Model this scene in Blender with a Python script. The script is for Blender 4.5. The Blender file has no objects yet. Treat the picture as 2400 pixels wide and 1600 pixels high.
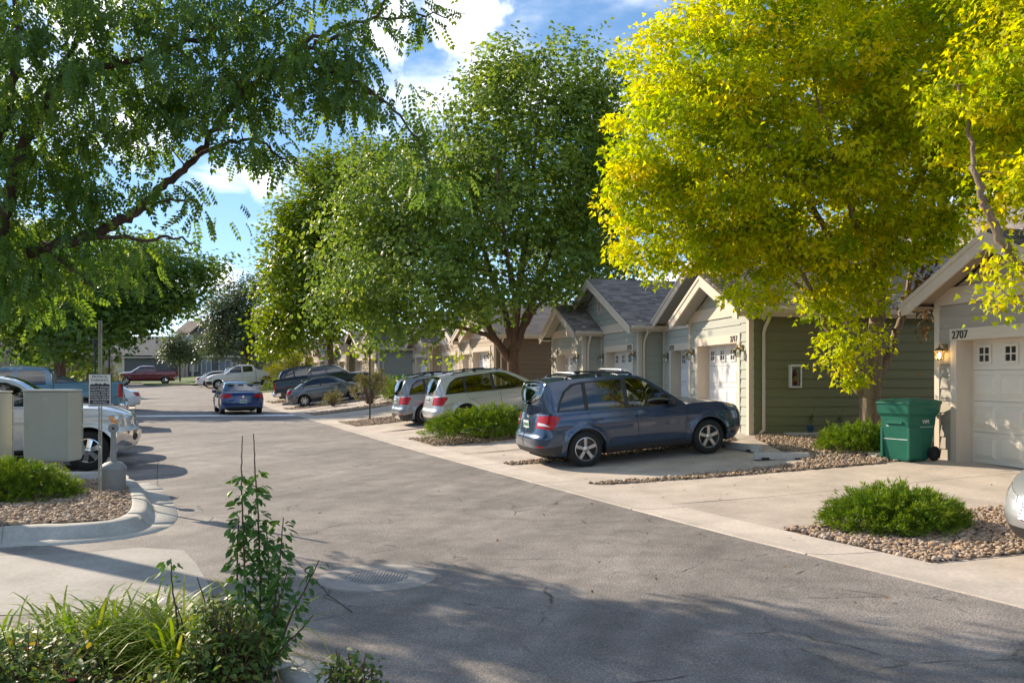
import bpy, bmesh, math, random
import numpy as np
from mathutils import Vector, Matrix
from mathutils.geometry import delaunay_2d_cdt
R = math.radians
scene = bpy.context.scene
col = scene.collection
rng = np.random.default_rng(7)
random.seed(7)

# ------------------------------------------------------------------ camera
H_EYE, FPX, YH = 1.735, 2000.0, 886.0          # eye height, focal length and horizon row for a 2400 x 1600 frame
cam_data = bpy.data.cameras.new('camera')
cam = bpy.data.objects.new('camera', cam_data)
col.objects.link(cam)
cam.location = (0, 0, H_EYE)
cam.rotation_euler = (R(90), 0, 0)
cam_data.sensor_width = 36.0
cam_data.lens = 36.0 * FPX / 2400.0
cam_data.shift_y = (YH - 800.0) / 2400.0
cam_data.clip_end = 3000.0
cam_data.clip_start = 0.05
scene.camera = cam
scene.render.resolution_x, scene.render.resolution_y = 1024, 682

# ------------------------------------------------------------------ sky and sun
SUN_EL = R(27)
SHADOW = Vector((0.78, -0.625, 0)).normalized()          # where shadows fall on the ground
world = bpy.data.worlds.new('World')
scene.world = world
world.use_nodes = True
wn, wl = world.node_tree.nodes, world.node_tree.links
for n in list(wn): wn.remove(n)
def wnode(t, **kw):
    n = wn.new(t)
    for k, v in kw.items(): setattr(n, k, v)
    return n
sky = wnode('ShaderNodeTexSky', sky_type='NISHITA', sun_disc=False, sun_elevation=SUN_EL,
            sun_rotation=math.atan2(-SHADOW.x, -SHADOW.y), altitude=1500, air_density=0.9, dust_density=0.0, ozone_density=2.5)
tc = wnode('ShaderNodeTexCoord')
def vmath(op, a, b):
    n = wnode('ShaderNodeVectorMath', operation=op)
    for i, v in enumerate((a, b)):
        if v is None: continue
        if hasattr(v, 'links') or hasattr(v, 'is_linked'): wl.new(v, n.inputs[i])
        else: n.inputs[i].default_value = v
    return n
def wmath(op, a, b=0.0, clamp=False):
    n = wnode('ShaderNodeMath', operation=op, use_clamp=clamp)
    for i, v in enumerate((a, b)):
        if hasattr(v, 'is_linked'): wl.new(v, n.inputs[i])
        else: n.inputs[i].default_value = v
    return n.outputs[0]
dirn = vmath('NORMALIZE', tc.outputs['Generated'], None).outputs[0]
sep = wnode('ShaderNodeSeparateXYZ'); wl.new(dirn, sep.inputs[0])
zc = wmath('MAXIMUM', wmath('ADD', sep.outputs[2], 0.10), 0.02)
comb = wnode('ShaderNodeCombineXYZ')
wl.new(wmath('DIVIDE', sep.outputs[0], zc), comb.inputs[0]); wl.new(wmath('DIVIDE', sep.outputs[1], zc), comb.inputs[1])
nz = wnode('ShaderNodeTexNoise', noise_dimensions='3D')
nz.inputs['Scale'].default_value = 1.25; nz.inputs['Detail'].default_value = 9; nz.inputs['Roughness'].default_value = 0.56
off = vmath('ADD', comb.outputs[0], (12.1, 2.2, 3.3)); wl.new(off.outputs[0], nz.inputs['Vector'])
# separate cumulus puffs, scattered over the sky
def puff(px, py, rad):
    d = Vector(((px - 1200) / FPX, 1.0, (YH - py) / FPX)).normalized()
    return d, rad
puffs = [puff(1085, 90, .075), puff(1150, 150, .058), puff(935, 110, .055), puff(612, 445, .036),
         puff(300, 300, .05), puff(525, 655, .03), puff(210, 30, .08), 
         (Vector((-.8, .3, .5)).normalized(), .14), (Vector((.8, .4, .5)).normalized(), .15), (Vector((.2, -.8, .5)).normalized(), .16),
         (Vector((-.5, -.6, .6)).normalized(), .15), (Vector((.6, -.3, .7)).normalized(), .13)]
mask = None
for d, rad in puffs:
    dd = vmath('DISTANCE', dirn, tuple(d)).outputs['Value']
    v = wmath('SUBTRACT', 1.0, wmath('DIVIDE', dd, rad))
    mask = v if mask is None else wmath('MAXIMUM', mask, v)
nz2 = wnode('ShaderNodeTexNoise', noise_dimensions='3D')
nz2.inputs['Scale'].default_value = 16; nz2.inputs['Detail'].default_value = 8; nz2.inputs['Roughness'].default_value = 0.55
wl.new(dirn, nz2.inputs['Vector'])
cl = wmath('ADD', wmath('MULTIPLY', mask, 0.85), wmath('MULTIPLY', wmath('SUBTRACT', nz2.outputs[0], 0.5), 2.6))
ramp = wnode('ShaderNodeMapRange', interpolation_type='SMOOTHSTEP')
wl.new(cl, ramp.inputs[0]); ramp.inputs[1].default_value = 0.18; ramp.inputs[2].default_value = 0.75
ramp2 = wnode('ShaderNodeMapRange', interpolation_type='SMOOTHSTEP')
wl.new(nz.outputs[0], ramp2.inputs[0]); ramp2.inputs[1].default_value = 0.485; ramp2.inputs[2].default_value = 0.69; ramp2.inputs[4].default_value = .92  # cloud cover raised over the whole sky to add whiter fill light
cmax = wmath('MAXIMUM', ramp.outputs[0], ramp2.outputs[0])
mixc = wnode('ShaderNodeMix', data_type='RGBA')
gm = wnode('ShaderNodeGamma'); gm.inputs[1].default_value = 0.75; wl.new(sky.outputs[0], gm.inputs[0])
hs = wnode('ShaderNodeHueSaturation'); hs.inputs['Saturation'].default_value = 1.2; wl.new(gm.outputs[0], hs.inputs['Color'])
low = wnode('ShaderNodeMapRange', interpolation_type='SMOOTHSTEP'); wl.new(sep.outputs[2], low.inputs[0]); low.inputs[1].default_value = 0.0; low.inputs[2].default_value = 0.10
cmax = wmath('MULTIPLY', cmax, low.outputs[0])
wl.new(cmax, mixc.inputs[0]); wl.new(hs.outputs[0], mixc.inputs[6]); mixc.inputs[7].default_value = (6.3, 6.4, 6.6, 1)
bg = wnode('ShaderNodeBackground'); bg.inputs[1].default_value = 0.108
wl.new(mixc.outputs[2], bg.inputs[0])
wo = wnode('ShaderNodeOutputWorld'); wl.new(bg.outputs[0], wo.inputs[0])

sun_data = bpy.data.lights.new('sun', 'SUN')
sun = bpy.data.objects.new('sun', sun_data); col.objects.link(sun)
sun_data.energy = 2.95; sun_data.angle = R(0.55); sun_data.color = (1.0, 0.85, 0.66)
sdir = Vector((SHADOW.x * math.cos(SUN_EL), SHADOW.y * math.cos(SUN_EL), -math.sin(SUN_EL)))
sun.rotation_euler = sdir.to_track_quat('-Z', 'Y').to_euler()
sun.location = (-30, 20, 30)

scene.view_settings.view_transform = 'Standard'
scene.view_settings.look = 'None'
scene.view_settings.gamma = 1.0
scene.view_settings.exposure = 1.45
scene.cycles.use_denoising = True
scene.cycles.max_bounces = 8
scene.cycles.diffuse_bounces = 5
scene.cycles.transparent_max_bounces = 12
scene.cycles.sample_clamp_indirect = 8.0

# ------------------------------------------------------------------ materials
MATS = {}
def hexc(s):
    return tuple(((int(s[i:i+2], 16) / 255.0) ** 2.2) for i in (0, 2, 4))
def mat(name, color=(.5, .5, .5), rough=.6, metal=0.0, coat=0.0, spec=.5, noise=None, noise2=None, bump=None,
        rand=0.0, attr=None, trans=None, emit=None, coordsys='Object', sheen=0, streak=None):
    """Principled material. noise=(scale, amount), rand = value jitter per object, attr = 2 colours mixed by the 'var' attribute,
    trans = translucent weight for leaves, bump=(scale, strength, distance)."""
    if name in MATS: return MATS[name]
    m = bpy.data.materials.new(name); m.use_nodes = True
    nt = m.node_tree; N, L = nt.nodes, nt.links
    b = N['Principled BSDF']; out = N['Material Output']
    b.inputs['Roughness'].default_value = rough; b.inputs['Metallic'].default_value = metal
    b.inputs['Coat Weight'].default_value = coat; b.inputs['Coat Roughness'].default_value = 0.04
    b.inputs['Specular IOR Level'].default_value = spec
    b.inputs['Base Color'].default_value = (*color, 1)
    tcn = N.new('ShaderNodeTexCoord')
    coord = tcn.outputs['Object' if coordsys == 'World' else coordsys]
    if coordsys == 'World':
        g = N.new('ShaderNodeNewGeometry'); coord = g.outputs['Position']
    c = None
    if attr:
        a = N.new('ShaderNodeAttribute'); a.attribute_name = 'var'
        rp = N.new('ShaderNodeValToRGB'); L.new(a.outputs['Fac'], rp.inputs[0])
        els = rp.color_ramp.elements
        els[0].position = 0; els[0].color = (*attr[0], 1); els[1].position = 1; els[1].color = (*attr[-1], 1)
        for i, cc in enumerate(attr[1:-1]):
            e = els.new((i + 1) / (len(attr) - 1)); e.color = (*cc, 1)
        c = rp.outputs[0]
    def mulval(c, fac_sock, lo, hi):
        mr = N.new('ShaderNodeMapRange'); L.new(fac_sock, mr.inputs[0])
        mr.inputs[3].default_value = lo; mr.inputs[4].default_value = hi
        mx = N.new('ShaderNodeMix'); mx.data_type = 'RGBA'; mx.blend_type = 'MULTIPLY'; mx.inputs[0].default_value = 1
        if c is None: mx.inputs[6].default_value = (*color, 1)
        else: L.new(c, mx.inputs[6])
        L.new(mr.outputs[0], mx.inputs[7])
        return mx.outputs[2]
    for nn in (noise, noise2):
        if nn:
            t = N.new('ShaderNodeTexNoise'); t.inputs['Scale'].default_value = nn[0]; t.inputs['Detail'].default_value = 5
            t.inputs['Roughness'].default_value = .6
            if len(nn) > 2:
                mp = N.new('ShaderNodeMapping'); mp.inputs['Scale'].default_value = nn[2]; L.new(coord, mp.inputs[0]); L.new(mp.outputs[0], t.inputs['Vector'])
            else: L.new(coord, t.inputs['Vector'])
            mr = N.new('ShaderNodeMapRange'); L.new(t.outputs[0], mr.inputs[0]); mr.inputs[1].default_value = .3; mr.inputs[2].default_value = .7
            c = mulval(c, mr.outputs[0], 1 - nn[1], 1 + nn[1])
    if rand:
        oi = N.new('ShaderNodeObjectInfo'); c = mulval(c, oi.outputs['Random'], 1 - rand, 1 + rand)
    if c is not None: L.new(c, b.inputs['Base Color'])
    if bump:
        t = N.new('ShaderNodeTexNoise'); t.inputs['Scale'].default_value = bump[0]; t.inputs['Detail'].default_value = 4
        if len(bump) > 3:
            mp = N.new('ShaderNodeMapping'); mp.inputs['Scale'].default_value = bump[3]; L.new(coord, mp.inputs[0]); L.new(mp.outputs[0], t.inputs['Vector'])
        else: L.new(coord, t.inputs['Vector'])
        bp = N.new('ShaderNodeBump'); bp.inputs['Strength'].default_value = bump[1]; bp.inputs['Distance'].default_value = bump[2]
        L.new(t.outputs[0], bp.inputs['Height']); L.new(bp.outputs[0], b.inputs['Normal'])
    if trans:
        tr = N.new('ShaderNodeBsdfTranslucent')
        if c is not None:
            hs = N.new('ShaderNodeHueSaturation'); hs.inputs['Saturation'].default_value = 1.1; hs.inputs['Value'].default_value = trans[1]; hs.inputs['Hue'].default_value = trans[2] if len(trans) > 2 else .49
            L.new(c, hs.inputs['Color']); L.new(hs.outputs[0], tr.inputs[0])
        else: tr.inputs[0].default_value = (*color, 1)
        ms = N.new('ShaderNodeMixShader'); ms.inputs[0].default_value = trans[0]
        L.new(b.outputs[0], ms.inputs[1]); L.new(tr.outputs[0], ms.inputs[2]); L.new(ms.outputs[0], out.inputs[0])
    if emit:
        b.inputs['Emission Color'].default_value = (*emit[0], 1); b.inputs['Emission Strength'].default_value = emit[1]
    MATS[name] = m
    return m
def glass_mat(name, tint=(.6, .65, .62), ior=1.5, rough=0.0):
    """thin pane: fresnel mirror over a tinted see-through sheet"""
    if name in MATS: return MATS[name]
    m = bpy.data.materials.new(name); m.use_nodes = True
    N, L = m.node_tree.nodes, m.node_tree.links
    for n in list(N): N.remove(n)
    o = N.new('ShaderNodeOutputMaterial'); g = N.new('ShaderNodeBsdfGlossy'); t = N.new('ShaderNodeBsdfTransparent')
    f = N.new('ShaderNodeFresnel'); f.inputs[0].default_value = ior + .12; ms = N.new('ShaderNodeMixShader')
    g.inputs['Roughness'].default_value = rough; g.inputs[0].default_value = (1, 1, 1, 1); t.inputs[0].default_value = (*tint, 1)
    ad = N.new('ShaderNodeMath'); ad.operation = 'MULTIPLY_ADD'; ad.inputs[1].default_value = 1.25; ad.inputs[2].default_value = .02; ad.use_clamp = True
    L.new(f.outputs[0], ad.inputs[0]); L.new(ad.outputs[0], ms.inputs[0])
    L.new(t.outputs[0], ms.inputs[1]); L.new(g.outputs[0], ms.inputs[2]); L.new(ms.outputs[0], o.inputs[0])
    MATS[name] = m
    return m

# ------------------------------------------------------------------ mesh and object helpers
def mesh_from(name, verts, faces, smooth=False):
    me = bpy.data.meshes.new(name)
    me.from_pydata([tuple(map(float, v)) for v in verts], [], [tuple(map(int, f)) for f in faces])
    if smooth: me.polygons.foreach_set('use_smooth', [True] * len(me.polygons))
    me.update()
    return me
def mesh_np(name, V, F, var=None, smooth=False):
    """V (n,3), F (m,k) with k fixed; fast path for foliage and pebbles"""
    V = np.ascontiguousarray(V, np.float32); F = np.ascontiguousarray(F, np.int32)
    m, k = F.shape
    me = bpy.data.meshes.new(name)
    me.vertices.add(len(V)); me.vertices.foreach_set('co', V.ravel())
    me.loops.add(m * k); me.loops.foreach_set('vertex_index', F.ravel())
    me.polygons.add(m); me.polygons.foreach_set('loop_start', np.arange(0, m * k, k, dtype=np.int32))
    try: me.polygons.foreach_set('loop_total', np.full(m, k, np.int32))
    except Exception: pass
    if smooth: me.polygons.foreach_set('use_smooth', np.ones(m, bool))
    if var is not None:
        a = me.attributes.new('var', 'FLOAT', 'POINT'); a.data.foreach_set('value', np.ascontiguousarray(var, np.float32))
    me.update(calc_edges=True)
    return me
def obj(name, me, material=None, parent=None, kind=None, matrix=None):
    o = bpy.data.objects.new(name, me)
    col.objects.link(o)
    if material is not None and me is not None and len(me.materials) == 0: me.materials.append(material)
    if parent is not None: o.parent = parent
    if matrix is not None: o.matrix_local = matrix
    if kind: o['kind'] = kind
    return o
def tag(o, label, cat, group=None):
    o['label'] = label; o['category'] = cat
    if group: o['group'] = group
    return o
def thing(name, label, cat, loc=(0, 0, 0), rotz=0.0, group=None, scale=1.0):
    o = bpy.data.objects.new(name, None); col.objects.link(o)
    o.empty_display_size = .2
    o.location = loc; o.rotation_euler = (0, 0, rotz); o.scale = (scale,) * 3
    return tag(o, label, cat, group)
class MB:
    """collects shapes into one mesh"""
    def __init__(self): self.v = []; self.f = []
    def add(self, vs, fs):
        n = len(self.v); self.v.extend([Vector(v) for v in vs]); self.f.extend([tuple(i + n for i in f) for f in fs]); return self
    def box(self, x0, x1, y0, y1, z0, z1, M=None):
        vs = [Vector((x, y, z)) for z in (z0, z1) for y in (y0, y1) for x in (x0, x1)]
        if M is not None: vs = [M @ v for v in vs]
        return self.add(vs, [(0, 2, 3, 1), (4, 5, 7, 6), (0, 1, 5, 4), (2, 6, 7, 3), (0, 4, 6, 2), (1, 3, 7, 5)])
    def tube(self, pts, rad, n=8, cap=True):
        pts = [Vector(p) for p in pts]
        rads = rad if hasattr(rad, '__len__') else [rad] * len(pts)
        rings = []; up = None
        for i, p in enumerate(pts):
            t = (pts[min(i + 1, len(pts) - 1)] - pts[max(i - 1, 0)]).normalized()
            if up is None: up = Vector((0, 0, 1)) if abs(t.z) < .9 else Vector((1, 0, 0))
            a = t.cross(up).normalized(); up = a.cross(t).normalized()
            rings.append([p + (a * math.cos(2 * math.pi * k / n) + up * math.sin(2 * math.pi * k / n)) * rads[i] for k in range(n)])
        vs = [v for r in rings for v in r]; fs = []
        for i in range(len(pts) - 1):
            for k in range(n): fs.append((i * n + k, i * n + (k + 1) % n, (i + 1) * n + (k + 1) % n, (i + 1) * n + k))
        if cap: fs.append(tuple(range(n))[::-1]); fs.append(tuple((len(pts) - 1) * n + k for k in range(n)))
        return self.add(vs, fs)
    def lathe(self, prof, n=24, M=None, close=False, cap=True):
        """prof [(r, z)] about local z"""
        vs = []; fs = []
        for r, z in prof:
            for k in range(n):
                a = 2 * math.pi * k / n; v = Vector((r * math.cos(a), r * math.sin(a), z)); vs.append(M @ v if M is not None else v)
        m = len(prof)
        for i in range(m - 1 + (1 if close else 0)):
            j = (i + 1) % m
            for k in range(n): fs.append((i * n + k, i * n + (k + 1) % n, j * n + (k + 1) % n, j * n + k))
        if not close and cap:
            if prof[0][0] > 1e-6: fs.append(tuple(range(n))[::-1])
            if prof[-1][0] > 1e-6: fs.append(tuple((m - 1) * n + k for k in range(n)))
        return self.add(vs, fs)
    def prism(self, poly, axis, a0, a1, M=None):
        """extrude a 2-D polygon along an axis ('x': poly=(y,z), 'y': poly=(x,z), 'z': poly=(x,y))"""
        def mk(p, a): return Vector((a, p[0], p[1])) if axis == 'x' else Vector((p[0], a, p[1])) if axis == 'y' else Vector((p[0], p[1], a))
        n = len(poly); vs = [mk(p, a0) for p in poly] + [mk(p, a1) for p in poly]
        if M is not None: vs = [M @ v for v in vs]
        fs = [tuple(range(n)), tuple(range(2 * n - 1, n - 1, -1))] + [(i, n + i, n + (i + 1) % n, (i + 1) % n) for i in range(n)]
        return self.add(vs, fs)
    def build(self, name, material=None, parent=None, smooth=False, kind=None, bevel=0.0, autosmooth=None):
        me = bpy.data.meshes.new(name)
        bm = bmesh.new()
        vv = [bm.verts.new(v) for v in self.v]
        for f in self.f:
            try: bm.faces.new([vv[i] for i in f])
            except ValueError: pass
        bmesh.ops.recalc_face_normals(bm, faces=bm.faces[:])
        if bevel: bmesh.ops.bevel(bm, geom=bm.edges[:] , offset=bevel, segments=1, affect='EDGES', clamp_overlap=True)
        if smooth:
            for f in bm.faces: f.smooth = True
            if autosmooth is not None:
                for e in bm.edges:
                    if len(e.link_faces) == 2 and e.calc_face_angle(0) > autosmooth: e.smooth = False
        bm.to_mesh(me); bm.free()
        return obj(name, me, material, parent, kind)
UNIT = MB().box(-.5, .5, -.5, .5, -.5, .5)
_ub = {}
def unit_box(material):
    k = material.name
    if k not in _ub:
        me = bpy.data.meshes.new('unit_box'); bm = bmesh.new()
        vv = [bm.verts.new(v) for v in UNIT.v]
        for f in UNIT.f: bm.faces.new([vv[i] for i in f])
        bmesh.ops.recalc_face_normals(bm, faces=bm.faces[:]); bm.to_mesh(me); bm.free(); me.materials.append(material); _ub[k] = me
    return _ub[k]
def piece(name, x0, x1, y0, y1, z0, z1, material, parent, tilt=None):
    """a box-shaped piece sharing one mesh"""
    o = bpy.data.objects.new(name, unit_box(material)); col.objects.link(o); o.parent = parent
    o.location = ((x0 + x1) / 2, (y0 + y1) / 2, (z0 + z1) / 2); o.scale = (x1 - x0, y1 - y0, z1 - z0)
    if tilt: o.rotation_euler = tilt
    return o
def text_mesh(body, size, extrude=.004, align='LEFT', spacing=1.0):
    cu = bpy.data.curves.new('lettering', 'FONT'); cu.body = body; cu.size = size; cu.extrude = extrude; cu.align_x = align; cu.space_character = spacing
    cu.resolution_u = 3
    o = bpy.data.objects.new('lettering', cu); col.objects.link(o)
    bpy.context.view_layer.update()
    me = bpy.data.meshes.new_from_object(o.evaluated_get(bpy.context.evaluated_depsgraph_get()))
    bpy.data.objects.remove(o); bpy.data.curves.remove(cu)
    return me
def copy_tree(o, parent=None):
    c = o.copy(); col.objects.link(c); c.parent = parent
    for ch in list(o.children): copy_tree(ch, c)
    return c
def smoothstep(a, b, x):
    t = np.clip((np.asarray(x, float) - a) / (b - a), 0, 1); return t * t * (3 - 2 * t)
def noise2(x, y, seed=0):
    """cheap smooth value noise"""
    x = np.asarray(x, float); y = np.asarray(y, float)
    xi = np.floor(x).astype(int); yi = np.floor(y).astype(int); fx = x - xi; fy = y - yi
    def h(a, b):
        n = (a * 374761393 + b * 668265263 + seed * 974711) & 0x7fffffff
        n = ((n ^ (n >> 13)) * 1274126177) & 0x7fffffff
        return ((n ^ (n >> 16)) & 0xffff) / 65535.0
    u = fx * fx * (3 - 2 * fx); v = fy * fy * (3 - 2 * fy)
    return (h(xi, yi) * (1 - u) + h(xi + 1, yi) * u) * (1 - v) + (h(xi, yi + 1) * (1 - u) + h(xi + 1, yi + 1) * u) * v

# ------------------------------------------------------------------ lie of the land
_EY = np.array([-60, -8, 0, 6.43, 9.16, 13.3, 18.8, 26.6, 35.2, 46, 67, 82, 95, 110.])
_EX = np.array([33., 10.4, 6.75, 3.86, 2.52, .72, -1.62, -4.90, -8.52, -13.1, -22.6, -30.2, -38, -48.])
def _pchip_slopes(x, y):
    h = np.diff(x); d = np.diff(y) / h; m = np.zeros_like(x); m[0] = d[0]; m[-1] = d[-1]
    for i in range(1, len(x) - 1):
        if d[i - 1] * d[i] > 0: m[i] = (h[i - 1] + h[i]) / (h[i] / d[i - 1] + h[i - 1] / d[i])
    return m
_EM = _pchip_slopes(_EY, _EX)
def edge_x(Y, der=False):
    """x of the right-hand edge of the asphalt at depth Y"""
    Y = np.clip(np.asarray(Y, float), _EY[0], _EY[-1]); i = np.clip(np.searchsorted(_EY, Y) - 1, 0, len(_EY) - 2)
    h = _EY[i + 1] - _EY[i]; t = (Y - _EY[i]) / h
    if der:
        return (6*t*t-6*t)*_EX[i]/h + (3*t*t-4*t+1)*_EM[i] + (-6*t*t+6*t)*_EX[i+1]/h + (3*t*t-2*t)*_EM[i+1]
    return (2*t**3-3*t*t+1)*_EX[i] + (t**3-2*t*t+t)*h*_EM[i] + (-2*t**3+3*t*t)*_EX[i+1] + (t**3-t*t)*h*_EM[i+1]
def across(X, Y):
    """signed distance right of the asphalt edge"""
    return (np.asarray(X, float) - edge_x(Y)) / np.sqrt(1 + edge_x(Y, True) ** 2)
def hgt(X, Y):
    X = np.asarray(X, float); Y = np.asarray(Y, float)
    s = across(X, Y)
    base = 0.10 * smoothstep(18, 42, Y) + 0.0215 * np.maximum(Y - 42, 0) * smoothstep(40, 52, Y)
    base = np.minimum(base, 1.72)
    rise = np.interp(Y, [0, 8, 15, 19.5, 27, 40, 60, 80], [.16, .18, .25, .42, .56, .70, .55, .35])
    right = rise * smoothstep(0.9, 7.0, s) * .35 + rise * np.clip((s - .9) / 5.3, 0, 1) * .65
    left = -.017 * np.clip(-s, 0, 11) * (1 - .75 * smoothstep(18, 36, Y))
    return base + np.where(s > 0, right, left)
def h1(X, Y): return float(hgt(X, Y))
_GY = np.arange(2.0, 160, .02)
def gp(px, py, dz=0.0):
    """ground point seen at a pixel of the 2400 x 1600 photograph (dz: height of a raised bed)"""
    hit = H_EYE - (py - YH) / FPX * _GY <= hgt((px - 1200) / FPX * _GY, _GY) + dz
    Y = float(_GY[int(np.argmax(hit))])
    return ((px - 1200) / FPX * Y, Y)
def at(px, py, Y): return Vector(((px - 1200) / FPX * Y, Y, H_EYE - (py - YH) / FPX * Y))
def inside(poly, P):
    """even-odd test, P (n,2)"""
    P = np.atleast_2d(P); x, y = P[:, 0], P[:, 1]; r = np.zeros(len(P), bool); n = len(poly)
    for i in range(n):
        x0, y0 = poly[i]; x1, y1 = poly[(i + 1) % n]
        if y0 == y1: continue
        c = ((y0 > y) != (y1 > y)) & (x < (x1 - x0) * (y - y0) / (y1 - y0) + x0); r ^= c
    return r
def densify(poly, step, closed=True):
    out = []; n = len(poly)
    for i in range(n if closed else n - 1):
        a = np.array(poly[i], float); b = np.array(poly[(i + 1) % n], float); k = max(1, int(math.ceil(np.linalg.norm(b - a) / step)))
        for j in range(k): out.append(tuple(a + (b - a) * j / k))
    if not closed: out.append(tuple(poly[-1]))
    return out
def tri_poly(poly, step, holes=()):
    """constrained triangulation of a polygon (with holes) filled with grid points -> (points, triangles)"""
    loops = [densify(poly, step)] + [densify(h, step) for h in holes]
    pts = []; edges = []
    for lp in loops:
        b = len(pts); pts += lp; edges += [(b + i, b + (i + 1) % len(lp)) for i in range(len(lp))]
    A = np.array(poly); x0, y0 = A.min(0); x1, y1 = A.max(0)
    gx, gy = np.meshgrid(np.arange(x0 + step * .5, x1, step), np.arange(y0 + step * .5, y1, step))
    G = np.c_[gx.ravel(), gy.ravel()]
    if len(G):
        ok = inside(poly, G)
        for h in holes: ok &= ~inside(h, G)
        B = np.array(pts)
        if ok.any():
            G = G[ok]; d = np.min(np.hypot(G[:, None, 0] - B[None, :, 0], G[:, None, 1] - B[None, :, 1]), axis=1) if len(G) * len(B) < 4e6 else np.ones(len(G))
            pts += [tuple(g) for g in G[d > step * .4]]
    r = delaunay_2d_cdt([Vector(p) for p in pts], edges, [], 0, 1e-6, False)
    P = np.array([tuple(v) for v in r[0]]); T = [f for f in r[2] if len(f) == 3]
    C = P[np.array(T)].mean(1)
    ok = inside(poly, C)
    for h in holes: ok &= ~inside(h, C)
    return P, [T[i] for i in range(len(T)) if ok[i]]
def sheet(name, poly, material, zoff=0.0, step=.6, thick=0.0, holes=(), parent=None, kind=None, inset=0.0):
    """a sheet that follows the lie of the land; thick > 0 gives it sides"""
    P, T = tri_poly(poly, step, holes)
    Z = hgt(P[:, 0], P[:, 1]) + zoff
    V = [(p[0], p[1], z) for p, z in zip(P, Z)]; F = []
    for t in T:
        a, b, c = (P[i] for i in t)
        F.append(t if (b[0]-a[0])*(c[1]-a[1]) - (b[1]-a[1])*(c[0]-a[0]) > 0 else t[::-1])
    if thick:
        n = len(V); V += [(v[0], v[1], v[2] - thick) for v in V]
        cnt = {}
        for t in F:
            for i in range(3): e = (t[i], t[(i + 1) % 3]); cnt[tuple(sorted(e))] = cnt.get(tuple(sorted(e)), []) + [e]
        F = [tuple(t) for t in F] + [(e[0][1], e[0][0], e[0][0] + n, e[0][1] + n) for e in cnt.values() if len(e) == 1]
    o = obj(name, mesh_from(name, V, F), material, parent, kind)
    return o
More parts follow.
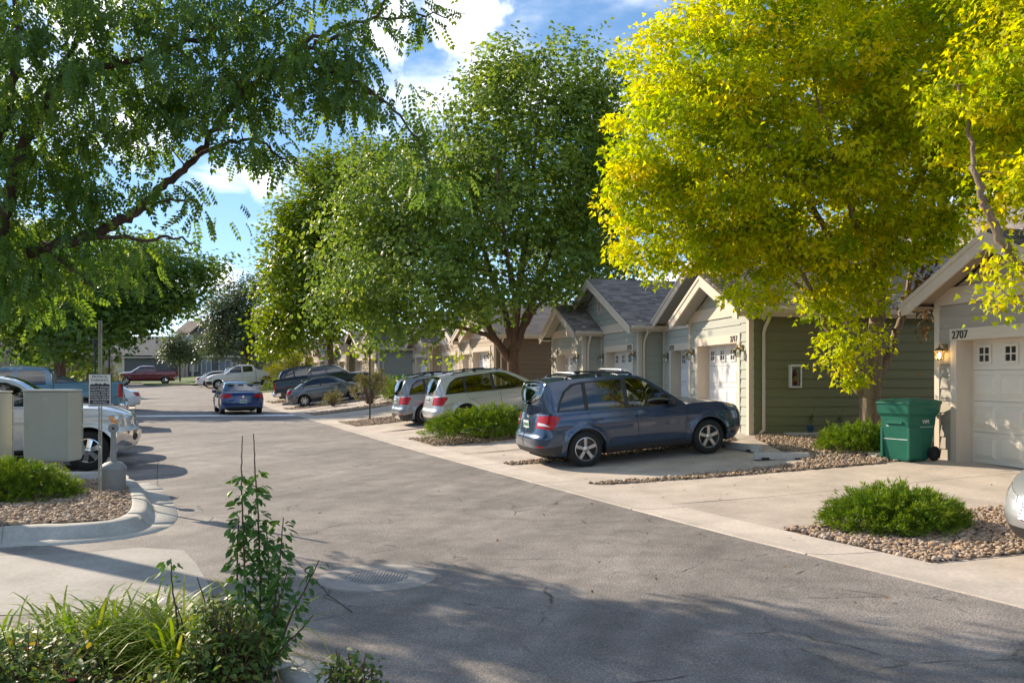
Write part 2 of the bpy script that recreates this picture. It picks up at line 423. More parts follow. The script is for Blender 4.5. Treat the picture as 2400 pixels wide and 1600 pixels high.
# ------------------------------------------------------------------ ground materials
def asphalt_material():
    m = bpy.data.materials.new('asphalt'); m.use_nodes = True
    N, L = m.node_tree.nodes, m.node_tree.links; b = N['Principled BSDF']
    g = N.new('ShaderNodeNewGeometry'); pos = g.outputs['Position']
    def noise(scale, detail=5, rough=.6, vec=None, dist=0):
        t = N.new('ShaderNodeTexNoise'); t.inputs['Scale'].default_value = scale; t.inputs['Detail'].default_value = detail; t.inputs['Roughness'].default_value = rough
        t.inputs['Distortion'].default_value = dist; L.new(vec or pos, t.inputs['Vector']); return t.outputs[0]
    def rng_(s, a, b_, lo, hi):
        r = N.new('ShaderNodeMapRange'); L.new(s, r.inputs[0]); r.inputs[1].default_value = a; r.inputs[2].default_value = b_; r.inputs[3].default_value = lo; r.inputs[4].default_value = hi; return r.outputs[0]
    def mul(c, s):
        x = N.new('ShaderNodeMix'); x.data_type = 'RGBA'; x.blend_type = 'MULTIPLY'; x.inputs[0].default_value = 1; L.new(c, x.inputs[6]); L.new(s, x.inputs[7]); return x.outputs[2]
    rp = N.new('ShaderNodeValToRGB'); L.new(noise(.35, 4, .5), rp.inputs[0])
    rp.color_ramp.elements[0].position = .35; rp.color_ramp.elements[0].color = (.198, .178, .163, 1)
    rp.color_ramp.elements[1].position = .68; rp.color_ramp.elements[1].color = (.30, .268, .245, 1)
    c = rp.outputs[0]
    c = mul(c, rng_(noise(2.2, 6, .65), .3, .7, .72, 1.24))
    mp = N.new('ShaderNodeMapping'); mp.inputs['Rotation'].default_value = (0, 0, R(23)); L.new(pos, mp.inputs[0])
    mp2 = N.new('ShaderNodeMapping'); mp2.inputs['Scale'].default_value = (1.6, .12, 1); L.new(mp.outputs[0], mp2.inputs[0])
    c = mul(c, rng_(noise(1.0, 4, .55, mp2.outputs[0]), .3, .7, .80, 1.16))
    c = mul(c, rng_(noise(95, 2, .7), .3, .7, .6, 1.42))
    vo2 = N.new('ShaderNodeTexVoronoi'); vo2.inputs['Scale'].default_value = 52; L.new(pos, vo2.inputs['Vector'])
    c = mul(c, rng_(vo2.outputs['Distance'], .05, .55, 1.25, .78))
    # alligator and wandering cracks
    nv = N.new('ShaderNodeTexNoise'); nv.inputs['Scale'].default_value = 3.0; nv.inputs['Detail'].default_value = 5; L.new(pos, nv.inputs['Vector'])
    av = N.new('ShaderNodeMix'); av.data_type = 'RGBA'; av.inputs[0].default_value = .12; L.new(pos, av.inputs[6]); L.new(nv.outputs[1], av.inputs[7])
    vo = N.new('ShaderNodeTexVoronoi'); vo.feature = 'DISTANCE_TO_EDGE'; vo.inputs['Scale'].default_value = 1.15; L.new(av.outputs[2], vo.inputs['Vector'])
    crack = rng_(vo.outputs['Distance'], .004, .018, 1, 0)
    gate = rng_(noise(.55, 3, .6), .47, .56, 0, 1)
    wid = rng_(noise(4.0, 3, .6), .42, .6, 0, 1)
    ml = N.new('ShaderNodeMath'); ml.operation = 'MULTIPLY'; L.new(crack, ml.inputs[0]); L.new(gate, ml.inputs[1])
    ml2 = N.new('ShaderNodeMath'); ml2.operation = 'MULTIPLY'; L.new(ml.outputs[0], ml2.inputs[0]); L.new(wid, ml2.inputs[1])
    # dark oil and tyre scuffs
    oil = rng_(noise(.9, 7, .7, None, 1.2), .60, .72, 1.0, .62)
    c = mul(c, oil)
    inv = N.new('ShaderNodeMath'); inv.operation = 'MULTIPLY_ADD'; inv.inputs[1].default_value = -.72; inv.inputs[2].default_value = 1; L.new(ml2.outputs[0], inv.inputs[0])
    c = mul(c, inv.outputs[0])
    L.new(c, b.inputs['Base Color'])
    b.inputs['Roughness'].default_value = .8; b.inputs['Specular IOR Level'].default_value = .4
    bp = N.new('ShaderNodeBump'); bp.inputs['Strength'].default_value = .55; bp.inputs['Distance'].default_value = .006
    hh = N.new('ShaderNodeMath'); hh.operation = 'SUBTRACT'; L.new(vo2.outputs['Distance'], hh.inputs[0]); L.new(ml2.outputs[0], hh.inputs[1])
    L.new(hh.outputs[0], bp.inputs['Height']); L.new(bp.outputs[0], b.inputs['Normal'])
    MATS['asphalt'] = m
    return m
M_ASPH = asphalt_material()
def concrete(name, c, dirt=.16):
    return mat(name, c, rough=.85, spec=.3, coordsys='World', noise=(1.3, dirt), noise2=(26, .13), rand=.07, bump=(90, .25, .003))
M_CONC = concrete('driveway_concrete', (.47, .405, .345), .2)
M_GUTT = concrete('gutter_concrete', (.49, .43, .37))
M_KERB = concrete('kerb_concrete', (.44, .425, .39), .2)
M_SOIL = mat('soil', (.13, .10, .075), rough=.95, coordsys='World', noise=(6, .3), noise2=(60, .25))
M_GROUND = mat('ground_far', (.16, .145, .10), rough=.95, coordsys='World', noise=(.4, .25), noise2=(9, .25))
M_LAWN = mat('lawn', (.085, .135, .03), rough=.9, coordsys='World', noise=(2, .25), noise2=(40, .4), bump=(60, .6, .03))

def strip_pts(s, Ys):
    Ys = np.asarray(Ys, float); X = edge_x(Ys) + s * np.sqrt(1 + edge_x(Ys, True) ** 2)
    return [(float(x), float(y)) for x, y in zip(X, Ys)]
# one sheet to the horizon
def ground_sheet():
    ring = np.unique(np.concatenate([np.linspace(-60, 150, 71), [-900, -400, -150, 250, 500, 1200]]))
    xs = np.unique(np.concatenate([np.linspace(-90, 60, 51), [-1200, -500, -180, 120, 400, 1200]]))
    V = []; F = []
    for y in ring:
        for x in xs: V.append((x, y, h1(min(max(x, -90), 60), min(max(y, -60), 150)) - .09))
    n = len(xs)
    for j in range(len(ring) - 1):
        for i in range(n - 1): F.append((j * n + i, j * n + i + 1, (j + 1) * n + i + 1, (j + 1) * n + i))
    return obj('ground', mesh_from('ground', V, F), M_GROUND, kind='structure')
ground_sheet()
YS_ROAD = np.concatenate([np.linspace(-12, 50, 63), np.linspace(52, 110, 30)])
road_poly = strip_pts(0.0, YS_ROAD) + strip_pts(-22.0, YS_ROAD[::-1])
sheet('road', road_poly, M_ASPH, 0.0, step=1.5, kind='structure')

# gutter pans along both sides, cast in lengths
def gutter(name, s0, s1, y0, y1, seg):
    root = bpy.data.objects.new(name, None); col.objects.link(root); root['kind'] = 'structure'
    Y = y0
    while Y < y1 - .2:
        Ye = min(Y + seg, y1); ys = np.linspace(Y + .011, Ye - .011, 5)
        V = []; F = []
        prof = [(s0, -.02), (s0 + .012, .012), (s0 + (s1 - s0) * .28, .002), (s0 + (s1 - s0) * .62, .012), (s1 - .02, .030), (s1 - .006, .022), (s1, -.05)]
        for y in ys:
            for s, z in prof:
                (x, yy), = strip_pts(s, [y]); V.append((x, yy, h1(x, yy) + z))
        k = len(prof)
        for i in range(len(ys) - 1):
            for j in range(k - 1): F.append((i * k + j, i * k + j + 1, (i + 1) * k + j + 1, (i + 1) * k + j))
        F.append(tuple(range(k))); F.append(tuple((len(ys) - 1) * k + j for j in range(k))[::-1])
        obj('gutter_slab', mesh_from('gutter_slab', V, F), M_GUTT, root)
        Y = Ye
    return root
gutter('kerb_gutter', 0.0, .68, -9, 60, 2.9)
gutter('valley_gutter', -7.25, -6.62, 16.6, 60, 3.0)

# concrete driveways, slab by slab
DRIVE = bpy.data.objects.new('driveway', None); col.objects.link(DRIVE); DRIVE['kind'] = 'structure'
cuts = [-1.0, 2.2, 5.0, 7.9, 9.0, 11.65, 13.9, 15.4, 17.1, 19.3, 21.4, 23.9, 26.6, 29.65, 32.1, 34.8, 37.4, 39.0, 41.6, 43.6, 44.8, 47.5, 50, 53, 56, 59, 62]
def drive_line(Yg):
    (x, y), = strip_pts(.697, [Yg]); a = R(np.interp(Yg, [0, 14, 17, 30, 60], [17.5, 16, 18, 20, 23]))
    return np.array((x, y)), np.array((math.cos(a), math.sin(a)))
for a, b in zip(cuts[:-1], cuts[1:]):
    pa, da = drive_line(a); pb, db = drive_line(b)
    stops = [0.0, 3.45, 7.2, 12.5]
    for t0, t1 in zip(stops[:-1], stops[1:]):
        g = .011; w = (pb - pa) / np.linalg.norm(pb - pa)
        q = [pa + da * (t0 + g) + w * g, pa + da * (t1 - g) + w * g, pb + db * (t1 - g) - w * g, pb + db * (t0 + g) - w * g]
        sheet('driveway_slab', [tuple(v) for v in q], M_CONC, .018, step=.8, thick=.07, parent=DRIVE)

# ------------------------------------------------------------------ pebbles
def ico():
    t = (1 + 5 ** .5) / 2
    v = np.array([(-1, t, 0), (1, t, 0), (-1, -t, 0), (1, -t, 0), (0, -1, t), (0, 1, t), (0, -1, -t), (0, 1, -t), (t, 0, -1), (t, 0, 1), (-t, 0, -1), (-t, 0, 1)], float)
    v /= np.linalg.norm(v[0])
    f = np.array([(0,11,5),(0,5,1),(0,1,7),(0,7,10),(0,10,11),(1,5,9),(5,11,4),(11,10,2),(10,7,6),(7,1,8),(3,9,4),(3,4,2),(3,2,6),(3,6,8),(3,8,9),(4,9,5),(2,4,11),(6,2,10),(8,6,7),(9,8,1)])
    return v, f
M_PEB = mat('river_pebble', (.4, .3, .2), rough=.8, spec=.3, attr=[(.22, .175, .14), (.38, .255, .155), (.43, .31, .205), (.29, .19, .125), (.50, .40, .30), (.26, .22, .195), (.40, .27, .17)], coordsys='World', noise=(55, .18))
def pebbles(name, poly, zfun, count, size, mound=.0, label=None, avoid=()):
    """loose river gravel; one mass"""
    A = np.array(poly); lo, hi = A.min(0), A.max(0); P = []
    while len(P) < count:
        c = rng.uniform(lo, hi, (count * 2, 2)); c = c[inside(poly, c)]
        P += list(c)
    P = np.array(P[:count])
    iv, f = ico(); n = len(P)
    sc = size * rng.lognormal(0, .30, (n, 1)) * rng.uniform(.7, 1.25, (n, 3)) * np.array([1.25, .95, .62])
    ang = rng.uniform(0, 2 * math.pi, n); ca, sa = np.cos(ang), np.sin(ang)
    tilt = rng.normal(0, .35, n); ct, st = np.cos(tilt), np.sin(tilt)
    jit = 1 + rng.uniform(-.16, .16, (n, 12))
    v = iv[None] * jit[..., None] * sc[:, None, :]
    x, y, z = v[..., 0], v[..., 1], v[..., 2]
    x, z = x * ct[:, None] - z * st[:, None], x * st[:, None] + z * ct[:, None]
    X = x * ca[:, None] - y * sa[:, None]; Y = x * sa[:, None] + y * ca[:, None]
    zz = zfun(P[:, 0], P[:, 1]) + rng.uniform(-.2, .75, n) * size
    V = np.stack([X + P[:, 0:1], Y + P[:, 1:2], z + zz[:, None]], -1).reshape(-1, 3)
    F = (f[None] + (np.arange(n) * 12)[:, None, None]).reshape(-1, 3)
    o = obj(name, mesh_np(name, V, F, var=np.repeat(rng.uniform(0, 1, n), 12), smooth=True), M_PEB, kind='stuff')
    o['label'] = label; o['category'] = 'gravel'
    return o
BED_N = 0
def bed(poly, label, dens, size=.024, lift=.026):
    sheet('gravel_bed', poly, M_SOIL, lift - .004, step=.5, kind='structure')
    A = np.array(poly); area = .5 * abs(np.dot(A[:, 0], np.roll(A[:, 1], 1)) - np.dot(A[:, 1], np.roll(A[:, 0], 1)))
    pebbles('gravel', poly, lambda x, y: hgt(x, y) + lift + .012 * noise2(x * 2.2, y * 2.2, 3), int(area * dens), size, label=label)
BED_A = [(3.07, 9.68), (3.86, 7.93), (5.0, 8.27), (9.2, 9.55), (8.6, 11.25), (5.6, 10.48), (3.55, 9.85)]
bed(BED_A, 'tan river gravel in the bed around the nearest right-hand juniper', 800, .0215)
BED_B = [(1.24, 13.93), (1.42, 13.74), (4.3, 14.33), (6.25, 14.78), (6.75, 15.0), (7.62, 15.5), (9.8, 19.9), (5.6, 19.5), (5.35, 18.8), (5.3, 15.4), (4.0, 14.75)]
bed(BED_B, 'tan river gravel under the yellow maple by the green wall', 500, .0225)
BED_C = [(-.22, 17.2), (-.02, 16.86), (.85, 17.12), (4.9, 18.55), (4.95, 19.1), (.7, 17.75)]
bed(BED_C, 'narrow strip of gravel beside the blue crossover', 500, .021)
BED_D = [(-2.92, 23.88), (-1.86, 21.42), (1.3, 22.5), (.6, 24.9)]
bed(BED_D, 'gravel bed under the long juniper hedge', 330, .024)
BED_E = [(-6.54, 32.12), (-5.5, 29.68), (-2.2, 30.7), (-3.2, 33.3)]
bed(BED_E, 'gravel bed around the bare sign post', 330, .026)
BED_F = [(-9.5, 39.0), (-8.65, 37.45), (-5.2, 38.6), (-5.9, 40.6)]
bed(BED_F, 'gravel bed in front of the loose pale shrub', 240, .03)
BED_G = [(-12.0, 44.75), (-11.5, 43.65), (-7.0, 45.0), (-7.5, 46.2)]
bed(BED_G, 'gravel bed between the grey sedan and the next driveway', 200, .03)
BED_H = [(-14.9, 51.4), (-14.0, 49.8), (-9.5, 51.5), (-10.4, 53.2)]
bed(BED_H, 'far gravel bed behind the dark pickup', 150, .035)

# ------------------------------------------------------------------ kerbed island on the left
def catmull(pts, k=6):
    P = [np.array(p, float) for p in pts]; P = [2 * P[0] - P[1]] + P + [2 * P[-1] - P[-2]]; out = []
    for i in range(1, len(P) - 2):
        for j in range(k):
            t = j / k; a, b, c, d = P[i - 1], P[i], P[i + 1], P[i + 2]
            out.append(.5 * (2 * b + (c - a) * t + (2 * a - 5 * b + 4 * c - d) * t * t + (3 * b - a - 3 * c + d) * t ** 3))
    out.append(P[-2]); return np.array(out)
ISL = [(-12.2, 6.9), (-9.0, 8.2), gp(0, 1238, .15), gp(140, 1232, .15), gp(255, 1224, .15), gp(312, 1211, .15), gp(338, 1190, .15), gp(336, 1160, .15), gp(318, 1128, .15), gp(290, 1117, .15)]
isl = catmull(ISL, 8)
def kerb(name, path, prof, side, seg_len, material, zfun=hgt):
    """path is the top outer line; profile offsets run outward (side=+1: right of travel)"""
    root = bpy.data.objects.new(name, None); col.objects.link(root); root['kind'] = 'structure'
    d = np.gradient(path, axis=0); d /= np.linalg.norm(d, axis=1)[:, None]; nrm = np.stack([d[:, 1], -d[:, 0]], 1) * side
    acc = np.concatenate([[0], np.cumsum(np.linalg.norm(np.diff(path, axis=0), axis=1))])
    a = 0.0
    while a < acc[-1] - .05:
        b = min(a + seg_len, acc[-1]); ts = np.linspace(a + .004, b - .004, max(3, int((b - a) / .16)))
        px = np.interp(ts, acc, path[:, 0]); py = np.interp(ts, acc, path[:, 1]); nx = np.interp(ts, acc, nrm[:, 0]); ny = np.interp(ts, acc, nrm[:, 1])
        V = []; F = []; k = len(prof)
        for i in range(len(ts)):
            for o_, z in prof:
                x, y = px[i] + nx[i] * o_, py[i] + ny[i] * o_; V.append((x, y, h1(px[i], py[i]) + z))
        for i in range(len(ts) - 1):
            for j in range(k - 1): F.append((i * k + j, (i + 1) * k + j, (i + 1) * k + j + 1, i * k + j + 1) if side > 0 else (i * k + j, i * k + j + 1, (i + 1) * k + j + 1, (i + 1) * k + j))
        F.append(tuple(range(k))); F.append(tuple((len(ts) - 1) * k + j for j in range(k))[::-1])
        me = mesh_from('kerb_length', V, F, smooth=True)
        obj('kerb_length', me, material, root)
        a = b
    return root
KPROF = [(-.16, -.05), (-.16, .148), (-.13, .155), (-.02, .152), (.02, .138), (.055, .09), (.10, .035), (.15, .018), (.40, .012), (.42, -.04)]
kerb('kerb_left', isl, KPROF, 1, 1.75, M_KERB)
inner = [tuple(p) for p in isl]
isl_poly = [(p[0], p[1]) for p in inner] + [gp(170, 1121, .12), gp(0, 1117, .12), (-14.5, 13.0), (-15.5, 9.0)]
sheet('island_bed', isl_poly, M_SOIL, .095, step=.6, kind='structure')
vis = [p for p in isl_poly]
ISL_G = [gp(-60, 1236, .1), gp(0, 1236, .1), gp(255, 1222, .1), gp(305, 1209, .1), gp(322, 1190, .1), gp(318, 1160, .1), gp(303, 1134, .1), gp(290, 1124, .1), gp(170, 1128, .1), gp(0, 1130, .1), gp(-60, 1130, .1)]
pebbles('gravel', ISL_G, lambda x, y: hgt(x, y) + .105 + .03 * noise2(x * 1.6, y * 1.6, 5), 6600, .0225, label='tan river gravel filling the kerbed island on the left')
PAD = [gp(302, 1117, .13), gp(296, 1130, .13), gp(150, 1131, .13), gp(-40, 1133, .13), gp(-60, 1106, .13), gp(150, 1105, .13), gp(285, 1106, .13)]
pad = sheet('mailbox_pad', PAD, M_KERB, .135, step=.5, thick=.2, kind='structure')

# planted bed in the foreground with its kerb
FBED = [(-.55, 3.2), (-.75, 4.3), (-1.25, 5.05), (-2.1, 5.5), (-3.6, 5.95), (-5.6, 6.25), (-8.5, 5.8), (-9, 2.0), (-.4, 1.6)]
fpath = catmull([(-.45, 1.6), (-.55, 3.2), (-.72, 4.2), (-1.2, 4.95), (-2.1, 5.45), (-3.6, 5.9), (-5.6, 6.2), (-8.5, 5.75)], 6)
kerb('kerb_front', fpath, KPROF, 1, 1.8, M_KERB)
sheet('front_bed', [tuple(p) for p in fpath] + [(-9, 2.0)], M_SOIL, .08, step=.6, kind='structure')
pebbles('gravel', [(-.72, 3.6), (-.85, 4.3), (-1.3, 4.85), (-2.1, 5.3), (-3.4, 5.7), (-3.4, 4.9), (-1.9, 4.2), (-1.5, 3.6)], lambda x, y: hgt(x, y) + .1, 2200, .024, label='pebbles at the foot of the foreground roses inside the kerb')

# manhole: concrete collar with an iron lid
mh = thing('manhole', 'round iron manhole cover in a pale concrete collar in the road', 'manhole', (-1.215, 7.72, h1(-1.215, 7.72)))
M_IRON = mat('cast_iron', (.30, .29, .285), rough=.6, metal=.3, noise=(30, .25))
MB().lathe([(.285, .0), (.288, .010), (.30, .012), (.50, .012), (.525, .008), (.53, -.03), (.285, -.03)], 48).build('collar', concrete('collar_concrete', (.30, .275, .25), .2), mh, smooth=True, autosmooth=.6)
MB().lathe([(0.0, .006), (.27, .006), (.283, .004), (.283, -.03)], 40).build('lid', M_IRON, mh)
stud = bpy.data.meshes.new('lid_stud'); tmp = MB().box(-.011, .011, -.011, .011, 0, .007)
stud = tmp.build('lid_stud', M_IRON, mh); stud.location = (0, 0, .006)
k = 0
for i in range(-8, 9):
    for j in range(-8, 9):
        if (i or j) and math.hypot(i, j) * .031 < .255:
            o = stud.copy(); col.objects.link(o); o.parent = mh; o.location = (i * .031, j * .031, .006)
# painted bar across the road
M_PAINT = mat('road_paint', (.82, .82, .82), rough=.7, coordsys='World', noise=(5, .12), noise2=(60, .2))
sheet('painted_line', strip_pts(-6.5, [37.0]) + strip_pts(0.0, [37.3]) + strip_pts(.0, [38.6]) + strip_pts(-6.5, [38.2]), M_PAINT, .005, step=.8, kind='structure')
# lawn at the far end of the street
sheet('lawn', [(-50, 98), (-46, 88), (-40, 92), (-36, 84), (-31, 86), (-28, 112), (-70, 125), (-70, 105)], M_LAWN, .09, step=2.5, kind='structure')

# weathered seam where the parking lot meets the road
M_SEAM = mat('seam_tar', (.045, .042, .04), rough=.9, coordsys='World', noise=(8, .3))
for k, (s0, y0, y1) in enumerate(((-5.75, 11.6, 19.5), (-4.55, 6.6, 10.2))):
    ys_ = np.linspace(y0, y1, 60); wob = .05 * noise2(ys_ * 2.3, ys_ * 0 + k, 4) + .02 * noise2(ys_ * 9, ys_ * 0, 9); w_ = .006 + .012 * noise2(ys_ * 5, ys_ * 0 + 3, 2)
    a_ = [strip_pts(s0 + float(wb), [float(y)])[0] for y, wb in zip(ys_, wob)]; b_ = [strip_pts(s0 + float(wb) + float(w), [float(y)])[0] for y, wb, w in zip(ys_, wob, w_)]
    sheet('pavement_seam', a_ + b_[::-1], M_SEAM, .004, step=.5, kind='structure')

# pale concrete apron in front of the island
apron = [gp(-120, 1306), gp(150, 1300), gp(330, 1284), gp(430, 1290), gp(462, 1325), gp(500, 1388), gp(380, 1425), gp(100, 1440), gp(-120, 1445)]
sheet('concrete_apron', apron, concrete('apron_concrete', (.33, .31, .285), .2), .005, step=.5, kind='structure')
# ------------------------------------------------------------------ garages
def paint(name, c, rough=.62): return mat(name, c, rough=rough, spec=.35, noise=(3.0, .05), noise2=(60, .035, (1, 1, 8)), rand=.03, bump=(14, .12, .004, (.3, .3, 4)))
TRIM = paint('cream_trim', (.60, .515, .415)); SAGE = paint('sage_siding', (.375, .385, .335)); SAGE_SHADE = paint('sage_siding_shaded', (.175, .175, .082))  # end wall: sage siding with shade and its olive cast put into the colour
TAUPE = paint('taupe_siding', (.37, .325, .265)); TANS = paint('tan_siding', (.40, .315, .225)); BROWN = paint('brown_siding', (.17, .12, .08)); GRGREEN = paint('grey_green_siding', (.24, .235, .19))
SLATE = paint('slate_siding', (.105, .11, .115)); SOFFIT = mat('soffit', (.34, .335, .29), rough=.75)
SOFFIT_W = mat('soffit_warm', (.36, .285, .20), rough=.75)
DOORW = mat('door_white', (.66, .655, .65), rough=.42, spec=.4, noise=(3, .03)); DOORC = mat('door_cream', (.68, .63, .53), rough=.42, spec=.4, noise=(3, .03))
PANE = mat('dark_pane', (.02, .022, .025), rough=.06, spec=.6, coat=.3)
BRASS = mat('brass', (.26, .19, .09), rough=.45, metal=.7); LGLASS = glass_mat('lantern_glass', (.9, .92, .88))
BULB_OFF = mat('bulb_off', (.8, .8, .75), rough=.4); BULB_ON = mat('bulb_on', (1, .85, .5), emit=((1.0, .62, .22), 22.0))
BLACK = mat('black_metal', (.02, .02, .02), rough=.5); NUM = mat('number_black', (.015, .014, .013), rough=.5)
SHIN = mat('shingle', (.26, .222, .205), rough=.92, spec=.2, rand=.34, coordsys='Object', noise=(9, .12), noise2=(140, .22))
SHIN_B = mat('shingle_base', (.10, .086, .08), rough=.95)
def roof_mat(name, c, sc=(1, 1, 1)):
    """far roofs: courses too fine to model"""
    m = bpy.data.materials.new(name); m.use_nodes = True; N, L = m.node_tree.nodes, m.node_tree.links; b = N['Principled BSDF']
    t = N.new('ShaderNodeTexBrick'); t.inputs['Scale'].default_value = 1; t.inputs['Brick Width'].default_value = .36; t.inputs['Row Height'].default_value = .15; t.inputs['Mortar Size'].default_value = .012
    t.inputs['Color1'].default_value = (*[v * .8 for v in c], 1); t.inputs['Color2'].default_value = (*[v * 1.25 for v in c], 1); t.inputs['Mortar'].default_value = (*[v * .4 for v in c], 1)
    uv = N.new('ShaderNodeUVMap'); uv.uv_map = 'slope'; L.new(uv.outputs[0], t.inputs['Vector']); L.new(t.outputs[0], b.inputs['Base Color']); b.inputs['Roughness'].default_value = .92
    bp = N.new('ShaderNodeBump'); bp.inputs['Distance'].default_value = .02; bp.inputs['Strength'].default_value = .8; L.new(t.outputs['Fac'], bp.inputs['Height']); bp.invert = True; L.new(bp.outputs[0], b.inputs['Normal'])
    return m
ROOF_FAR = roof_mat('far_roof', (.25, .21, .185)); ROOF_TAN = roof_mat('tan_roof', (.27, .215, .165)); ROOF_GREY = roof_mat('grey_roof', (.20, .19, .18))
_shm = {}
def shingle_mesh(w, ln):
    key = (round(w, 2), round(ln, 2))
    if key not in _shm:
        me = MB().prism([(0, -.008), (ln, -.006), (ln, 0.001), (0, .014)], 'x', 0.004, w - .004); o = me.build('shingle'); m = o.data; bpy.data.objects.remove(o); m.materials.append(SHIN); _shm[key] = m
    return _shm[key]
def slope(parent, A, U, V, ul, vl, mode, material, under, nmax=270, order=None):
    """one roof plane from eave corner A, U along the eave, V up the slope (unit vectors); slab plus shingles"""
    A, U, V = Vector(A), Vector(U), Vector(V); Nn = U.cross(V)
    if Nn.z < 0: Nn = -Nn
    th = .10
    vs = []
    for p in (A, A + U * ul, A + U * ul + V * vl, A + V * vl): vs.append(p)
    mb = MB().add(vs + [p - Nn * th for p in vs], [(0, 1, 2, 3), (7, 6, 5, 4), (0, 4, 5, 1), (1, 5, 6, 2), (2, 6, 7, 3), (3, 7, 4, 0)])
    if mode == 'far':
        me = mesh_from('roof_plane', mb.v, mb.f); lay = me.uv_layers.new(name='slope')
        for lp in me.loops:
            d = me.vertices[lp.vertex_index].co - A; lay.data[lp.index].uv = (d.dot(U), d.dot(V))
        return obj('roof_plane', me, material, parent)
    rp = mb.build('roof_plane', SHIN_B, parent)
    cells = []; w, ex = .34, .148; r = 0; v = -.02
    while v < vl - .05:
        u = -rng.uniform(0, w)
        while u < ul:
            ww = w * rng.choice([.6, .8, 1.0, 1.0, 1.2]); u0, u1 = max(u, -.01), min(u + ww, ul + .01)
            if u1 - u0 > .05: cells.append((u0, u1, v))
            u += ww
        v += ex
    rot = Matrix((U, V if U.cross(V).z > 0 else V, Nn)).transposed().to_4x4()
    keyf = order or (lambda c: c[0])
    cells.sort(key=keyf)
    near, rest = (cells[:nmax], cells[nmax:]) if mode == 'near' else ([], cells)
    flip = 1 if U.cross(V).dot(Nn) > 0 else -1
    for u0, u1, v in near:
        me = shingle_mesh(1.0, ex + .05)
        o = bpy.data.objects.new('shingle', me); col.objects.link(o); o.parent = rp
        p = A + U * u0 + V * v + Nn * (.006 + rng.uniform(0, .005))
        M = Matrix(((U.x * (u1 - u0), V.x, Nn.x, p.x), (U.y * (u1 - u0), V.y, Nn.y, p.y), (U.z * (u1 - u0), V.z, Nn.z, p.z), (0, 0, 0, 1)))
        o.matrix_local = M
    if rest:
        Vv = []; Ff = []; var = []
        prof = [(0, -.008), (ex + .05, -.006), (ex + .05, .001), (0, .014)]
        for u0, u1, v in rest:
            b = len(Vv); dz = .006 + rng.uniform(0, .005); q = rng.uniform()
            for uu in (u0 + .004, u1 - .004):
                for pv, pz in prof: Vv.append(A + U * uu + V * (v + pv) + Nn * (pz + dz)); var.append(q)
            Ff += [(b, b + 1, b + 2, b + 3), (b + 7, b + 6, b + 5, b + 4), (b, b + 4, b + 5, b + 1), (b + 1, b + 5, b + 6, b + 2), (b + 2, b + 6, b + 7, b + 3), (b + 3, b + 7, b + 4, b)]
        me = mesh_np('shingles', np.array([tuple(v) for v in Vv]), np.array(Ff), var=np.array(var))
        o = obj('shingles', me, SHIN_A, rp, kind='stuff')
    return rp
SHIN_A = mat('shingle_mass', (.14, .12, .11), rough=.92, spec=.2, attr=[(.17, .145, .134), (.28, .238, .22), (.22, .187, .17), (.34, .29, .265)], noise=(140, .22))
def lantern_mesh(parent, x, y, z, lit=False):
    """carriage lantern on a wall whose face looks to -y"""
    e = bpy.data.objects.new('wall_lantern', None); col.objects.link(e); e.parent = parent; e.location = (x, y, z)
    mb = MB(); mb.box(-.045, .045, -.012, 0, .12, .27); mb.tube([(0, 0, .2), (0, -.06, .27), (0, -.115, .25), (0, -.115, .20)], .009, 6)
    mb.lathe([(.012, .24), (.02, .21), (.045, .19), (.088, .155), (.09, .145)], 6, Matrix.Translation((0, -.115, 0)))
    mb.lathe([(.0, -.03), (.02, -.02), (.06, -.008), (.068, 0)], 6, Matrix.Translation((0, -.115, 0)))
    for k in range(6):
        a = math.pi * 2 * k / 6; mb.tube([(.066 * math.cos(a), -.115 + .066 * math.sin(a), 0), (.086 * math.cos(a), -.115 + .086 * math.sin(a), .15)], .005, 4)
    mb.build('lantern_frame', BRASS, e)
    MB().lathe([(.064, .001), (.083, .148)], 6, Matrix.Translation((0, -.115, 0))).build('lantern_glass', LGLASS, e)
    MB().lathe([(.012, .02), (.02, .05), (.022, .08), (.012, .105), (0, .11)], 8, Matrix.Translation((0, -.115, 0))).build('bulb', BULB_ON if lit else BULB_OFF, e, smooth=True)
    return e
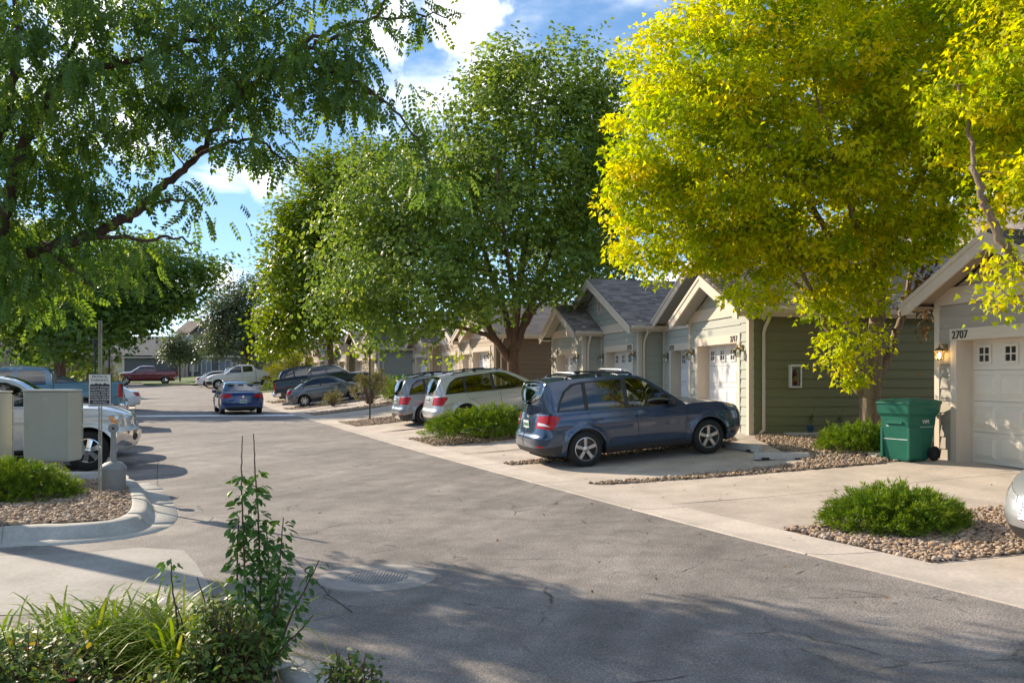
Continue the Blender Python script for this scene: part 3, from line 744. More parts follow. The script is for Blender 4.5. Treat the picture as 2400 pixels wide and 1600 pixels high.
def garage_door(parent, cx, y, z0, w, h, material, detail=2):
    """sectional door: four sections, raised panels, a row of four-light windows on top"""
    d = bpy.data.objects.new('garage_door', None); col.objects.link(d); d.parent = parent; d.location = (cx, y, z0)
    sec = h / 4
    for i in range(4):
        piece('door_section', -w / 2, w / 2, 0, .045, i * sec + .003, (i + 1) * sec - .003, material, d)
    for i in range(4):
        for j in range(4):
            pw = w / 4; x0 = -w / 2 + j * pw + .055; x1 = x0 + pw - .11; za = i * sec + .085; zb = (i + 1) * sec - .085
            if i < 3:
                mb = MB(); yy = 0; b1, b2 = .016, .05   # moulded groove with a raised field
                rings = [(0, 0.0), (b1, -.004 if False else .0), (b1, -.006), (b2, -.016)]
                vs = []
                for ins, dep in [(0, -.001), (.012, -.012), (.03, -.012), (.055, -.024)]:
                    vs += [(x0 + ins, dep, za + ins), (x1 - ins, dep, za + ins), (x1 - ins, dep, zb - ins), (x0 + ins, dep, zb - ins)]
                fs = [(4 * r + k, 4 * r + (k + 1) % 4, 4 * r + 4 + (k + 1) % 4, 4 * r + 4 + k) for r in range(3) for k in range(4)] + [(12, 13, 14, 15)]
                mb.add(vs, fs).build('door_panel', material, d)
            else:
                xa, xb = (x0 + x1) / 2 - .165, (x0 + x1) / 2 + .165; zc = (za + zb) / 2; z1, z2 = zc - .165, zc + .165
                mb = MB(); fw = .045
                mb.box(xa, xb, -.028, .0, z1, z1 + fw); mb.box(xa, xb, -.028, 0, z2 - fw, z2); mb.box(xa, xa + fw, -.027, 0, z1 + fw, z2 - fw); mb.box(xb - fw, xb, -.027, 0, z1 + fw, z2 - fw)
                mb.box(xa + fw, xb - fw, -.022, 0, zc - .011, zc + .011); mb.box((xa + xb) / 2 - .011, (xa + xb) / 2 + .011, -.023, 0, z1 + fw, z2 - fw)
                mb.build('window_frame', material, d)
                xm = (xa + xb) / 2
                for (p, q) in ((xa + fw, xm - .011), (xm + .011, xb - fw)):
                    for (u, v) in ((z1 + fw, zc - .011), (zc + .011, z2 - fw)): piece('window_pane', p, q, -.010, -.002, u, v, PANE, d)
    return d
HE, PITCH = 2.78, .46
CP = 1 / math.sqrt(1 + PITCH ** 2); SP = PITCH * CP
def duplex(name, label, cat, far_corner, theta, base, proj, C, W=7.6, D=7.0, Wp=3.72, pd=.66, numbers=('', ''), detail='near', lit=(), parent=None, shing=('near',), scale_x=1):
    """two garages under one gable; one half stands forward under its own small gable.
    local x runs along the front towards the camera, y goes in from the street"""
    t = parent or thing(name, label, cat, (far_corner[0], far_corner[1], base), math.atan2(-math.cos(theta), math.sin(theta)))
    x_off = 0.0
    wall = bpy.data.objects.new('wall', None); col.objects.link(wall); wall.parent = t
    ov, oe = .42, .35
    px0, px1 = (0.0, Wp) if proj == 'far' else (W - Wp, W)
    rx0, rx1 = (Wp, W) if proj == 'far' else (0.0, W - Wp)
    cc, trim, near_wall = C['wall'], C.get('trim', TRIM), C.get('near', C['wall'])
    EXP = .215
    # inner shell keeps light out
    MB().box(.05, W - .05, .45, D, -.3, HE + .02).build('sheathing', cc, wall)
    rise_m = (W / 2) * PITCH
    MB().prism([(.3, HE + .05), (W - .3, HE + .05), (W / 2, HE + rise_m - .1)], 'y', .1, D).build('attic', cc, wall)
    piece('foundation', -.01, W + .01, .02, D, -.5, .0, M_KERB, wall); piece('foundation', px0 - .01, px1 + .01, -pd + .02, .01, -.5, .0, M_KERB, wall)
    def boards(x0, x1, y, z0, z1, m, top=None, thick=.012):
        """lap siding on a face looking to -y; top(x) clips under a rake"""
        z = z0
        while z < z1 - .02:
            zt = min(z + EXP, z1)
            if top is None:
                o = piece('siding_board', x0, x1, y - .006, y + .010, z + .006, zt + .006 if zt < z1 else zt, m, wall, tilt=(-.10, 0, 0))
            else:
                # trapezoid
                def lim(zz): 
                    a = (zz - top[2]) / PITCH
                    return top[0] + a, top[1] - a
                (a0, b0), (a1, b1) = lim(z), lim(zt)
                if b0 - a0 > .06:
                    if b1 <= a1: a1 = b1 = (a1 + b1) / 2
                    MB().add([(a0, y - .018, z + .006), (b0, y - .018, z + .006), (b1, y + .004, zt + .006), (a1, y + .004, zt + .006), (a0, y + .012, z + .006), (b0, y + .012, z + .006), (b1, y + .012, zt + .006), (a1, y + .012, zt + .006)], [(0, 1, 2, 3), (7, 6, 5, 4), (0, 4, 5, 1), (1, 5, 6, 2), (2, 6, 7, 3), (3, 7, 4, 0)]).build('siding_board', m, wall)
            z = zt
    def front(x0, x1, y, number, num_side, lit_l, lit_r, small):
        cx = (x0 + x1) / 2; dw, dh, rec, jt = 2.44, 2.14, .30, .15
        a, b = cx - dw / 2, cx + dw / 2
        # boards either side and above
        boards(x0 + .12, a - jt, y, 0, HE - .02, cc); boards(b + jt, x1 - .12, y, 0, HE - .02, cc)
        boards(a - jt, b + jt, y, dh + .20, HE - .02, cc)
        piece('corner_board', x0 - .012, x0 + .12, y - .025, y + .10, -.02, HE, trim, wall); piece('corner_board', x1 - .12, x1 + .012, y - .025, y + .10, -.02, HE, trim, wall)
        piece('jamb_trim', a - jt, a, y - .028, y + rec + .04, -.02, dh + .0, trim, wall); piece('jamb_trim', b, b + jt, y - .028, y + rec + .04, -.02, dh + .0, trim, wall)
        piece('header_trim', a - jt - .02, b + jt + .02, y - .034, y + rec + .04, dh + .001, dh + .205, trim, wall)
        piece('backing', x0 + .02, a - jt, y + .02, y + .12, -.02, HE, cc, wall); piece('backing', b + jt, x1 - .02, y + .02, y + .12, -.02, HE, cc, wall)
        piece('backing', a - jt, b + jt, y + .02, y + .12, dh + .206, HE, cc, wall)
        # band at the springing of the gable
        garage_door(t, cx, y + rec, .015, dw + .02, dh, C.get('door', DOORW))
        lantern_mesh(t, a - jt - .14 if a - jt - .14 > x0 + .05 else x0 + .08, y - .03, 1.82, lit_l); lantern_mesh(t, b + jt + .14 if b + jt + .14 < x1 - .05 else x1 - .08, y - .03, 1.82, lit_r)
        if number:
            me = text_mesh(number, .2, .006)
            me.materials.append(NUM)
            o = obj('house_number', me, None, t)
            w = max(v.co.x for v in me.vertices)
            xs = a - jt + .05 if num_side == 'far' else b + jt - .10 - w
            o.location = (xs, y - .042, dh + .03); o.rotation_euler = (R(90), 0, 0)
    front(px0, px1, -pd, numbers[0], 'far' if proj == 'far' else 'near', (proj + 'l') in lit, (proj + 'r') in lit, True)
    front(rx0, rx1, 0.0, numbers[1], 'near' if proj == 'far' else 'far', False, False, False)
    # trim bands
    piece('frieze_board', px0 - .014, px1 + .014, -pd - .03, -pd + .1, HE + .001, HE + .30, trim, wall)
    piece('frieze_board', rx0 if proj == 'far' else rx0 - .014, rx1 if proj != 'far' else rx1 + .014, -.03, .1, HE + .001, HE + .30, trim, wall)
    # gable boards
    eave_z = HE + .10
    boards(px0, px1, -pd, HE + .302, HE + .1 + (Wp / 2) * PITCH, cc, top=(px0 + .0, px1 - .0, HE + .03))
    MB().prism([(px0 + .02, HE), (px1 - .02, HE), (px1 - .02, HE + .06), ((px0 + px1) / 2, HE + .04 + Wp / 2 * PITCH), (px0 + .02, HE + .06)], 'y', -pd + .014, .0).build('gable_backing', cc, wall)
    boards(0, W, 0, HE + .302, HE + .1 + (W / 2) * PITCH, cc, top=(0.0, W, HE + .03))
    MB().prism([(.02, HE), (W - .02, HE), (W - .02, HE + .06), (W / 2, HE + .04 + W / 2 * PITCH), (.02, HE + .06)], 'y', .014, .12).build('gable_backing', cc, wall)
    # side walls of the part that stands forward, and the near end wall
    def side(xw, y0, y1, face, m):
        z = 0
        while z < HE - .02:
            zt = min(z + EXP, HE)
            piece('siding_board', xw - .010, xw + .008, y0, y1, z + .006, zt + .006 if zt < HE else zt, m, wall, tilt=(0, -.10 * face, 0)); z = zt
        piece('backing', xw - .06 if face > 0 else xw + .02, xw - .02 if face > 0 else xw + .06, y0, y1, -.02, HE, m, wall)
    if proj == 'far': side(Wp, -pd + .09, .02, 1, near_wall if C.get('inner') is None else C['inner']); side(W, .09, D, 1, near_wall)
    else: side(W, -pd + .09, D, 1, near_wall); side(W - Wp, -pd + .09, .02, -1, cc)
    side(0, .09 if proj != 'far' else -pd + .09, D, -1, cc)
    # roofs
    roof = bpy.data.objects.new('roof', None); col.objects.link(roof); roof.parent = t
    rmat = C.get('roof', ROOF_FAR)
    zE = HE + .14 - oe * PITCH
    vl = (W / 2 + oe) / CP
    ul = D + ov + .3
    mode = lambda k: ('near' if k in shing else 'mass') if detail == 'near' else 'far'
    # slabs are drawn .10 thick below the roof surface
    slope(roof, (W + oe, -ov, zE + .1), (0, 1, 0), (-CP, 0, SP), ul, vl, mode('main'), rmat, None)
    slope(roof, (-oe, -ov, zE + .1), (0, 1, 0), (CP, 0, SP), ul, vl, 'far' if detail != 'near' else 'mass', rmat, None)
    vs_ = (Wp / 2 + oe) / CP
    ys0 = -pd - ov
    if proj == 'far':
        slope(roof, (px1 + .30, ys0, HE + .14 - .30 * PITCH + .1), (0, 1, 0), (-CP, 0, SP), pd + ov, (Wp / 2 + .30) / CP, mode('small'), rmat, None)
        slope(roof, (px0 - oe, ys0, zE + .1), (0, 1, 0), (CP, 0, SP), pd - .002, vs_, 'far' if detail != 'near' else 'mass', rmat, None)
    else:
        slope(roof, (px1 + oe, ys0, zE + .1), (0, 1, 0), (-CP, 0, SP), pd - .002, vs_, mode('small'), rmat, None)
        slope(roof, (px0 - .30, ys0, HE + .14 - .30 * PITCH + .1), (0, 1, 0), (CP, 0, SP), pd + ov, (Wp / 2 + .30) / CP, 'far' if detail != 'near' else 'mass', rmat, None)
    # barge boards and soffits
    def barge(xa, xb, y, oea, oeb, ysof):
        xm = (xa + xb) / 2; half = (xb - xa) / 2
        for sgn, x_e, oo in ((1, xa, oea), (-1, xb, oeb)):
            x0 = x_e - sgn * oo; zt0 = HE + .14 - oo * PITCH + .10 - .02; zt1 = HE + .14 + half * PITCH + .10 - .02
            dp = .24
            MB().prism([(x0, zt0), (xm - sgn * .0, zt1), (xm, zt1 - dp * 1.12), (x0 + sgn * .16, zt0 + .16 * PITCH - dp * 1.12), (x0, zt0 - .21)], 'y', y - .045, y - .004).build('barge_board', trim, roof)
            MB().prism([(x0, zt0 + .012), (xm, zt1 + .012), (xm, zt1 - .075), (x0, zt0 - .075)], 'y', y - .066, y - .046).build('rake_trim', trim, roof)
            MB().prism([(x0 + sgn * .02, zt0 - .10), (xm, zt1 - .10), (xm, zt1 - .125), (x0 + sgn * .02, zt0 - .125)], 'y', y - .003, ysof).build('soffit', C.get('soffit', SOFFIT), roof)
    barge(px0, px1, ys0, oe if proj == 'far' else .30, .30 if proj == 'far' else oe, -pd + .0)
    barge(0, W, -ov, oe, oe, 0.0)
    # closed eave ends
    def eave_box(x0, x1, y0, y1): piece('soffit', x0, x1, y0, y1, HE - .03, HE - .005, C.get('soffit', SOFFIT), roof)
    eave_box(W + .02, W + oe - .02, -ov + .0 if proj == 'far' else ys0, D); eave_box(-oe + .02, -.02, ys0 if proj == 'far' else -ov, D)
    # gutters and downspouts on the near side
    def gut(x, y0, y1, z):
        MB().prism([(x - .0, z), (x + .10, z), (x + .115, z + .045), (x + .115, z + .105), (x, z + .105)], 'y', y0, y1).build('gutter', trim, roof)
        piece('fascia_board', x - .035, x - .002, y0 + .01, y1, z - .07, z + .11, trim, roof)
    def spout(x, y, z, dx, dy):
        mb = MB(); pts = [(x + dx, y + dy, z), (x + dx, y + dy, z - .08), (x + dx * .25, y + dy * .5, z - .30), (x, y, z - .42), (x, y, .22), (x, y - .0, .12), (x + .02, y - .10, .05)]
        mb.tube(pts, .04, 8).build('downspout', trim, roof, smooth=True, autosmooth=.9)
    zg = zE + .005
    gut(W + oe - .005, -ov + .02 if proj == 'far' else ys0 + .02, D, zg)
    spout(W + .05, .16 if proj == 'far' else -pd + .32, zg, oe * .85, 0.0)
    if proj == 'far':
        gut(px1 + .295, ys0 + .02, -.02, HE + .14 - .30 * PITCH + .005)
        spout(px1 + .05, -pd + .18, HE + .0, .25, 0)
    # far side gutter stub seen past the rake
    piece('gutter', -oe - .11, -oe - .001, (ys0 if proj == 'far' else -ov) - .02, D, zg, zg + .105, trim, roof)
    if proj != 'far':
        piece('gutter', px0 - .30 - .11, px0 - .301, ys0 - .02, -.45, zg + .023, zg + .128, trim, roof)
        spout(px0 - .06, -.07, HE - .02, -.22, -.3)
    if C.get('vent'):
        v = bpy.data.objects.new('gable_vent', None); col.objects.link(v); v.parent = t; v.location = (W / 2 + .10, -.02, HE + 1.02); 
        n = 28
        ring = [(.20 * math.cos(2 * math.pi * k / n), .31 * math.sin(2 * math.pi * k / n)) for k in range(n)]; ring2 = [(x * .78, z * .84) for x, z in ring]
        mb = MB(); vs = [(x, -.035, z) for x, z in ring] + [(x, -.035, z) for x, z in ring2] + [(x, .02, z) for x, z in ring] + [(x, .0, z) for x, z in ring2]
        fs = []
        for k in range(n):
            j = (k + 1) % n; fs += [(k, j, n + j, n + k), (k, 2 * n + k, 2 * n + j, j), (n + k, n + j, 3 * n + j, 3 * n + k)]
        mb.add(vs, fs).build('vent_ring', trim, v)
        MB().prism([(x, z) for x, z in ring2], 'y', .0, .008).build('vent_backing', BLACK, v)
        for k in range(7):
            z = -.22 + k * .073; w = .155 * math.sqrt(max(0, 1 - (z / .265) ** 2))
            piece('louver', -w, w, -.024, -.006, z - .024, z + .024, trim, v, tilt=(.5, 0, 0))
    return t
def placed(far, near, proj): pass
def corner_from_near(near, theta, W): return (near[0] - math.sin(theta) * W, near[1] + math.cos(theta) * W)
th0, th1, th2, th3 = R(9.65), R(13.3), R(20.5), R(22)
C_SAGE = dict(wall=SAGE, vent=True, inner=SAGE); C_SAGE2 = dict(wall=SAGE, near=SAGE_SHADE)
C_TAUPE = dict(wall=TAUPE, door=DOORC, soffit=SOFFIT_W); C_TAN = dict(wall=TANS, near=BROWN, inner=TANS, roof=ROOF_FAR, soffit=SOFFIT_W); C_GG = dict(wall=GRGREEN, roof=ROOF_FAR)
# 2707: forward garage at the right edge
f0 = (7.70 + .66 * math.cos(th0) , 15.5 + .66 * math.sin(th0))
duplex('garage_building', 'taupe garage building numbered 2707 at the right edge with a lit lantern', 'garage', f0, th0, .255, 'far', C_TAUPE, numbers=('2707', '2705'), lit=('farl',), Wp=3.6, shing=())
n2 = (5.43 + .66 * math.cos(th0), 19.5 + .66 * math.sin(th0))
duplex('garage_building', 'sage garage pair 2723 and 2717 with a shaded end wall behind the yellow maple', 'garage', corner_from_near(n2, th0, 7.57), th0, .43, 'near', C_SAGE2, W=7.57, Wp=3.69, numbers=('2717', '2723'), shing=('main',))
n1 = (4.02, 27.0)
duplex('garage_building', 'blue-grey sage garage pair with an oval louvred gable vent', 'garage', corner_from_near(n1, th1, 7.65), th1, .50, 'far', C_SAGE, W=7.65, Wp=4.0, numbers=('2731', '2725'), shing=('main', 'small'))
def fourplex(label, near, theta, base, C, detail='far'):
    near = (near[0] + .66 * math.cos(theta), near[1] + .66 * math.sin(theta))
    W = 7.6
    c2 = corner_from_near(near, theta, W)
    t = duplex('garage_building', label, 'garage', c2, theta, base, 'near', C, W=W, detail=detail)
    e = bpy.data.objects.new('second_pair', None); col.objects.link(e); e.parent = t; e.location = (-W - .05, 0, .0)
    o = duplex('x', '', '', None, 0, 0, 'far', C, W=W, detail=detail, parent=e)
    # lift the second pair's parts one level so that nothing lies deeper than thing > part > piece
    bpy.context.view_layer.update()
    for ch in list(e.children):
        ch.parent = t; ch.location = ch.location + Vector((-W - .05, 0, 0))
    bpy.data.objects.remove(e)
    return t
fourplex('long tan garage building with a brown end wall behind the big ash trunk', (-.82, 39.0), th2, .86, C_TAN)
fourplex('grey-green garage building behind the grey sedan', (-9.4, 60.0), th3, 1.0, C_GG)
fourplex('distant tan garage building behind the dark pickup', (-17.9, 82.0), R(23), 1.25, dict(C_TAN, near=TANS))
fourplex('farthest tan garage building beyond the white pickup', (-27.5, 103.0), R(26), 1.55, dict(C_TAN, near=TANS))
# ------------------------------------------------------------------ vehicles
def pchip(xs, ys, x):
    xs = np.asarray(xs, float); ys = np.asarray(ys, float); x = np.clip(np.asarray(x, float), xs[0], xs[-1]); m = _pchip_slopes(xs, ys)
    i = np.clip(np.searchsorted(xs, x) - 1, 0, len(xs) - 2); h = xs[i + 1] - xs[i]; t = (x - xs[i]) / h
    return (2*t**3-3*t*t+1)*ys[i] + (t**3-2*t*t+t)*h*m[i] + (-2*t**3+3*t*t)*ys[i+1] + (t**3-t*t)*h*m[i+1]
def carpaint(name, c, metal=.55, rough=.32): return mat(name, c, rough=rough, metal=metal, coat=1.0, spec=.5, noise=(1.2, .03))
GL_DARK = glass_mat('privacy_glass', (.06, .07, .07)); GL_CLEAR = glass_mat('car_glass', (.62, .68, .64)); GL_MID = glass_mat('tinted_glass', (.28, .32, .31))
TYRE = mat('tyre_rubber', (.018, .018, .018), rough=.85, noise=(20, .2)); ALLOY = mat('alloy', (.55, .55, .56), rough=.28, metal=.9); CHROME = mat('chrome', (.75, .75, .76), rough=.08, metal=1.0)
PLAST = mat('black_plastic', (.025, .025, .026), rough=.55); UNDER = mat('underbody', (.012, .012, .012), rough=.9); CABIN = mat('cabin_trim', (.06, .058, .055), rough=.8); SEATM = mat('seat_cloth', (.20, .185, .165), rough=.9); SEATD = mat('seat_dark', (.05, .05, .052), rough=.9)
REDL = mat('tail_lamp', (.40, .006, .008), rough=.2, coat=.25, spec=.3); REDD = mat('tail_lamp_dark', (.20, .006, .008), rough=.12, coat=1.0); AMBER = mat('amber_lens', (.85, .28, .02), rough=.15, coat=1.0); LAMP = mat('head_lamp', (.55, .57, .58), rough=.12, metal=.4, coat=1.0); CLEARL = mat('clear_lens', (.7, .66, .64), rough=.15, coat=1.0)
DISC = mat('wheel_well_dark', (.03, .03, .03), rough=.7); PLATE = mat('number_plate', (.62, .66, .62), rough=.5); PLATEG = mat('number_plate_green', (.05, .16, .09), rough=.5)
HEADLINER = mat('headliner', (.3, .29, .27), rough=.95)

def wheel(parent, x, y, r, side, rim=.66, spokes=5, style='five', mrim=None, width=.21):
    """axis along y; side=+1 faces +y"""
    w = bpy.data.objects.new('wheel', None); col.objects.link(w); w.parent = parent; w.location = (x, y, r)
    mrim = mrim or ALLOY
    Rt, Rr, hw = r, r * rim, width / 2
    M = Matrix.Rotation(R(-90 * side), 4, 'X')
    prof = [(Rr * .98, hw * .82), (Rr + .012, hw), (Rt - .055, hw * 1.03), (Rt - .018, hw * .88), (Rt, hw * .62), (Rt, -hw * .62), (Rt - .02, -hw * .9), (Rr, -hw), (Rr * .96, -hw * .6)]
    MB().lathe(prof, 36, M, cap=False).build('tyre', TYRE, w, smooth=True, autosmooth=.75)
    mb = MB()
    mb.lathe([(Rr * .99, hw * .86), (Rr * .93, hw * .88), (Rr * .90, hw * .70), (Rr * .88, -hw * .5)], 36, M, cap=False)
    zf = hw * .80
    for k in range(spokes):
        a = 2 * math.pi * k / spokes + .3
        Mk = M @ Matrix.Rotation(a, 4, 'Z')
        if style == 'five':
            ww0, ww1 = .34 * Rr / 2, .52 * Rr / 2
            mb.add([Mk @ Vector(v) for v in [(.14 * Rr, -ww0 * .75, zf - .012), (.14 * Rr, ww0 * .75, zf - .012), (.9 * Rr, ww1 * .55, zf - .004), (.9 * Rr, -ww1 * .55, zf - .004), (.14 * Rr, -ww0 * .75, zf - .06), (.14 * Rr, ww0 * .75, zf - .06), (.9 * Rr, ww1 * .62, zf - .05), (.9 * Rr, -ww1 * .62, zf - .05)]], [(0, 1, 2, 3), (0, 3, 7, 4), (1, 5, 6, 2), (4, 7, 6, 5)])
        elif style == 'split':
            for dd in (-1, 1):
                mb.add([Mk @ Vector(v) for v in [(.12 * Rr, dd * .03 * Rr - .03 * Rr, zf - .015), (.12 * Rr, dd * .03 * Rr + .03 * Rr, zf - .015), (.91 * Rr, dd * .17 * Rr + .05 * Rr, zf), (.91 * Rr, dd * .17 * Rr - .05 * Rr, zf), (.12 * Rr, dd * .03 * Rr - .03 * Rr, zf - .06), (.12 * Rr, dd * .03 * Rr + .03 * Rr, zf - .06), (.91 * Rr, dd * .17 * Rr + .055 * Rr, zf - .05), (.91 * Rr, dd * .17 * Rr - .055 * Rr, zf - .05)]], [(0, 1, 2, 3), (0, 3, 7, 4), (1, 5, 6, 2), (4, 7, 6, 5)])
        else:
            ww0, ww1 = .16 * Rr, .20 * Rr
            mb.add([Mk @ Vector(v) for v in [(.2 * Rr, -ww0, zf - .005), (.2 * Rr, ww0, zf - .005), (.9 * Rr, ww1, zf - .02), (.9 * Rr, -ww1, zf - .02), (.2 * Rr, -ww0, zf - .07), (.2 * Rr, ww0, zf - .07), (.9 * Rr, ww1, zf - .07), (.9 * Rr, -ww1, zf - .07)]], [(0, 1, 2, 3), (0, 3, 7, 4), (1, 5, 6, 2), (4, 7, 6, 5)])
    mb.lathe([(.25 * Rr, zf - .05), (.25 * Rr, zf - .008), (.16 * Rr, zf + .004), (.001, zf + .006)], 16, M)
    mb.build('rim', mrim, w, smooth=True, autosmooth=.5)
    MB().lathe([(Rr * .89, -hw * .1), (.001, -hw * .1)], 24, M, cap=False).build('brake_disc', DISC, w)
    return w

def build_car(name, label, cat, loc, heading, spec, paintm, group=None, res=.11, pitch=None, scale=1.0):
    S_ = spec; L, Wd = S_['L'], S_['W']; xr, xf, rw = S_['xr'], S_['xf'], S_['r']; Ra = S_.get('Ra', rw + .055)
    gx, gy = math.cos(heading), math.sin(heading)
    xo = (xr + xf) / 2; wb = xf - xr
    zr = h1(loc[0] - gx * wb / 2, loc[1] - gy * wb / 2); zf_ = h1(loc[0] + gx * wb / 2, loc[1] + gy * wb / 2)
    dz = S_.get('dz', .02)
    root = thing(name, label, cat, (loc[0], loc[1], (zr + zf_) / 2 + dz), 0, group, scale)
    ll = h1(loc[0] - gy * .75, loc[1] + gx * .75); rr = h1(loc[0] + gy * .75, loc[1] - gx * .75)
    root.rotation_euler = (math.atan2(ll - rr, 1.5), -math.atan2(zf_ - zr, wb), heading)
    # plan contour: rear centre -> left side -> front centre
    def quarter(c, n, k=40):
        th = np.linspace(0, math.pi / 2, k); return c * (1 - np.cos(th) ** (2 / n)), Wd / 2 * np.sin(th) ** (2 / n)
    rx_, ry_ = quarter(S_.get('cr', .55), S_.get('nr', 3.6)); fx_, fy_ = quarter(S_.get('cf', .9), S_.get('nf', 3.0))
    CX = np.concatenate([rx_, np.linspace(rx_[-1], L - fx_[-1], 30)[1:-1], (L - fx_)[::-1]]); CY = np.concatenate([ry_, np.full(28, Wd / 2), fy_[::-1]])
    seg = np.hypot(np.diff(CX), np.diff(CY)); keep = np.concatenate([[True], seg > 1e-6]); CX, CY = CX[keep], CY[keep]
    CS = np.concatenate([[0], np.cumsum(np.hypot(np.diff(CX), np.diff(CY)))]); ST = CS[-1]
    tx, ty = np.gradient(CX, CS), np.gradient(CY, CS); tl = np.hypot(tx, ty); NX, NY = -ty / tl, tx / tl
    bx, bz = zip(*S_['belt'])
    belt = lambda x: pchip(bx, bz, x)
    sz, si = zip(*S_['inset']); rz, rd = zip(*S_['rear']); fz, fd = zip(*S_['front'])
    rl, fl = S_.get('rl', .5), S_.get('fl', 1.3)
    fla = S_.get('flare', .025)
    def PL(s, z, off=0.0):
        s = np.asarray(s, float); z = np.asarray(z, float)
        x0 = np.interp(s, CS, CX); y0 = np.interp(s, CS, CY); nx = np.interp(s, CS, NX); ny = np.interp(s, CS, NY)
        ins = pchip(sz, si, z) - off
        bump = 0
        for xc in (xr, xf):
            d = np.hypot(x0 - xc, z - rw); bump = bump + fla * np.exp(-((d - Ra) / .07) ** 2)
        for (zc, amp, wd) in S_.get('crease', ()): bump = bump + amp * np.exp(-((z - zc) / wd) ** 2)
        sidew = smoothstep(.85, .99, y0 / (Wd / 2))
        x = x0 - nx * ins; y = y0 - ny * ins + bump * sidew
        x = x + (1 - smoothstep(0, rl, x0)) * pchip(rz, rd, z) + smoothstep(L - fl, L, x0) * pchip(fz, fd, z)
        return np.stack([x, np.maximum(y, 0), z], -1)
    def NL(s, z):
        e = .004; s = np.clip(s, e, ST - e)
        a = PL(s + e, z) - PL(s - e, z); b = PL(s, z + e) - PL(s, z - e); n = np.cross(b, a)
        return n / np.maximum(np.linalg.norm(n, axis=1), 1e-9)[:, None]
    side0 = int(np.argmax(CY > Wd / 2 * .9)); 
    def sc(p):
        if isinstance(p, str): raise ValueError
        if isinstance(p, tuple):
            if p[0] == 'r': k = slice(0, 38); return float(np.interp(p[1], CY[k], CS[k]))
            k = slice(len(CY) - 38, len(CY)); return float(np.interp(p[1], CY[k][::-1], CS[k][::-1]))
        return float(np.interp(p, CX, CS))
    def zbot(s):
        x = np.interp(s, CS, CX); y = np.interp(s, CS, CY)
        z = np.interp(x, [0, xr - Ra - .05, xr, xf, xf + Ra + .1, L], [S_.get('zrb', .30), S_['sill'], S_['sill'], S_['sill'], S_['sill'], S_.get('zfb', .22)])
        for xc in (xr, xf):
            d = Ra ** 2 - (x - xc) ** 2
            z = np.where(d > 0, np.maximum(z, rw + np.sqrt(np.maximum(d, 0))), z)
        return z
    ss = np.unique(np.concatenate([np.linspace(0, ST, int(ST / res)), np.concatenate([sc(xc) + Ra * np.cos(np.linspace(0, math.pi, 15)) for xc in (xr, xf)]), [sc(xc) + k * (Ra + .004) for xc in (xr, xf) for k in (-1, 1)]]))
    bot = [(float(s), float(z)) for s, z in zip(ss, zbot(ss))]
    st_ = np.linspace(ST, 0, int(ST / res)); topl = [(float(s), float(belt(np.interp(s, CS, CX)))) for s in st_]
    boundary = bot + topl
    def triangulate(boundary, polys, step):
        pts = list(boundary); edges = [(i, (i + 1) % len(boundary)) for i in range(len(boundary))]
        for p in polys:
            d = densify(p, step * 1.2); b = len(pts); pts += d; edges += [(b + i, b + (i + 1) % len(d)) for i in range(len(d))]
        A = np.array(boundary); lo, hi = A.min(0), A.max(0)
        gx_, gy_ = np.meshgrid(np.arange(lo[0] + step / 2, hi[0], step), np.arange(lo[1] + step / 2, hi[1], step * .8)); G = np.c_[gx_.ravel(), gy_.ravel()]; G = G[inside(boundary, G)]
        B = np.array(pts); d = np.min(np.hypot(G[:, None, 0] - B[None, :, 0], G[:, None, 1] - B[None, :, 1]), axis=1); G = G[d > step * .35]
        pts += [tuple(g) for g in G]
        r = delaunay_2d_cdt([Vector(p) for p in pts], edges, [], 0, 1e-7, False)
        P = np.array([tuple(v) for v in r[0]]); T = np.array([f for f in r[2] if len(f) == 3]); Cn = P[T].mean(1)
        ok = inside(boundary, Cn); T, Cn = T[ok], Cn[ok]
        a, b_, c_ = P[T[:, 0]], P[T[:, 1]], P[T[:, 2]]; ar = np.abs((b_[:, 0]-a[:, 0])*(c_[:, 1]-a[:, 1]) - (b_[:, 1]-a[:, 1])*(c_[:, 0]-a[:, 0])); T, Cn = T[ar > 1e-8], Cn[ar > 1e-8]
        cls = np.full(len(T), -1)
        for i, p in enumerate(polys): cls[(cls < 0) & inside(p, Cn)] = i
        return P, T, cls
    def emit(nm, P, T, posf, nrmf, material, parent, off, whole, both=True):
        ids = np.unique(T); mp = {int(v): i for i, v in enumerate(ids)}; q = P[ids]
        V = posf(q[:, 0], q[:, 1], off); N = nrmf(q[:, 0], q[:, 1]); F = np.array([[mp[int(i)] for i in t] for t in T])
        out = []
        e1 = V[F[:, 1]] - V[F[:, 0]]; e2 = V[F[:, 2]] - V[F[:, 0]]; fl_ = (np.cross(e1, e2) * N[F[:, 0]]).sum(1) < 0; F[fl_] = F[fl_][:, ::-1]
        V2 = V * np.array([1, -1, 1]); N2 = N * np.array([1, -1, 1]); F2 = F[:, ::-1]
        sets = [(np.r_[V, V2], np.r_[N, N2], np.r_[F, F2 + len(V)])] if whole else [(V, N, F), (V2, N2, F2)]
        for v, n, f in sets:
            v = v.copy(); v[:, 0] -= xo
            me = mesh_np(nm, v, f, smooth=True)
            try: me.normals_split_custom_set_from_vertices([tuple(x) for x in n])
            except Exception: pass
            out.append(obj(nm, me, material, parent))
        return out
    mres = {'paint': paintm, 'black': PLAST, 'red': REDL, 'redd': REDD, 'amber': AMBER, 'lamp': LAMP, 'clear': CLEARL, 'chrome': CHROME, 'dark': GL_DARK, 'glass': GL_CLEAR, 'mid': GL_MID, 'trim2': S_.get('trim2', PLAST)}
    # A: lower body
    la = list(S_['parts'])
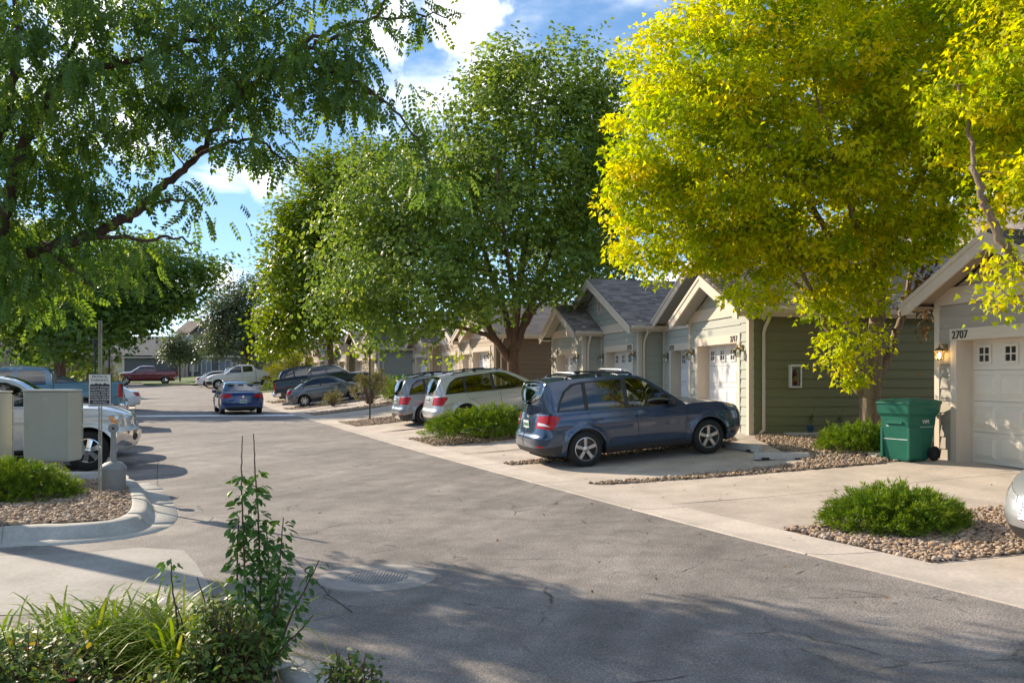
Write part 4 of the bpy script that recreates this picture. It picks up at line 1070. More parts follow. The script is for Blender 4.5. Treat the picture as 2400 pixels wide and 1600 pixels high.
    if S_.get('seams', True):
        for d in list(la):
            if 'handle' in d:
                c = np.array(d['pts'], float); n_ = len(c); out = []
                ar = sum(c[i][0] * c[(i + 1) % n_][1] - c[(i + 1) % n_][0] * c[i][1] for i in range(n_)); sg_ = 1 if ar > 0 else -1
                for i in range(n_):
                    e1 = c[i] - c[i - 1]; e2 = c[(i + 1) % n_] - c[i]; e1 /= np.linalg.norm(e1); e2 /= np.linalg.norm(e2)
                    q1 = np.array((e1[1], -e1[0])) * sg_; q2 = np.array((e2[1], -e2[0])) * sg_; b_ = q1 + q2; b_ /= max(.5, np.dot(b_, q1)); out.append(tuple(c[i] + b_ * .0085))
                la.append(dict(n='door_gap', pts=out, m='black', off=-.006))
    polysA = [[(sc(p[0]), p[1]) for p in d['pts']] for d in la]
    P, T, cls = triangulate(boundary, polysA, res)
    body_extra = []
    doors = {}
    for i, d in enumerate(la):
        t = T[cls == i]
        if len(t):
            os_ = emit(d['n'], P, t, PL, NL, mres[d.get('m', 'paint')], root, d.get('off', 0.0), d.get('whole', False))
            if 'handle' in d:
                for o, sg in zip(os_, (1, -1)):
                    hx, hz = d['handle']; q = PL([sc(hx)], [hz])[0]
                    h = MB().box(-.11, .11, -.012, .02, -.016, .016).build('handle', mres[d.get('hm', 'paint')], o, bevel=.007); h.location = (hx - xo, sg * (q[1] + .012), hz)
    emit('body', P, T[cls == -1], PL, NL, paintm, root, 0.0, True)
    # belt edge
    xs_ = np.linspace(0.0, L, 260); q = PL(np.interp(np.linspace(0, ST, 400), np.linspace(0, ST, 400), np.linspace(0, ST, 400)), belt(np.interp(np.linspace(0, ST, 400), CS, CX)))
    o_ = np.argsort(q[:, 0]); ex, ey, ez = q[o_, 0], q[o_, 1], q[o_, 2]
    def yb(x): return np.interp(x, ex, ey)
    # B: greenhouse side
    rp = np.array(S_['roof'], float); prof = catmull([tuple(p) for p in rp], 7)
    Hh = prof[:, 1].max(); Yr = S_['roofw'] / 2; sh = S_.get('shoulder', .02)
    zb = lambda x: belt(x) - .012
    tap = S_.get('taper', 0.0)
    def PG(x, z, off=0.0):
        x = np.asarray(x, float); z = np.asarray(z, float); y0 = yb(x) - sh
        t = np.clip((z - zb(x)) / np.maximum(Hh - zb(x), .05), 0, 1); yr = Yr - tap * (1 - smoothstep(prof[0, 0], prof[0, 0] + 1.2, x))
        yr = np.minimum(yr, y0)
        y = y0 - (y0 - yr) * t ** 1.25 + off
        return np.stack([x, y, z], -1)
    def NG(x, z):
        e = .004; a = PG(x + e, z) - PG(x - e, z); b = PG(x, z + e) - PG(x, z - e); n = np.cross(b, a); n[n[:, 1] < 0] *= -1
        return n / np.linalg.norm(n, axis=1)[:, None]
    xb_ = np.linspace(prof[0, 0], prof[-1, 0], int((prof[-1, 0] - prof[0, 0]) / res)); bb = [(float(x), float(zb(x))) for x in xb_]
    pr = [tuple(p) for p in prof]
    if pr[0][1] <= bb[0][1]: pr[0] = (pr[0][0], bb[0][1] + .002)
    boundB = bb[1:-1] + pr[::-1]
    boundB = [bb[0]] + bb[1:-1] + [bb[-1]] + [p for p in pr[::-1] if p[1] > float(zb(p[0])) + .004]
    lb = S_['windows']; P, T, cls = triangulate(boundB, [d['pts'] for d in lb], res)
    for i, d in enumerate(lb):
        t = T[cls == i]
        if len(t): emit(d['n'], P, t, PG, NG, mres[d.get('m', 'dark')], root, d.get('off', -.004), False)
    if (cls == -1).any(): emit('pillars', P, T[cls == -1], PG, NG, paintm, root, 0.0, True)
    # C: windscreen, roof and rear glass
    us = np.concatenate([[0], np.cumsum(np.hypot(np.diff(prof[:, 0]), np.diff(prof[:, 1])))])
    ptx, ptz = np.gradient(prof[:, 0], us), np.gradient(prof[:, 1], us); pl_ = np.hypot(ptx, ptz); PNX, PNZ = -ptz / pl_, ptx / pl_
    iw = S_['wi']; n7 = 7; uR = us[min(iw[0] * n7, len(us) - 1)]; uF = us[min(iw[1] * n7, len(us) - 1)]
    crn = lambda u: np.interp(u, [0, uR, uR + .35, uF - .35, uF, us[-1]], [S_.get('crr', .07), .05, S_.get('crt', .05), S_.get('crt', .05), .05, S_.get('crf', .08)])
    def PC(u, v, off=0.0):
        u = np.asarray(u, float); v = np.asarray(v, float)
        x = np.interp(u, us, prof[:, 0]); z = np.interp(u, us, prof[:, 1]); nx = np.interp(u, us, PNX); nz_ = np.interp(u, us, PNZ)
        ye = PG(x, z)[:, 1]; c = crn(u) * (1 - np.abs(v) ** 2.4) + off
        return np.stack([x + nx * c, v * ye, z + nz_ * c], -1)
    def NC(u, v):
        e = .004; u = np.clip(u, e, us[-1] - e); a = PC(u + e, v) - PC(u - e, v); b = PC(u, v + e) - PC(u, v - e); n = np.cross(a, b)
        ref = np.stack([np.interp(u, us, PNX), np.zeros_like(u), np.interp(u, us, PNZ)], -1); sg = np.sign((n * ref).sum(1)); sg[sg == 0] = 1
        return n * sg[:, None] / np.maximum(np.linalg.norm(n, axis=1), 1e-9)[:, None]
    boundC = [(0.0, 0.0)] + [(float(u), 0.0) for u in np.linspace(0, us[-1], 30)[1:]] + [(us[-1], v) for v in (.25, .5, .75)] + [(float(u), 1.0) for u in np.linspace(us[-1], 0, 40)] + [(0.0, v) for v in (.75, .5, .25)]
    vm = S_.get('vm', .93)
    polysC = [[(uF + .04, -.01), (us[-1] - .015, -.01), (us[-1] - .015, vm), (uF + .04, vm - .02)], [(.02, -.01), (uR - .05, -.01), (uR - .05, vm - .03), (.02, vm)]]
    namesC = [('windshield', S_.get('fglass', 'glass')), ('rear_window', S_.get('rglass', 'dark'))]
    if S_.get('norear'): polysC, namesC = polysC[:1], namesC[:1]
    if S_.get('roofblack'): polysC.append([(uR - .04, -.01), (uR + .01, -.01), (uR + .01, .9), (uR - .04, .9)]); namesC.append(('spoiler_edge', 'black'))
    P, T, cls = triangulate(boundC, polysC, res)
    for i, (nn, mm) in enumerate(namesC):
        if (cls == i).any(): emit(nn, P, T[cls == i], PC, NC, mres[mm], root, -.003, True)
    emit('roof', P, T[cls == -1], PC, NC, paintm, root, 0.0, True)
    # inside of the roof
    uu, vv = np.meshgrid(np.linspace(uR, uF, 12), np.linspace(-1, 1, 9), indexing='ij'); Q = PC(uu.ravel(), vv.ravel(), -.03); Q[:, 0] -= xo; Q[:, 1] *= .96
    obj('headliner', mesh_from('headliner', Q, [(i * 9 + j, i * 9 + j + 1, (i + 1) * 9 + j + 1, (i + 1) * 9 + j) for i in range(11) for j in range(8)], True), HEADLINER, root)
    # hood / boot lid
    def lid(nm, x0, x1, hc, mtl, ins=0.0):
        k, m = 22, 15; V = []
        sp = np.linspace(0, 1, k); xs = x0 + (x1 - x0) * (sp ** .7 if x1 > L / 2 else 1 - (1 - sp) ** .7)
        for x in xs:
            y = float(np.interp(x, ex, ey)) + .001; z = float(belt(np.clip(np.interp(x, ex, np.linspace(0, L, len(ex))) * 0 + x, 0, L)))
            z = float(np.interp(x, ex, ez))
            w = y / (Wd / 2)
            for v in np.linspace(-1, 1, m): V.append((x - xo, v * y, z + hc * min(1, w * 1.1) * (1 - abs(v) ** 2.6)))
        F = [(i * m + j, i * m + j + 1, (i + 1) * m + j + 1, (i + 1) * m + j) for i in range(k - 1) for j in range(m - 1)]
        me = mesh_from(nm, V, F, True); return obj(nm, me, mtl, root)
    xe0, xe1 = float(ex[0]), float(ex[-1])
    lid('hood', prof[-1, 0] - .12, xe1, S_.get('hc', .06), paintm)
    if S_.get('deck'): lid('boot_lid', xe0, prof[0, 0] + .10, S_.get('dc', .04), paintm)
    # underside, wheel wells
    mb = MB(); yi = Wd / 2 - .36
    mb.box(.30 - xo, L - .55 - xo, -yi, yi, max(.17, S_['sill'] - .06), .62); zlo = S_['sill'] + .01
    for a, b in ((.14, xr - Ra - .03), (xr + Ra + .03, xf - Ra - .03), (xf + Ra + .03, L - .22)):
        yy_ = Wd / 2 - .10 if a > .5 and b < L - .5 else Wd / 2 - .42
        if b > a: mb.box(a + (.1 if a < .5 else 0) - xo, b - (.2 if b > L - .5 else 0) - xo, -yy_, yy_, zlo + .03, zlo + .28)
    for xc in (xr, xf):
        for sg in (1, -1):
            th = np.linspace(-.25, math.pi + .25, 14); vs = []
            for t in th:
                for yy in (Wd / 2 - .035, Wd / 2 - .40): vs.append((xc - xo + (Ra + .012) * math.cos(t), sg * yy, rw + (Ra + .012) * math.sin(t)))
            mb.add(vs, [(2 * i, 2 * i + 1, 2 * i + 3, 2 * i + 2) for i in range(len(th) - 1)])
    mb.build('underbody', UNDER, root)
    # wheels
    ww = S_.get('tw', .21); tr = Wd / 2 - ww / 2 - .015
    for xc in (xr, xf):
        for sg in (1, -1): wheel(root, xc - xo, sg * tr, rw, sg, S_.get('rim', .66), S_.get('spokes', 5), S_.get('wstyle', 'five'), S_.get('mrim'), ww)
    # cabin
    cab0, cab1 = S_['cab']; fl_z = S_.get('floor', .42)
    mb = MB(); mb.box(cab0 - xo, cab1 - xo, -Wd / 2 + .16, Wd / 2 - .16, fl_z - .05, fl_z)
    zbt = float(belt((cab0 + cab1) / 2))
    for sg in (1, -1): mb.box(cab0 - xo, cab1 - xo, sg * (Wd / 2 - .13), sg * (Wd / 2 - .10), fl_z, zbt - .05)
    mb.box(cab1 - .12 - xo, cab1 + .30 - xo, -Wd / 2 + .16, Wd / 2 - .16, fl_z, zbt - .05)
    mb.build('cabin_floor', CABIN, root)
    smat = S_.get('seat', SEATD)
    for sx, w2, ys in S_['seats']:
        for yc in ys:
            mb = MB(); M = Matrix.Translation((sx - xo, yc, fl_z)) @ Matrix.Rotation(R(-16), 4, 'Y')
            mb.box(0.0, .52, -w2, w2, .12, .30); mb.box(-.14, .02, -w2, w2, .22, .80, M=Matrix.Translation((sx - xo, yc, fl_z)) @ Matrix.Rotation(R(-14), 4, 'Y'))
            mb.v[:8] = [v + Vector((sx - xo, yc, fl_z)) for v in mb.v[:8]]
            mb.box(-.10, .0, -.13, .13, .84, 1.02, M=Matrix.Translation((sx - xo, yc, fl_z)) @ Matrix.Rotation(R(-12), 4, 'Y'))
            mb.build('seat', smat, root, bevel=.03)
    sw = MB(); Mw = Matrix.Translation((S_['seats'][-1][0] + .78 - xo, .36, fl_z + .60)) @ Matrix.Rotation(R(-66), 4, 'Y')
    sw.lathe([(.185 + .014 * math.cos(a), .014 * math.sin(a)) for a in np.linspace(0, 2 * math.pi, 8, endpoint=False)], 24, Mw, close=True); sw.box(-.18, .18, -.02, .02, -.01, .01, M=Mw); sw.box(-.05, .05, -.05, .05, -.05, .01, M=Mw)
    sw.build('steering_wheel', SEATM if smat is SEATM else CABIN, root, smooth=True, autosmooth=.7)
    # mirrors
    mx_, mz_ = S_['mirror']; my = float(yb(mx_))
    for sg in (1, -1):
        b = MB(); b.box(-.07, .06, -.10, .10, -.07, .08); o = b.build('mirror', mres[S_.get('mirm', 'paint')], root, smooth=True, bevel=.035, autosmooth=.9); o.location = (mx_ - xo, sg * (my + .115), mz_)
        MB().box(-.03, .03, -.06, .06, -.02, .02).build('mirror_arm', PLAST, o).location = (0, -sg * .11, -.06)
    # plate
    for end, key in (('rear', 'plate_r'), ('front', 'plate_f')):
        if key in S_:
            zp = S_[key]; q = PL([0.0 if end == 'rear' else ST], [zp])[0]; sgn = -1 if end == 'rear' else 1
            p = MB().box(-.006, .006, -.155, .155, -.078, .078).build('number_plate', PLATE, root); p.location = (q[0] + sgn * .012 - xo, 0, zp)
            MB().box(-.002, .002, -.14, .14, -.032, .03).build('plate_band', PLATEG, p).location = (sgn * .006, 0, 0)
    if S_.get('rails'):
        xa, xb2, zz = S_['rails']
        for sg in (1, -1):
            pts = [(x - xo, sg * (Yr - .10), float(np.interp(x, prof[:, 0], prof[:, 1])) + z_) for x, z_ in ((xa, .015), (xa + .08, .055), ((xa + xb2) / 2, .075), (xb2 - .08, .055), (xb2, .015))]
            MB().tube(pts, .018, 8).build('roof_rail', mres[S_.get('railm', 'black')], root, smooth=True)
            MB().box(-.05, .05, -.02, .02, -.04, .04).build('rail_foot', PLAST, root).location = ((xa + xb2) / 2 - xo, sg * (Yr - .10), float(np.interp((xa + xb2) / 2, prof[:, 0], prof[:, 1])) + .035)
        if S_.get('bars'):
            for xx in S_['bars']:
                zt = float(np.interp(xx, prof[:, 0], prof[:, 1])) + .105
                MB().tube([(xx - xo, -Yr + .06, zt - .02), (xx - xo, -Yr + .16, zt), (xx - xo, Yr - .16, zt), (xx - xo, Yr - .06, zt - .02)], .02, 8).build('cross_bar', ALLOY, root, smooth=True)
    if S_.get('antenna'):
        xx, zz = S_['antenna']; MB().tube([(xx - xo, .3, zz), (xx - .22 - xo, .3, zz + .22)], .006, 5).build('antenna', PLAST, root)
    # open cargo bed
    if S_.get('bed'):
        x0, x1, zt, zfl = S_['bed']; wy = Wd / 2 - .10; mb = MB()
        x0 += .0
        vs = [(x0 + .07, -wy, zt), (x1, -wy, zt), (x1, wy, zt), (x0 + .07, wy, zt), (x0 + .07, -wy, zfl), (x1, -wy, zfl), (x1, wy, zfl), (x0 + .07, wy, zfl)]
        vs = [(v[0] - xo, v[1], v[2]) for v in vs]
        mb.add(vs, [(4, 5, 6, 7), (0, 1, 5, 4), (1, 2, 6, 5), (2, 3, 7, 6), (3, 0, 4, 7)]).build('cargo_bed', PLAST, root)
        zr_ = zt + .008
        mr = MB(); mr.box(x0 + .03 - xo, x1 + .02 - xo, wy - .01, Wd / 2 - .035, zt - .05, zr_); mr.box(x0 + .03 - xo, x1 + .02 - xo, -Wd / 2 + .035, -wy + .01, zt - .05, zr_); mr.box(x0 + .02 - xo, x0 + .08 - xo, -wy, wy, zt - .05, zr_ - .002)
        mr.build('bed_rail', paintm if not S_.get('blackrail') else PLAST, root, bevel=.012)
        mc = MB(); mc.box(x1 - .0 - xo, x1 + .06 - xo, -Wd / 2 + .12, Wd / 2 - .12, zfl, float(prof[0, 1]) + .02); mc.build('cab_back', paintm, root)
    for ex_ in S_.get('extras', ()): ex_(root, xo, PL, ST, sc, mres)
    return root

def P_(n, pts, m='paint', **k): return dict(n=n, pts=pts, m=m, **k)
def grille_bars(z0, z1, y1, n, m='chrome'):
    def f(root, xo, PL, ST, sc, mres):
        for i in range(n):
            z = z0 + (z1 - z0) * i / max(1, n - 1); q = PL([ST], [z])[0]; q2 = PL([sc(('f', y1))], [z])[0]
            MB().tube([(q2[0] + .006 - xo, -y1, z), (q[0] + .012 - xo, 0, z), (q2[0] + .006 - xo, y1, z)], .014, 6).build('grille_bar', mres[m], root)
    return f
def badge(z, y=0.0, w=.06, h=.03, end='r', m='chrome'):
    def f(root, xo, PL, ST, sc, mres):
        q = PL([sc((end, max(abs(y), .001)))], [z])[0]; sg = -1 if end == 'r' else 1
        n = 16; mb = MB().prism([(w * math.cos(2 * math.pi * k / n), h * math.sin(2 * math.pi * k / n)) for k in range(n)], 'x', -.006, .006); o = mb.build('badge', mres[m], root); o.location = (q[0] + sg * .01 - xo, y, z)
    return f
def wiper(z, L_=.34):
    def f(root, xo, PL, ST, sc, mres):
        q = PL([0], [z])[0]; MB().tube([(q[0] - .02 - xo, 0, z), (q[0] + .02 - xo, L_, z + .06)], .008, 5).build('rear_wiper', PLAST, root)
    return f
SUV = dict(L=4.60, W=1.80, xr=.97, xf=3.61, r=.345, sill=.245, zrb=.30, zfb=.24,
    belt=[(0, 1.06), (.3, 1.075), (.8, 1.07), (2, 1.025), (3.1, .99), (3.5, .985), (3.9, .95), (4.25, .875), (4.45, .80), (4.6, .72)],
    inset=[(.18, .09), (.30, .035), (.5, .004), (.66, 0), (.85, .012), (1.0, .04), (1.1, .07)], crease=[(.83, .012, .05)],
    rear=[(.2, .10), (.36, .02), (.50, 0), (.60, .005), (.68, .06), (.78, .085), (1.08, .13)], front=[(.2, -.16), (.34, -.05), (.52, 0), (.66, -.03), (.8, -.10), (.9, -.22)],
    roof=[(.17, 1.07), (.27, 1.33), (.37, 1.52), (.46, 1.585), (.85, 1.625), (1.5, 1.648), (2.05, 1.63), (2.38, 1.565), (2.72, 1.385), (3.06, 1.17), (3.36, .985)], wi=(3, 7), roofw=1.30, taper=.04,
    parts=[P_('tail_light', [(('r', .86), .77), (('r', .50), .80), (('r', .52), 1.02), (.36, 1.03), (.50, .985), (.30, .78)], 'red', off=.008),
           P_('headlight', [(4.02, .925), (4.27, .86), (('f', .72), .76), (('f', .50), .70), (('f', .52), .80), (4.30, .845)], 'lamp', off=.006),
           P_('door_front', [(2.06, 1.018), (3.10, .982), (3.13, .80), (3.10, .55), (3.02, .37), (2.08, .37)], handle=(2.22, .86)),
           P_('door_rear', [(1.06, 1.05), (2.05, 1.012), (2.07, .37), (1.50, .37), (1.45, .58), (1.30, .78), (1.12, .90)], handle=(1.25, .885)),
           P_('sill_trim', [(1.37, .235), (3.20, .235), (3.20, .345), (1.37, .345)], 'black', off=.006),
           P_('bumper_trim', [(('r', .001), .28), (.44, .28), (.50, .47), (('r', .80), .43), (('r', .001), .41)], 'black', whole=True),
           P_('reflector', [(('r', .80), .435), (('r', .60), .435), (('r', .60), .465), (('r', .80), .465)], 'red', off=.004),
           P_('lower_grille', [(('f', .001), .24), (('f', .70), .28), (('f', .72), .42), (('f', .001), .44)], 'black', whole=True),
           P_('grille', [(('f', .001), .56), (('f', .42), .56), (('f', .46), .69), (('f', .001), .70)], 'black', whole=True)],
    windows=[P_('front_window', [(1.93, 1.052), (3.02, 1.015), (2.96, 1.075), (2.60, 1.325), (2.28, 1.51), (2.12, 1.555), (1.93, 1.565)], 'glass'),
             P_('rear_door_window', [(1.09, 1.085), (1.84, 1.056), (1.83, 1.565), (1.09, 1.55)], 'dark'), P_('quarter_window', [(.50, 1.11), (1.01, 1.09), (1.01, 1.54), (.86, 1.52), (.68, 1.41), (.56, 1.24)], 'dark'),
             P_('window_trim', [(.44, 1.085), (1.0, 1.073), (3.12, .998), (3.0, 1.075), (2.62, 1.345), (2.30, 1.53), (2.10, 1.582), (1.0, 1.567), (.82, 1.545), (.63, 1.43), (.51, 1.26)], 'black', off=-.001)],
    cab=(.55, 3.0), seats=[(1.15, .25, (-.45, .0, .45)), (2.05, .25, (-.37, .37))], mirror=(2.92, 1.05), plate_r=.86, rails=(.72, 2.15, 0), spokes=5, rim=.66)
def variant(base, **k): d = dict(base); d.update(k); return d
def xscale(spec, L2, W2=None, H2=None, wb=None, r=None):
    """stretch a body to another car's length, width and height"""
    fx = L2 / spec['L']; fz = (H2 or 1.0); d = dict(spec)
    g = lambda pts: [(p[0] * fx, p[1] * fz) if not isinstance(p[0], tuple) else ((p[0][0], p[0][1] * (W2 or spec['W']) / spec['W']), p[1] * fz) for p in pts]
    d['L'] = L2; d['W'] = W2 or spec['W']; d['belt'] = g(spec['belt']); d['roof'] = g(spec['roof'])
    for k in ('inset', 'rear', 'front'): d[k] = [(z * fz, v) for z, v in spec[k]]
    d['parts'] = [dict(p, pts=g(p['pts']), **({'handle': (p['handle'][0] * fx, p['handle'][1] * fz)} if 'handle' in p else {})) for p in spec['parts']]
    d['windows'] = [dict(p, pts=g(p['pts'])) for p in spec['windows']]
    d['roofw'] = spec['roofw'] * d['W'] / spec['W']; d['xr'] = spec['xr'] * fx; d['xf'] = spec['xf'] * fx
    d['cab'] = tuple(v * fx for v in spec['cab']); d['seats'] = [(a * fx, b, c) for a, b, c in spec['seats']]; d['mirror'] = (spec['mirror'][0] * fx, spec['mirror'][1] * fz)
    for k in ('plate_r', 'plate_f', 'sill', 'zrb', 'zfb'):
        if k in spec: d[k] = spec[k] * fz
    if 'rails' in spec and spec['rails']: d['rails'] = (spec['rails'][0] * fx, spec['rails'][1] * fx, 0)
    if 'bed' in spec: d['bed'] = (spec['bed'][0] * fx, spec['bed'][1] * fx, spec['bed'][2] * fz, spec['bed'][3] * fz)
    if r: d['r'] = r
    return d
SEDAN = dict(L=4.55, W=1.76, xr=.98, xf=3.66, r=.315, sill=.22, zrb=.28, zfb=.20, deck=True, dc=.035, hc=.06,
    belt=[(0, .93), (.25, .965), (.8, .97), (1.6, .945), (2.6, .915), (3.3, .905), (3.7, .885), (4.1, .80), (4.4, .69), (4.55, .60)],
    inset=[(.15, .09), (.28, .035), (.48, .004), (.62, 0), (.8, .02), (.97, .07)], crease=[(.70, .012, .05)],
    rear=[(.2, .10), (.34, .02), (.5, 0), (.62, .01), (.8, .04), (.97, .08)], front=[(.15, -.14), (.3, -.04), (.45, 0), (.58, -.04), (.72, -.14), (.85, -.28)],
    roof=[(.55, .965), (.86, 1.13), (1.18, 1.285), (1.5, 1.365), (2.0, 1.405), (2.4, 1.385), (2.68, 1.30), (3.0, 1.13), (3.42, .90)], wi=(3, 6), roofw=1.16, taper=.03, rglass='mid',
    parts=[P_('tail_light', [(('r', .86), .70), (('r', .46), .74), (('r', .48), .89), (.26, .92), (.38, .90), (.22, .73)], 'red', off=.007),
           P_('headlight', [(3.86, .80), (4.15, .745), (('f', .74), .64), (('f', .46), .58), (('f', .48), .67), (4.14, .77)], 'lamp', off=.006),
           P_('door_front', [(2.06, .925), (3.12, .903), (3.14, .72), (3.10, .45), (3.04, .31), (2.10, .31)], handle=(2.24, .78)),
           P_('door_rear', [(1.10, .95), (2.05, .925), (2.09, .31), (1.50, .31), (1.46, .46), (1.34, .66), (1.20, .76)], handle=(1.30, .80)),
           P_('bumper_trim', [(('r', .001), .25), (('r', .7), .25), (('r', .7), .36), (('r', .001), .36)], 'black', whole=True),
           P_('lower_grille', [(('f', .001), .22), (('f', .66), .25), (('f', .68), .36), (('f', .001), .37)], 'black', whole=True),
           P_('grille', [(('f', .001), .47), (('f', .36), .47), (('f', .40), .58), (('f', .001), .59)], 'black', whole=True)],
    windows=[P_('front_window', [(1.99, .965), (3.06, .945), (2.96, 1.03), (2.66, 1.215), (2.38, 1.325), (1.99, 1.345)], 'mid'), P_('rear_door_window', [(1.02, .995), (1.92, .968), (1.92, 1.345), (1.62, 1.325), (1.34, 1.245), (1.12, 1.12)], 'dark'),
             P_('window_trim', [(.92, .985), (1.0, .978), (3.14, .925), (2.98, 1.04), (2.68, 1.23), (2.39, 1.345), (1.95, 1.362), (1.60, 1.342), (1.30, 1.262), (1.08, 1.14)], 'black', off=-.001)],
    cab=(1.0, 3.0), floor=.36, seats=[(1.25, .25, (-.42, .0, .42)), (2.15, .25, (-.36, .36))], mirror=(2.95, .97), plate_r=.62, spokes=5, rim=.64)
PICK = dict(L=5.85, W=1.98, xr=1.22, xf=4.92, r=.395, Ra=.47, sill=.40, zrb=.50, zfb=.34, cr=.35, nr=6.0, cf=.75, nf=3.6, norear=True, hc=.07, tw=.25,
    belt=[(0, 1.36), (.5, 1.365), (2.0, 1.36), (2.12, 1.31), (3.0, 1.29), (4.2, 1.265), (4.7, 1.25), (5.3, 1.20), (5.62, 1.12), (5.85, 1.02)],
    inset=[(.35, .06), (.5, .015), (.7, 0), (.95, 0), (1.15, .015), (1.38, .05)], crease=[(1.02, .010, .05)],
    rear=[(.4, -.04), (.55, -.06), (.70, -.06), (.74, .06), (.85, .07), (1.36, .07)], front=[(.3, -.14), (.46, .0), (.62, .05), (.78, .05), (.82, -.02), (1.02, -.05), (1.2, -.14)], rl=.25, fl=.7,
    roof=[(2.06, 1.32), (2.10, 1.62), (2.20, 1.79), (2.40, 1.845), (3.0, 1.88), (3.42, 1.86), (3.70, 1.77), (4.0, 1.57), (4.45, 1.255)], wi=(2, 5), roofw=1.50, crr=.03, rglass='dark',
    parts=[P_('tail_light', [(('r', .98), .92), (('r', .82), .92), (('r', .82), 1.34), (.20, 1.34), (.22, .92)], 'red', off=.008),
           P_('rear_bumper', [(('r', .001), .48), (.42, .50), (.42, .70), (('r', .001), .72)], 'chrome', off=.012, whole=True),
           P_('front_bumper', [(('f', .001), .46), (('f', .9), .46), (5.40, .50), (5.40, .74), (('f', .001), .80)], 'chrome', off=.012, whole=True),
           P_('headlight', [(5.38, 1.10), (5.60, 1.08), (('f', .60), 1.04), (('f', .60), .84), (5.50, .86)], 'lamp', off=.008),
           P_('grille', [(('f', .001), .83), (('f', .56), .83), (('f', .56), 1.02), (('f', .001), 1.03)], 'black', whole=True),
           P_('bed_gap', [(2.02, .42), (2.045, .42), (2.045, 1.35), (2.02, 1.35)], 'black', off=-.01),
           P_('door_front', [(3.10, 1.28), (4.22, 1.255), (4.26, .95), (4.22, .46), (3.10, .46)], handle=(3.25, 1.10)),
           P_('door_rear', [(2.10, 1.30), (3.09, 1.28), (3.09, .46), (2.12, .46)], handle=(2.27, 1.11)),
           P_('sill_trim', [(1.75, .395), (4.40, .395), (4.40, .455), (1.75, .455)], 'black', off=.005)],
    windows=[P_('front_window', [(3.14, 1.315), (4.22, 1.295), (4.02, 1.47), (3.72, 1.69), (3.52, 1.775), (3.14, 1.79)], 'dark'), P_('rear_door_window', [(2.24, 1.335), (3.02, 1.32), (3.02, 1.79), (2.38, 1.775), (2.28, 1.70)], 'dark')],
    cab=(2.2, 4.15), floor=.62, seats=[(2.55, .28, (-.48, .0, .48)), (3.35, .27, (-.42, .42))], mirror=(4.08, 1.36), plate_r=.60, bed=(.02, 2.02, 1.37, .88), spokes=6, wstyle='six', rim=.62)
def pick(**k): return variant(PICK, **k)
FORESTER = variant(SUV, plate_r=.84, rails=(.74, 2.15, 0), bars=(.95, 1.95), antenna=(.62, 1.62), mirm='black', seat=SEATM, flare=.03, roofblack=True,
    extras=[badge(.99, 0, .055, .03), wiper(1.08), badge(.90, .52, .10, .012)], rglass='mid', taper=.02,
    belt=[(0, 1.05), (.3, 1.065), (.8, 1.06), (2, 1.03), (3.0, 1.02), (3.3, 1.035), (3.7, 1.035), (4.05, 1.005), (4.32, .945), (4.5, .86), (4.6, .77)], mirror=(2.80, 1.10), hc=.05,
    roof=[(.13, 1.06), (.21, 1.34), (.28, 1.54), (.36, 1.63), (.85, 1.672), (1.5, 1.685), (2.0, 1.675), (2.30, 1.61), (2.58, 1.435), (2.86, 1.235), (3.14, 1.04)],
    front=[(.2, -.14), (.34, -.04), (.52, 0), (.72, -.01), (.86, -.05), (.98, -.13)])
_up = lambda pts: [(x, z + (.035 if z > 1.2 else 0)) for x, z in pts]
FORESTER['windows'] = [dict(w, pts=_up(w['pts'])) for w in SUV['windows'] if w['n'] in ('rear_door_window', 'quarter_window')]
FORESTER['windows'] = [P_('front_window', [(1.93, 1.065), (2.96, 1.052), (2.84, 1.165), (2.56, 1.37), (2.27, 1.565), (2.10, 1.605), (1.93, 1.61)], 'glass')] + FORESTER['windows'] + [
    P_('window_trim', [(.44, 1.085), (1.0, 1.073), (2.0, 1.045), (3.04, 1.036), (2.87, 1.18), (2.59, 1.39), (2.29, 1.59), (2.08, 1.63), (1.0, 1.612), (.80, 1.585), (.62, 1.46), (.51, 1.27)], 'black', off=-.001)]
FORESTER['parts'] = [P_('tail_light_lens', [(('r', .86), .83), (('r', .56), .845), (('r', .56), .90), (.10, .885)], 'clear', off=.010)] + [P_('indicator', [(4.10, .982), (4.24, .945), (4.26, .925), (4.15, .945)], 'amber', off=.012)] + [dict(p, pts=[(4.02, .995), (4.30, .935), (('f', .76), .855), (('f', .52), .76), (('f', .52), .69), (('f', .74), .75), (4.36, .84), (4.18, .90)]) if p['n'] == 'headlight' else p for p in SUV['parts']]
JOURNEY = variant(xscale(SUV, 4.89, 1.84, 1.0), r=.355, spokes=5, plate_r=.93, railm='black')
OUTL = variant(xscale(SUV, 4.30, 1.77, .965), r=.345, wstyle='split', spokes=5, plate_r=.86, railm='black')
OUTL['parts'] = [P_('bumper_guard', [(('r', .001), .29), (('r', .55), .29), (('r', .55), .40), (('r', .001), .42)], 'chrome', whole=True, off=.01)] + OUTL['parts']
ACCENT = variant(xscale(SEDAN, 4.37, 1.70, 1.02), r=.31, wstyle='five', spokes=7)
BUICK = variant(xscale(SEDAN, 5.03, 1.85, 1.035), r=.335, plate_r=.60, rglass='mid', extras=[badge(.80, 0, .055, .055)])
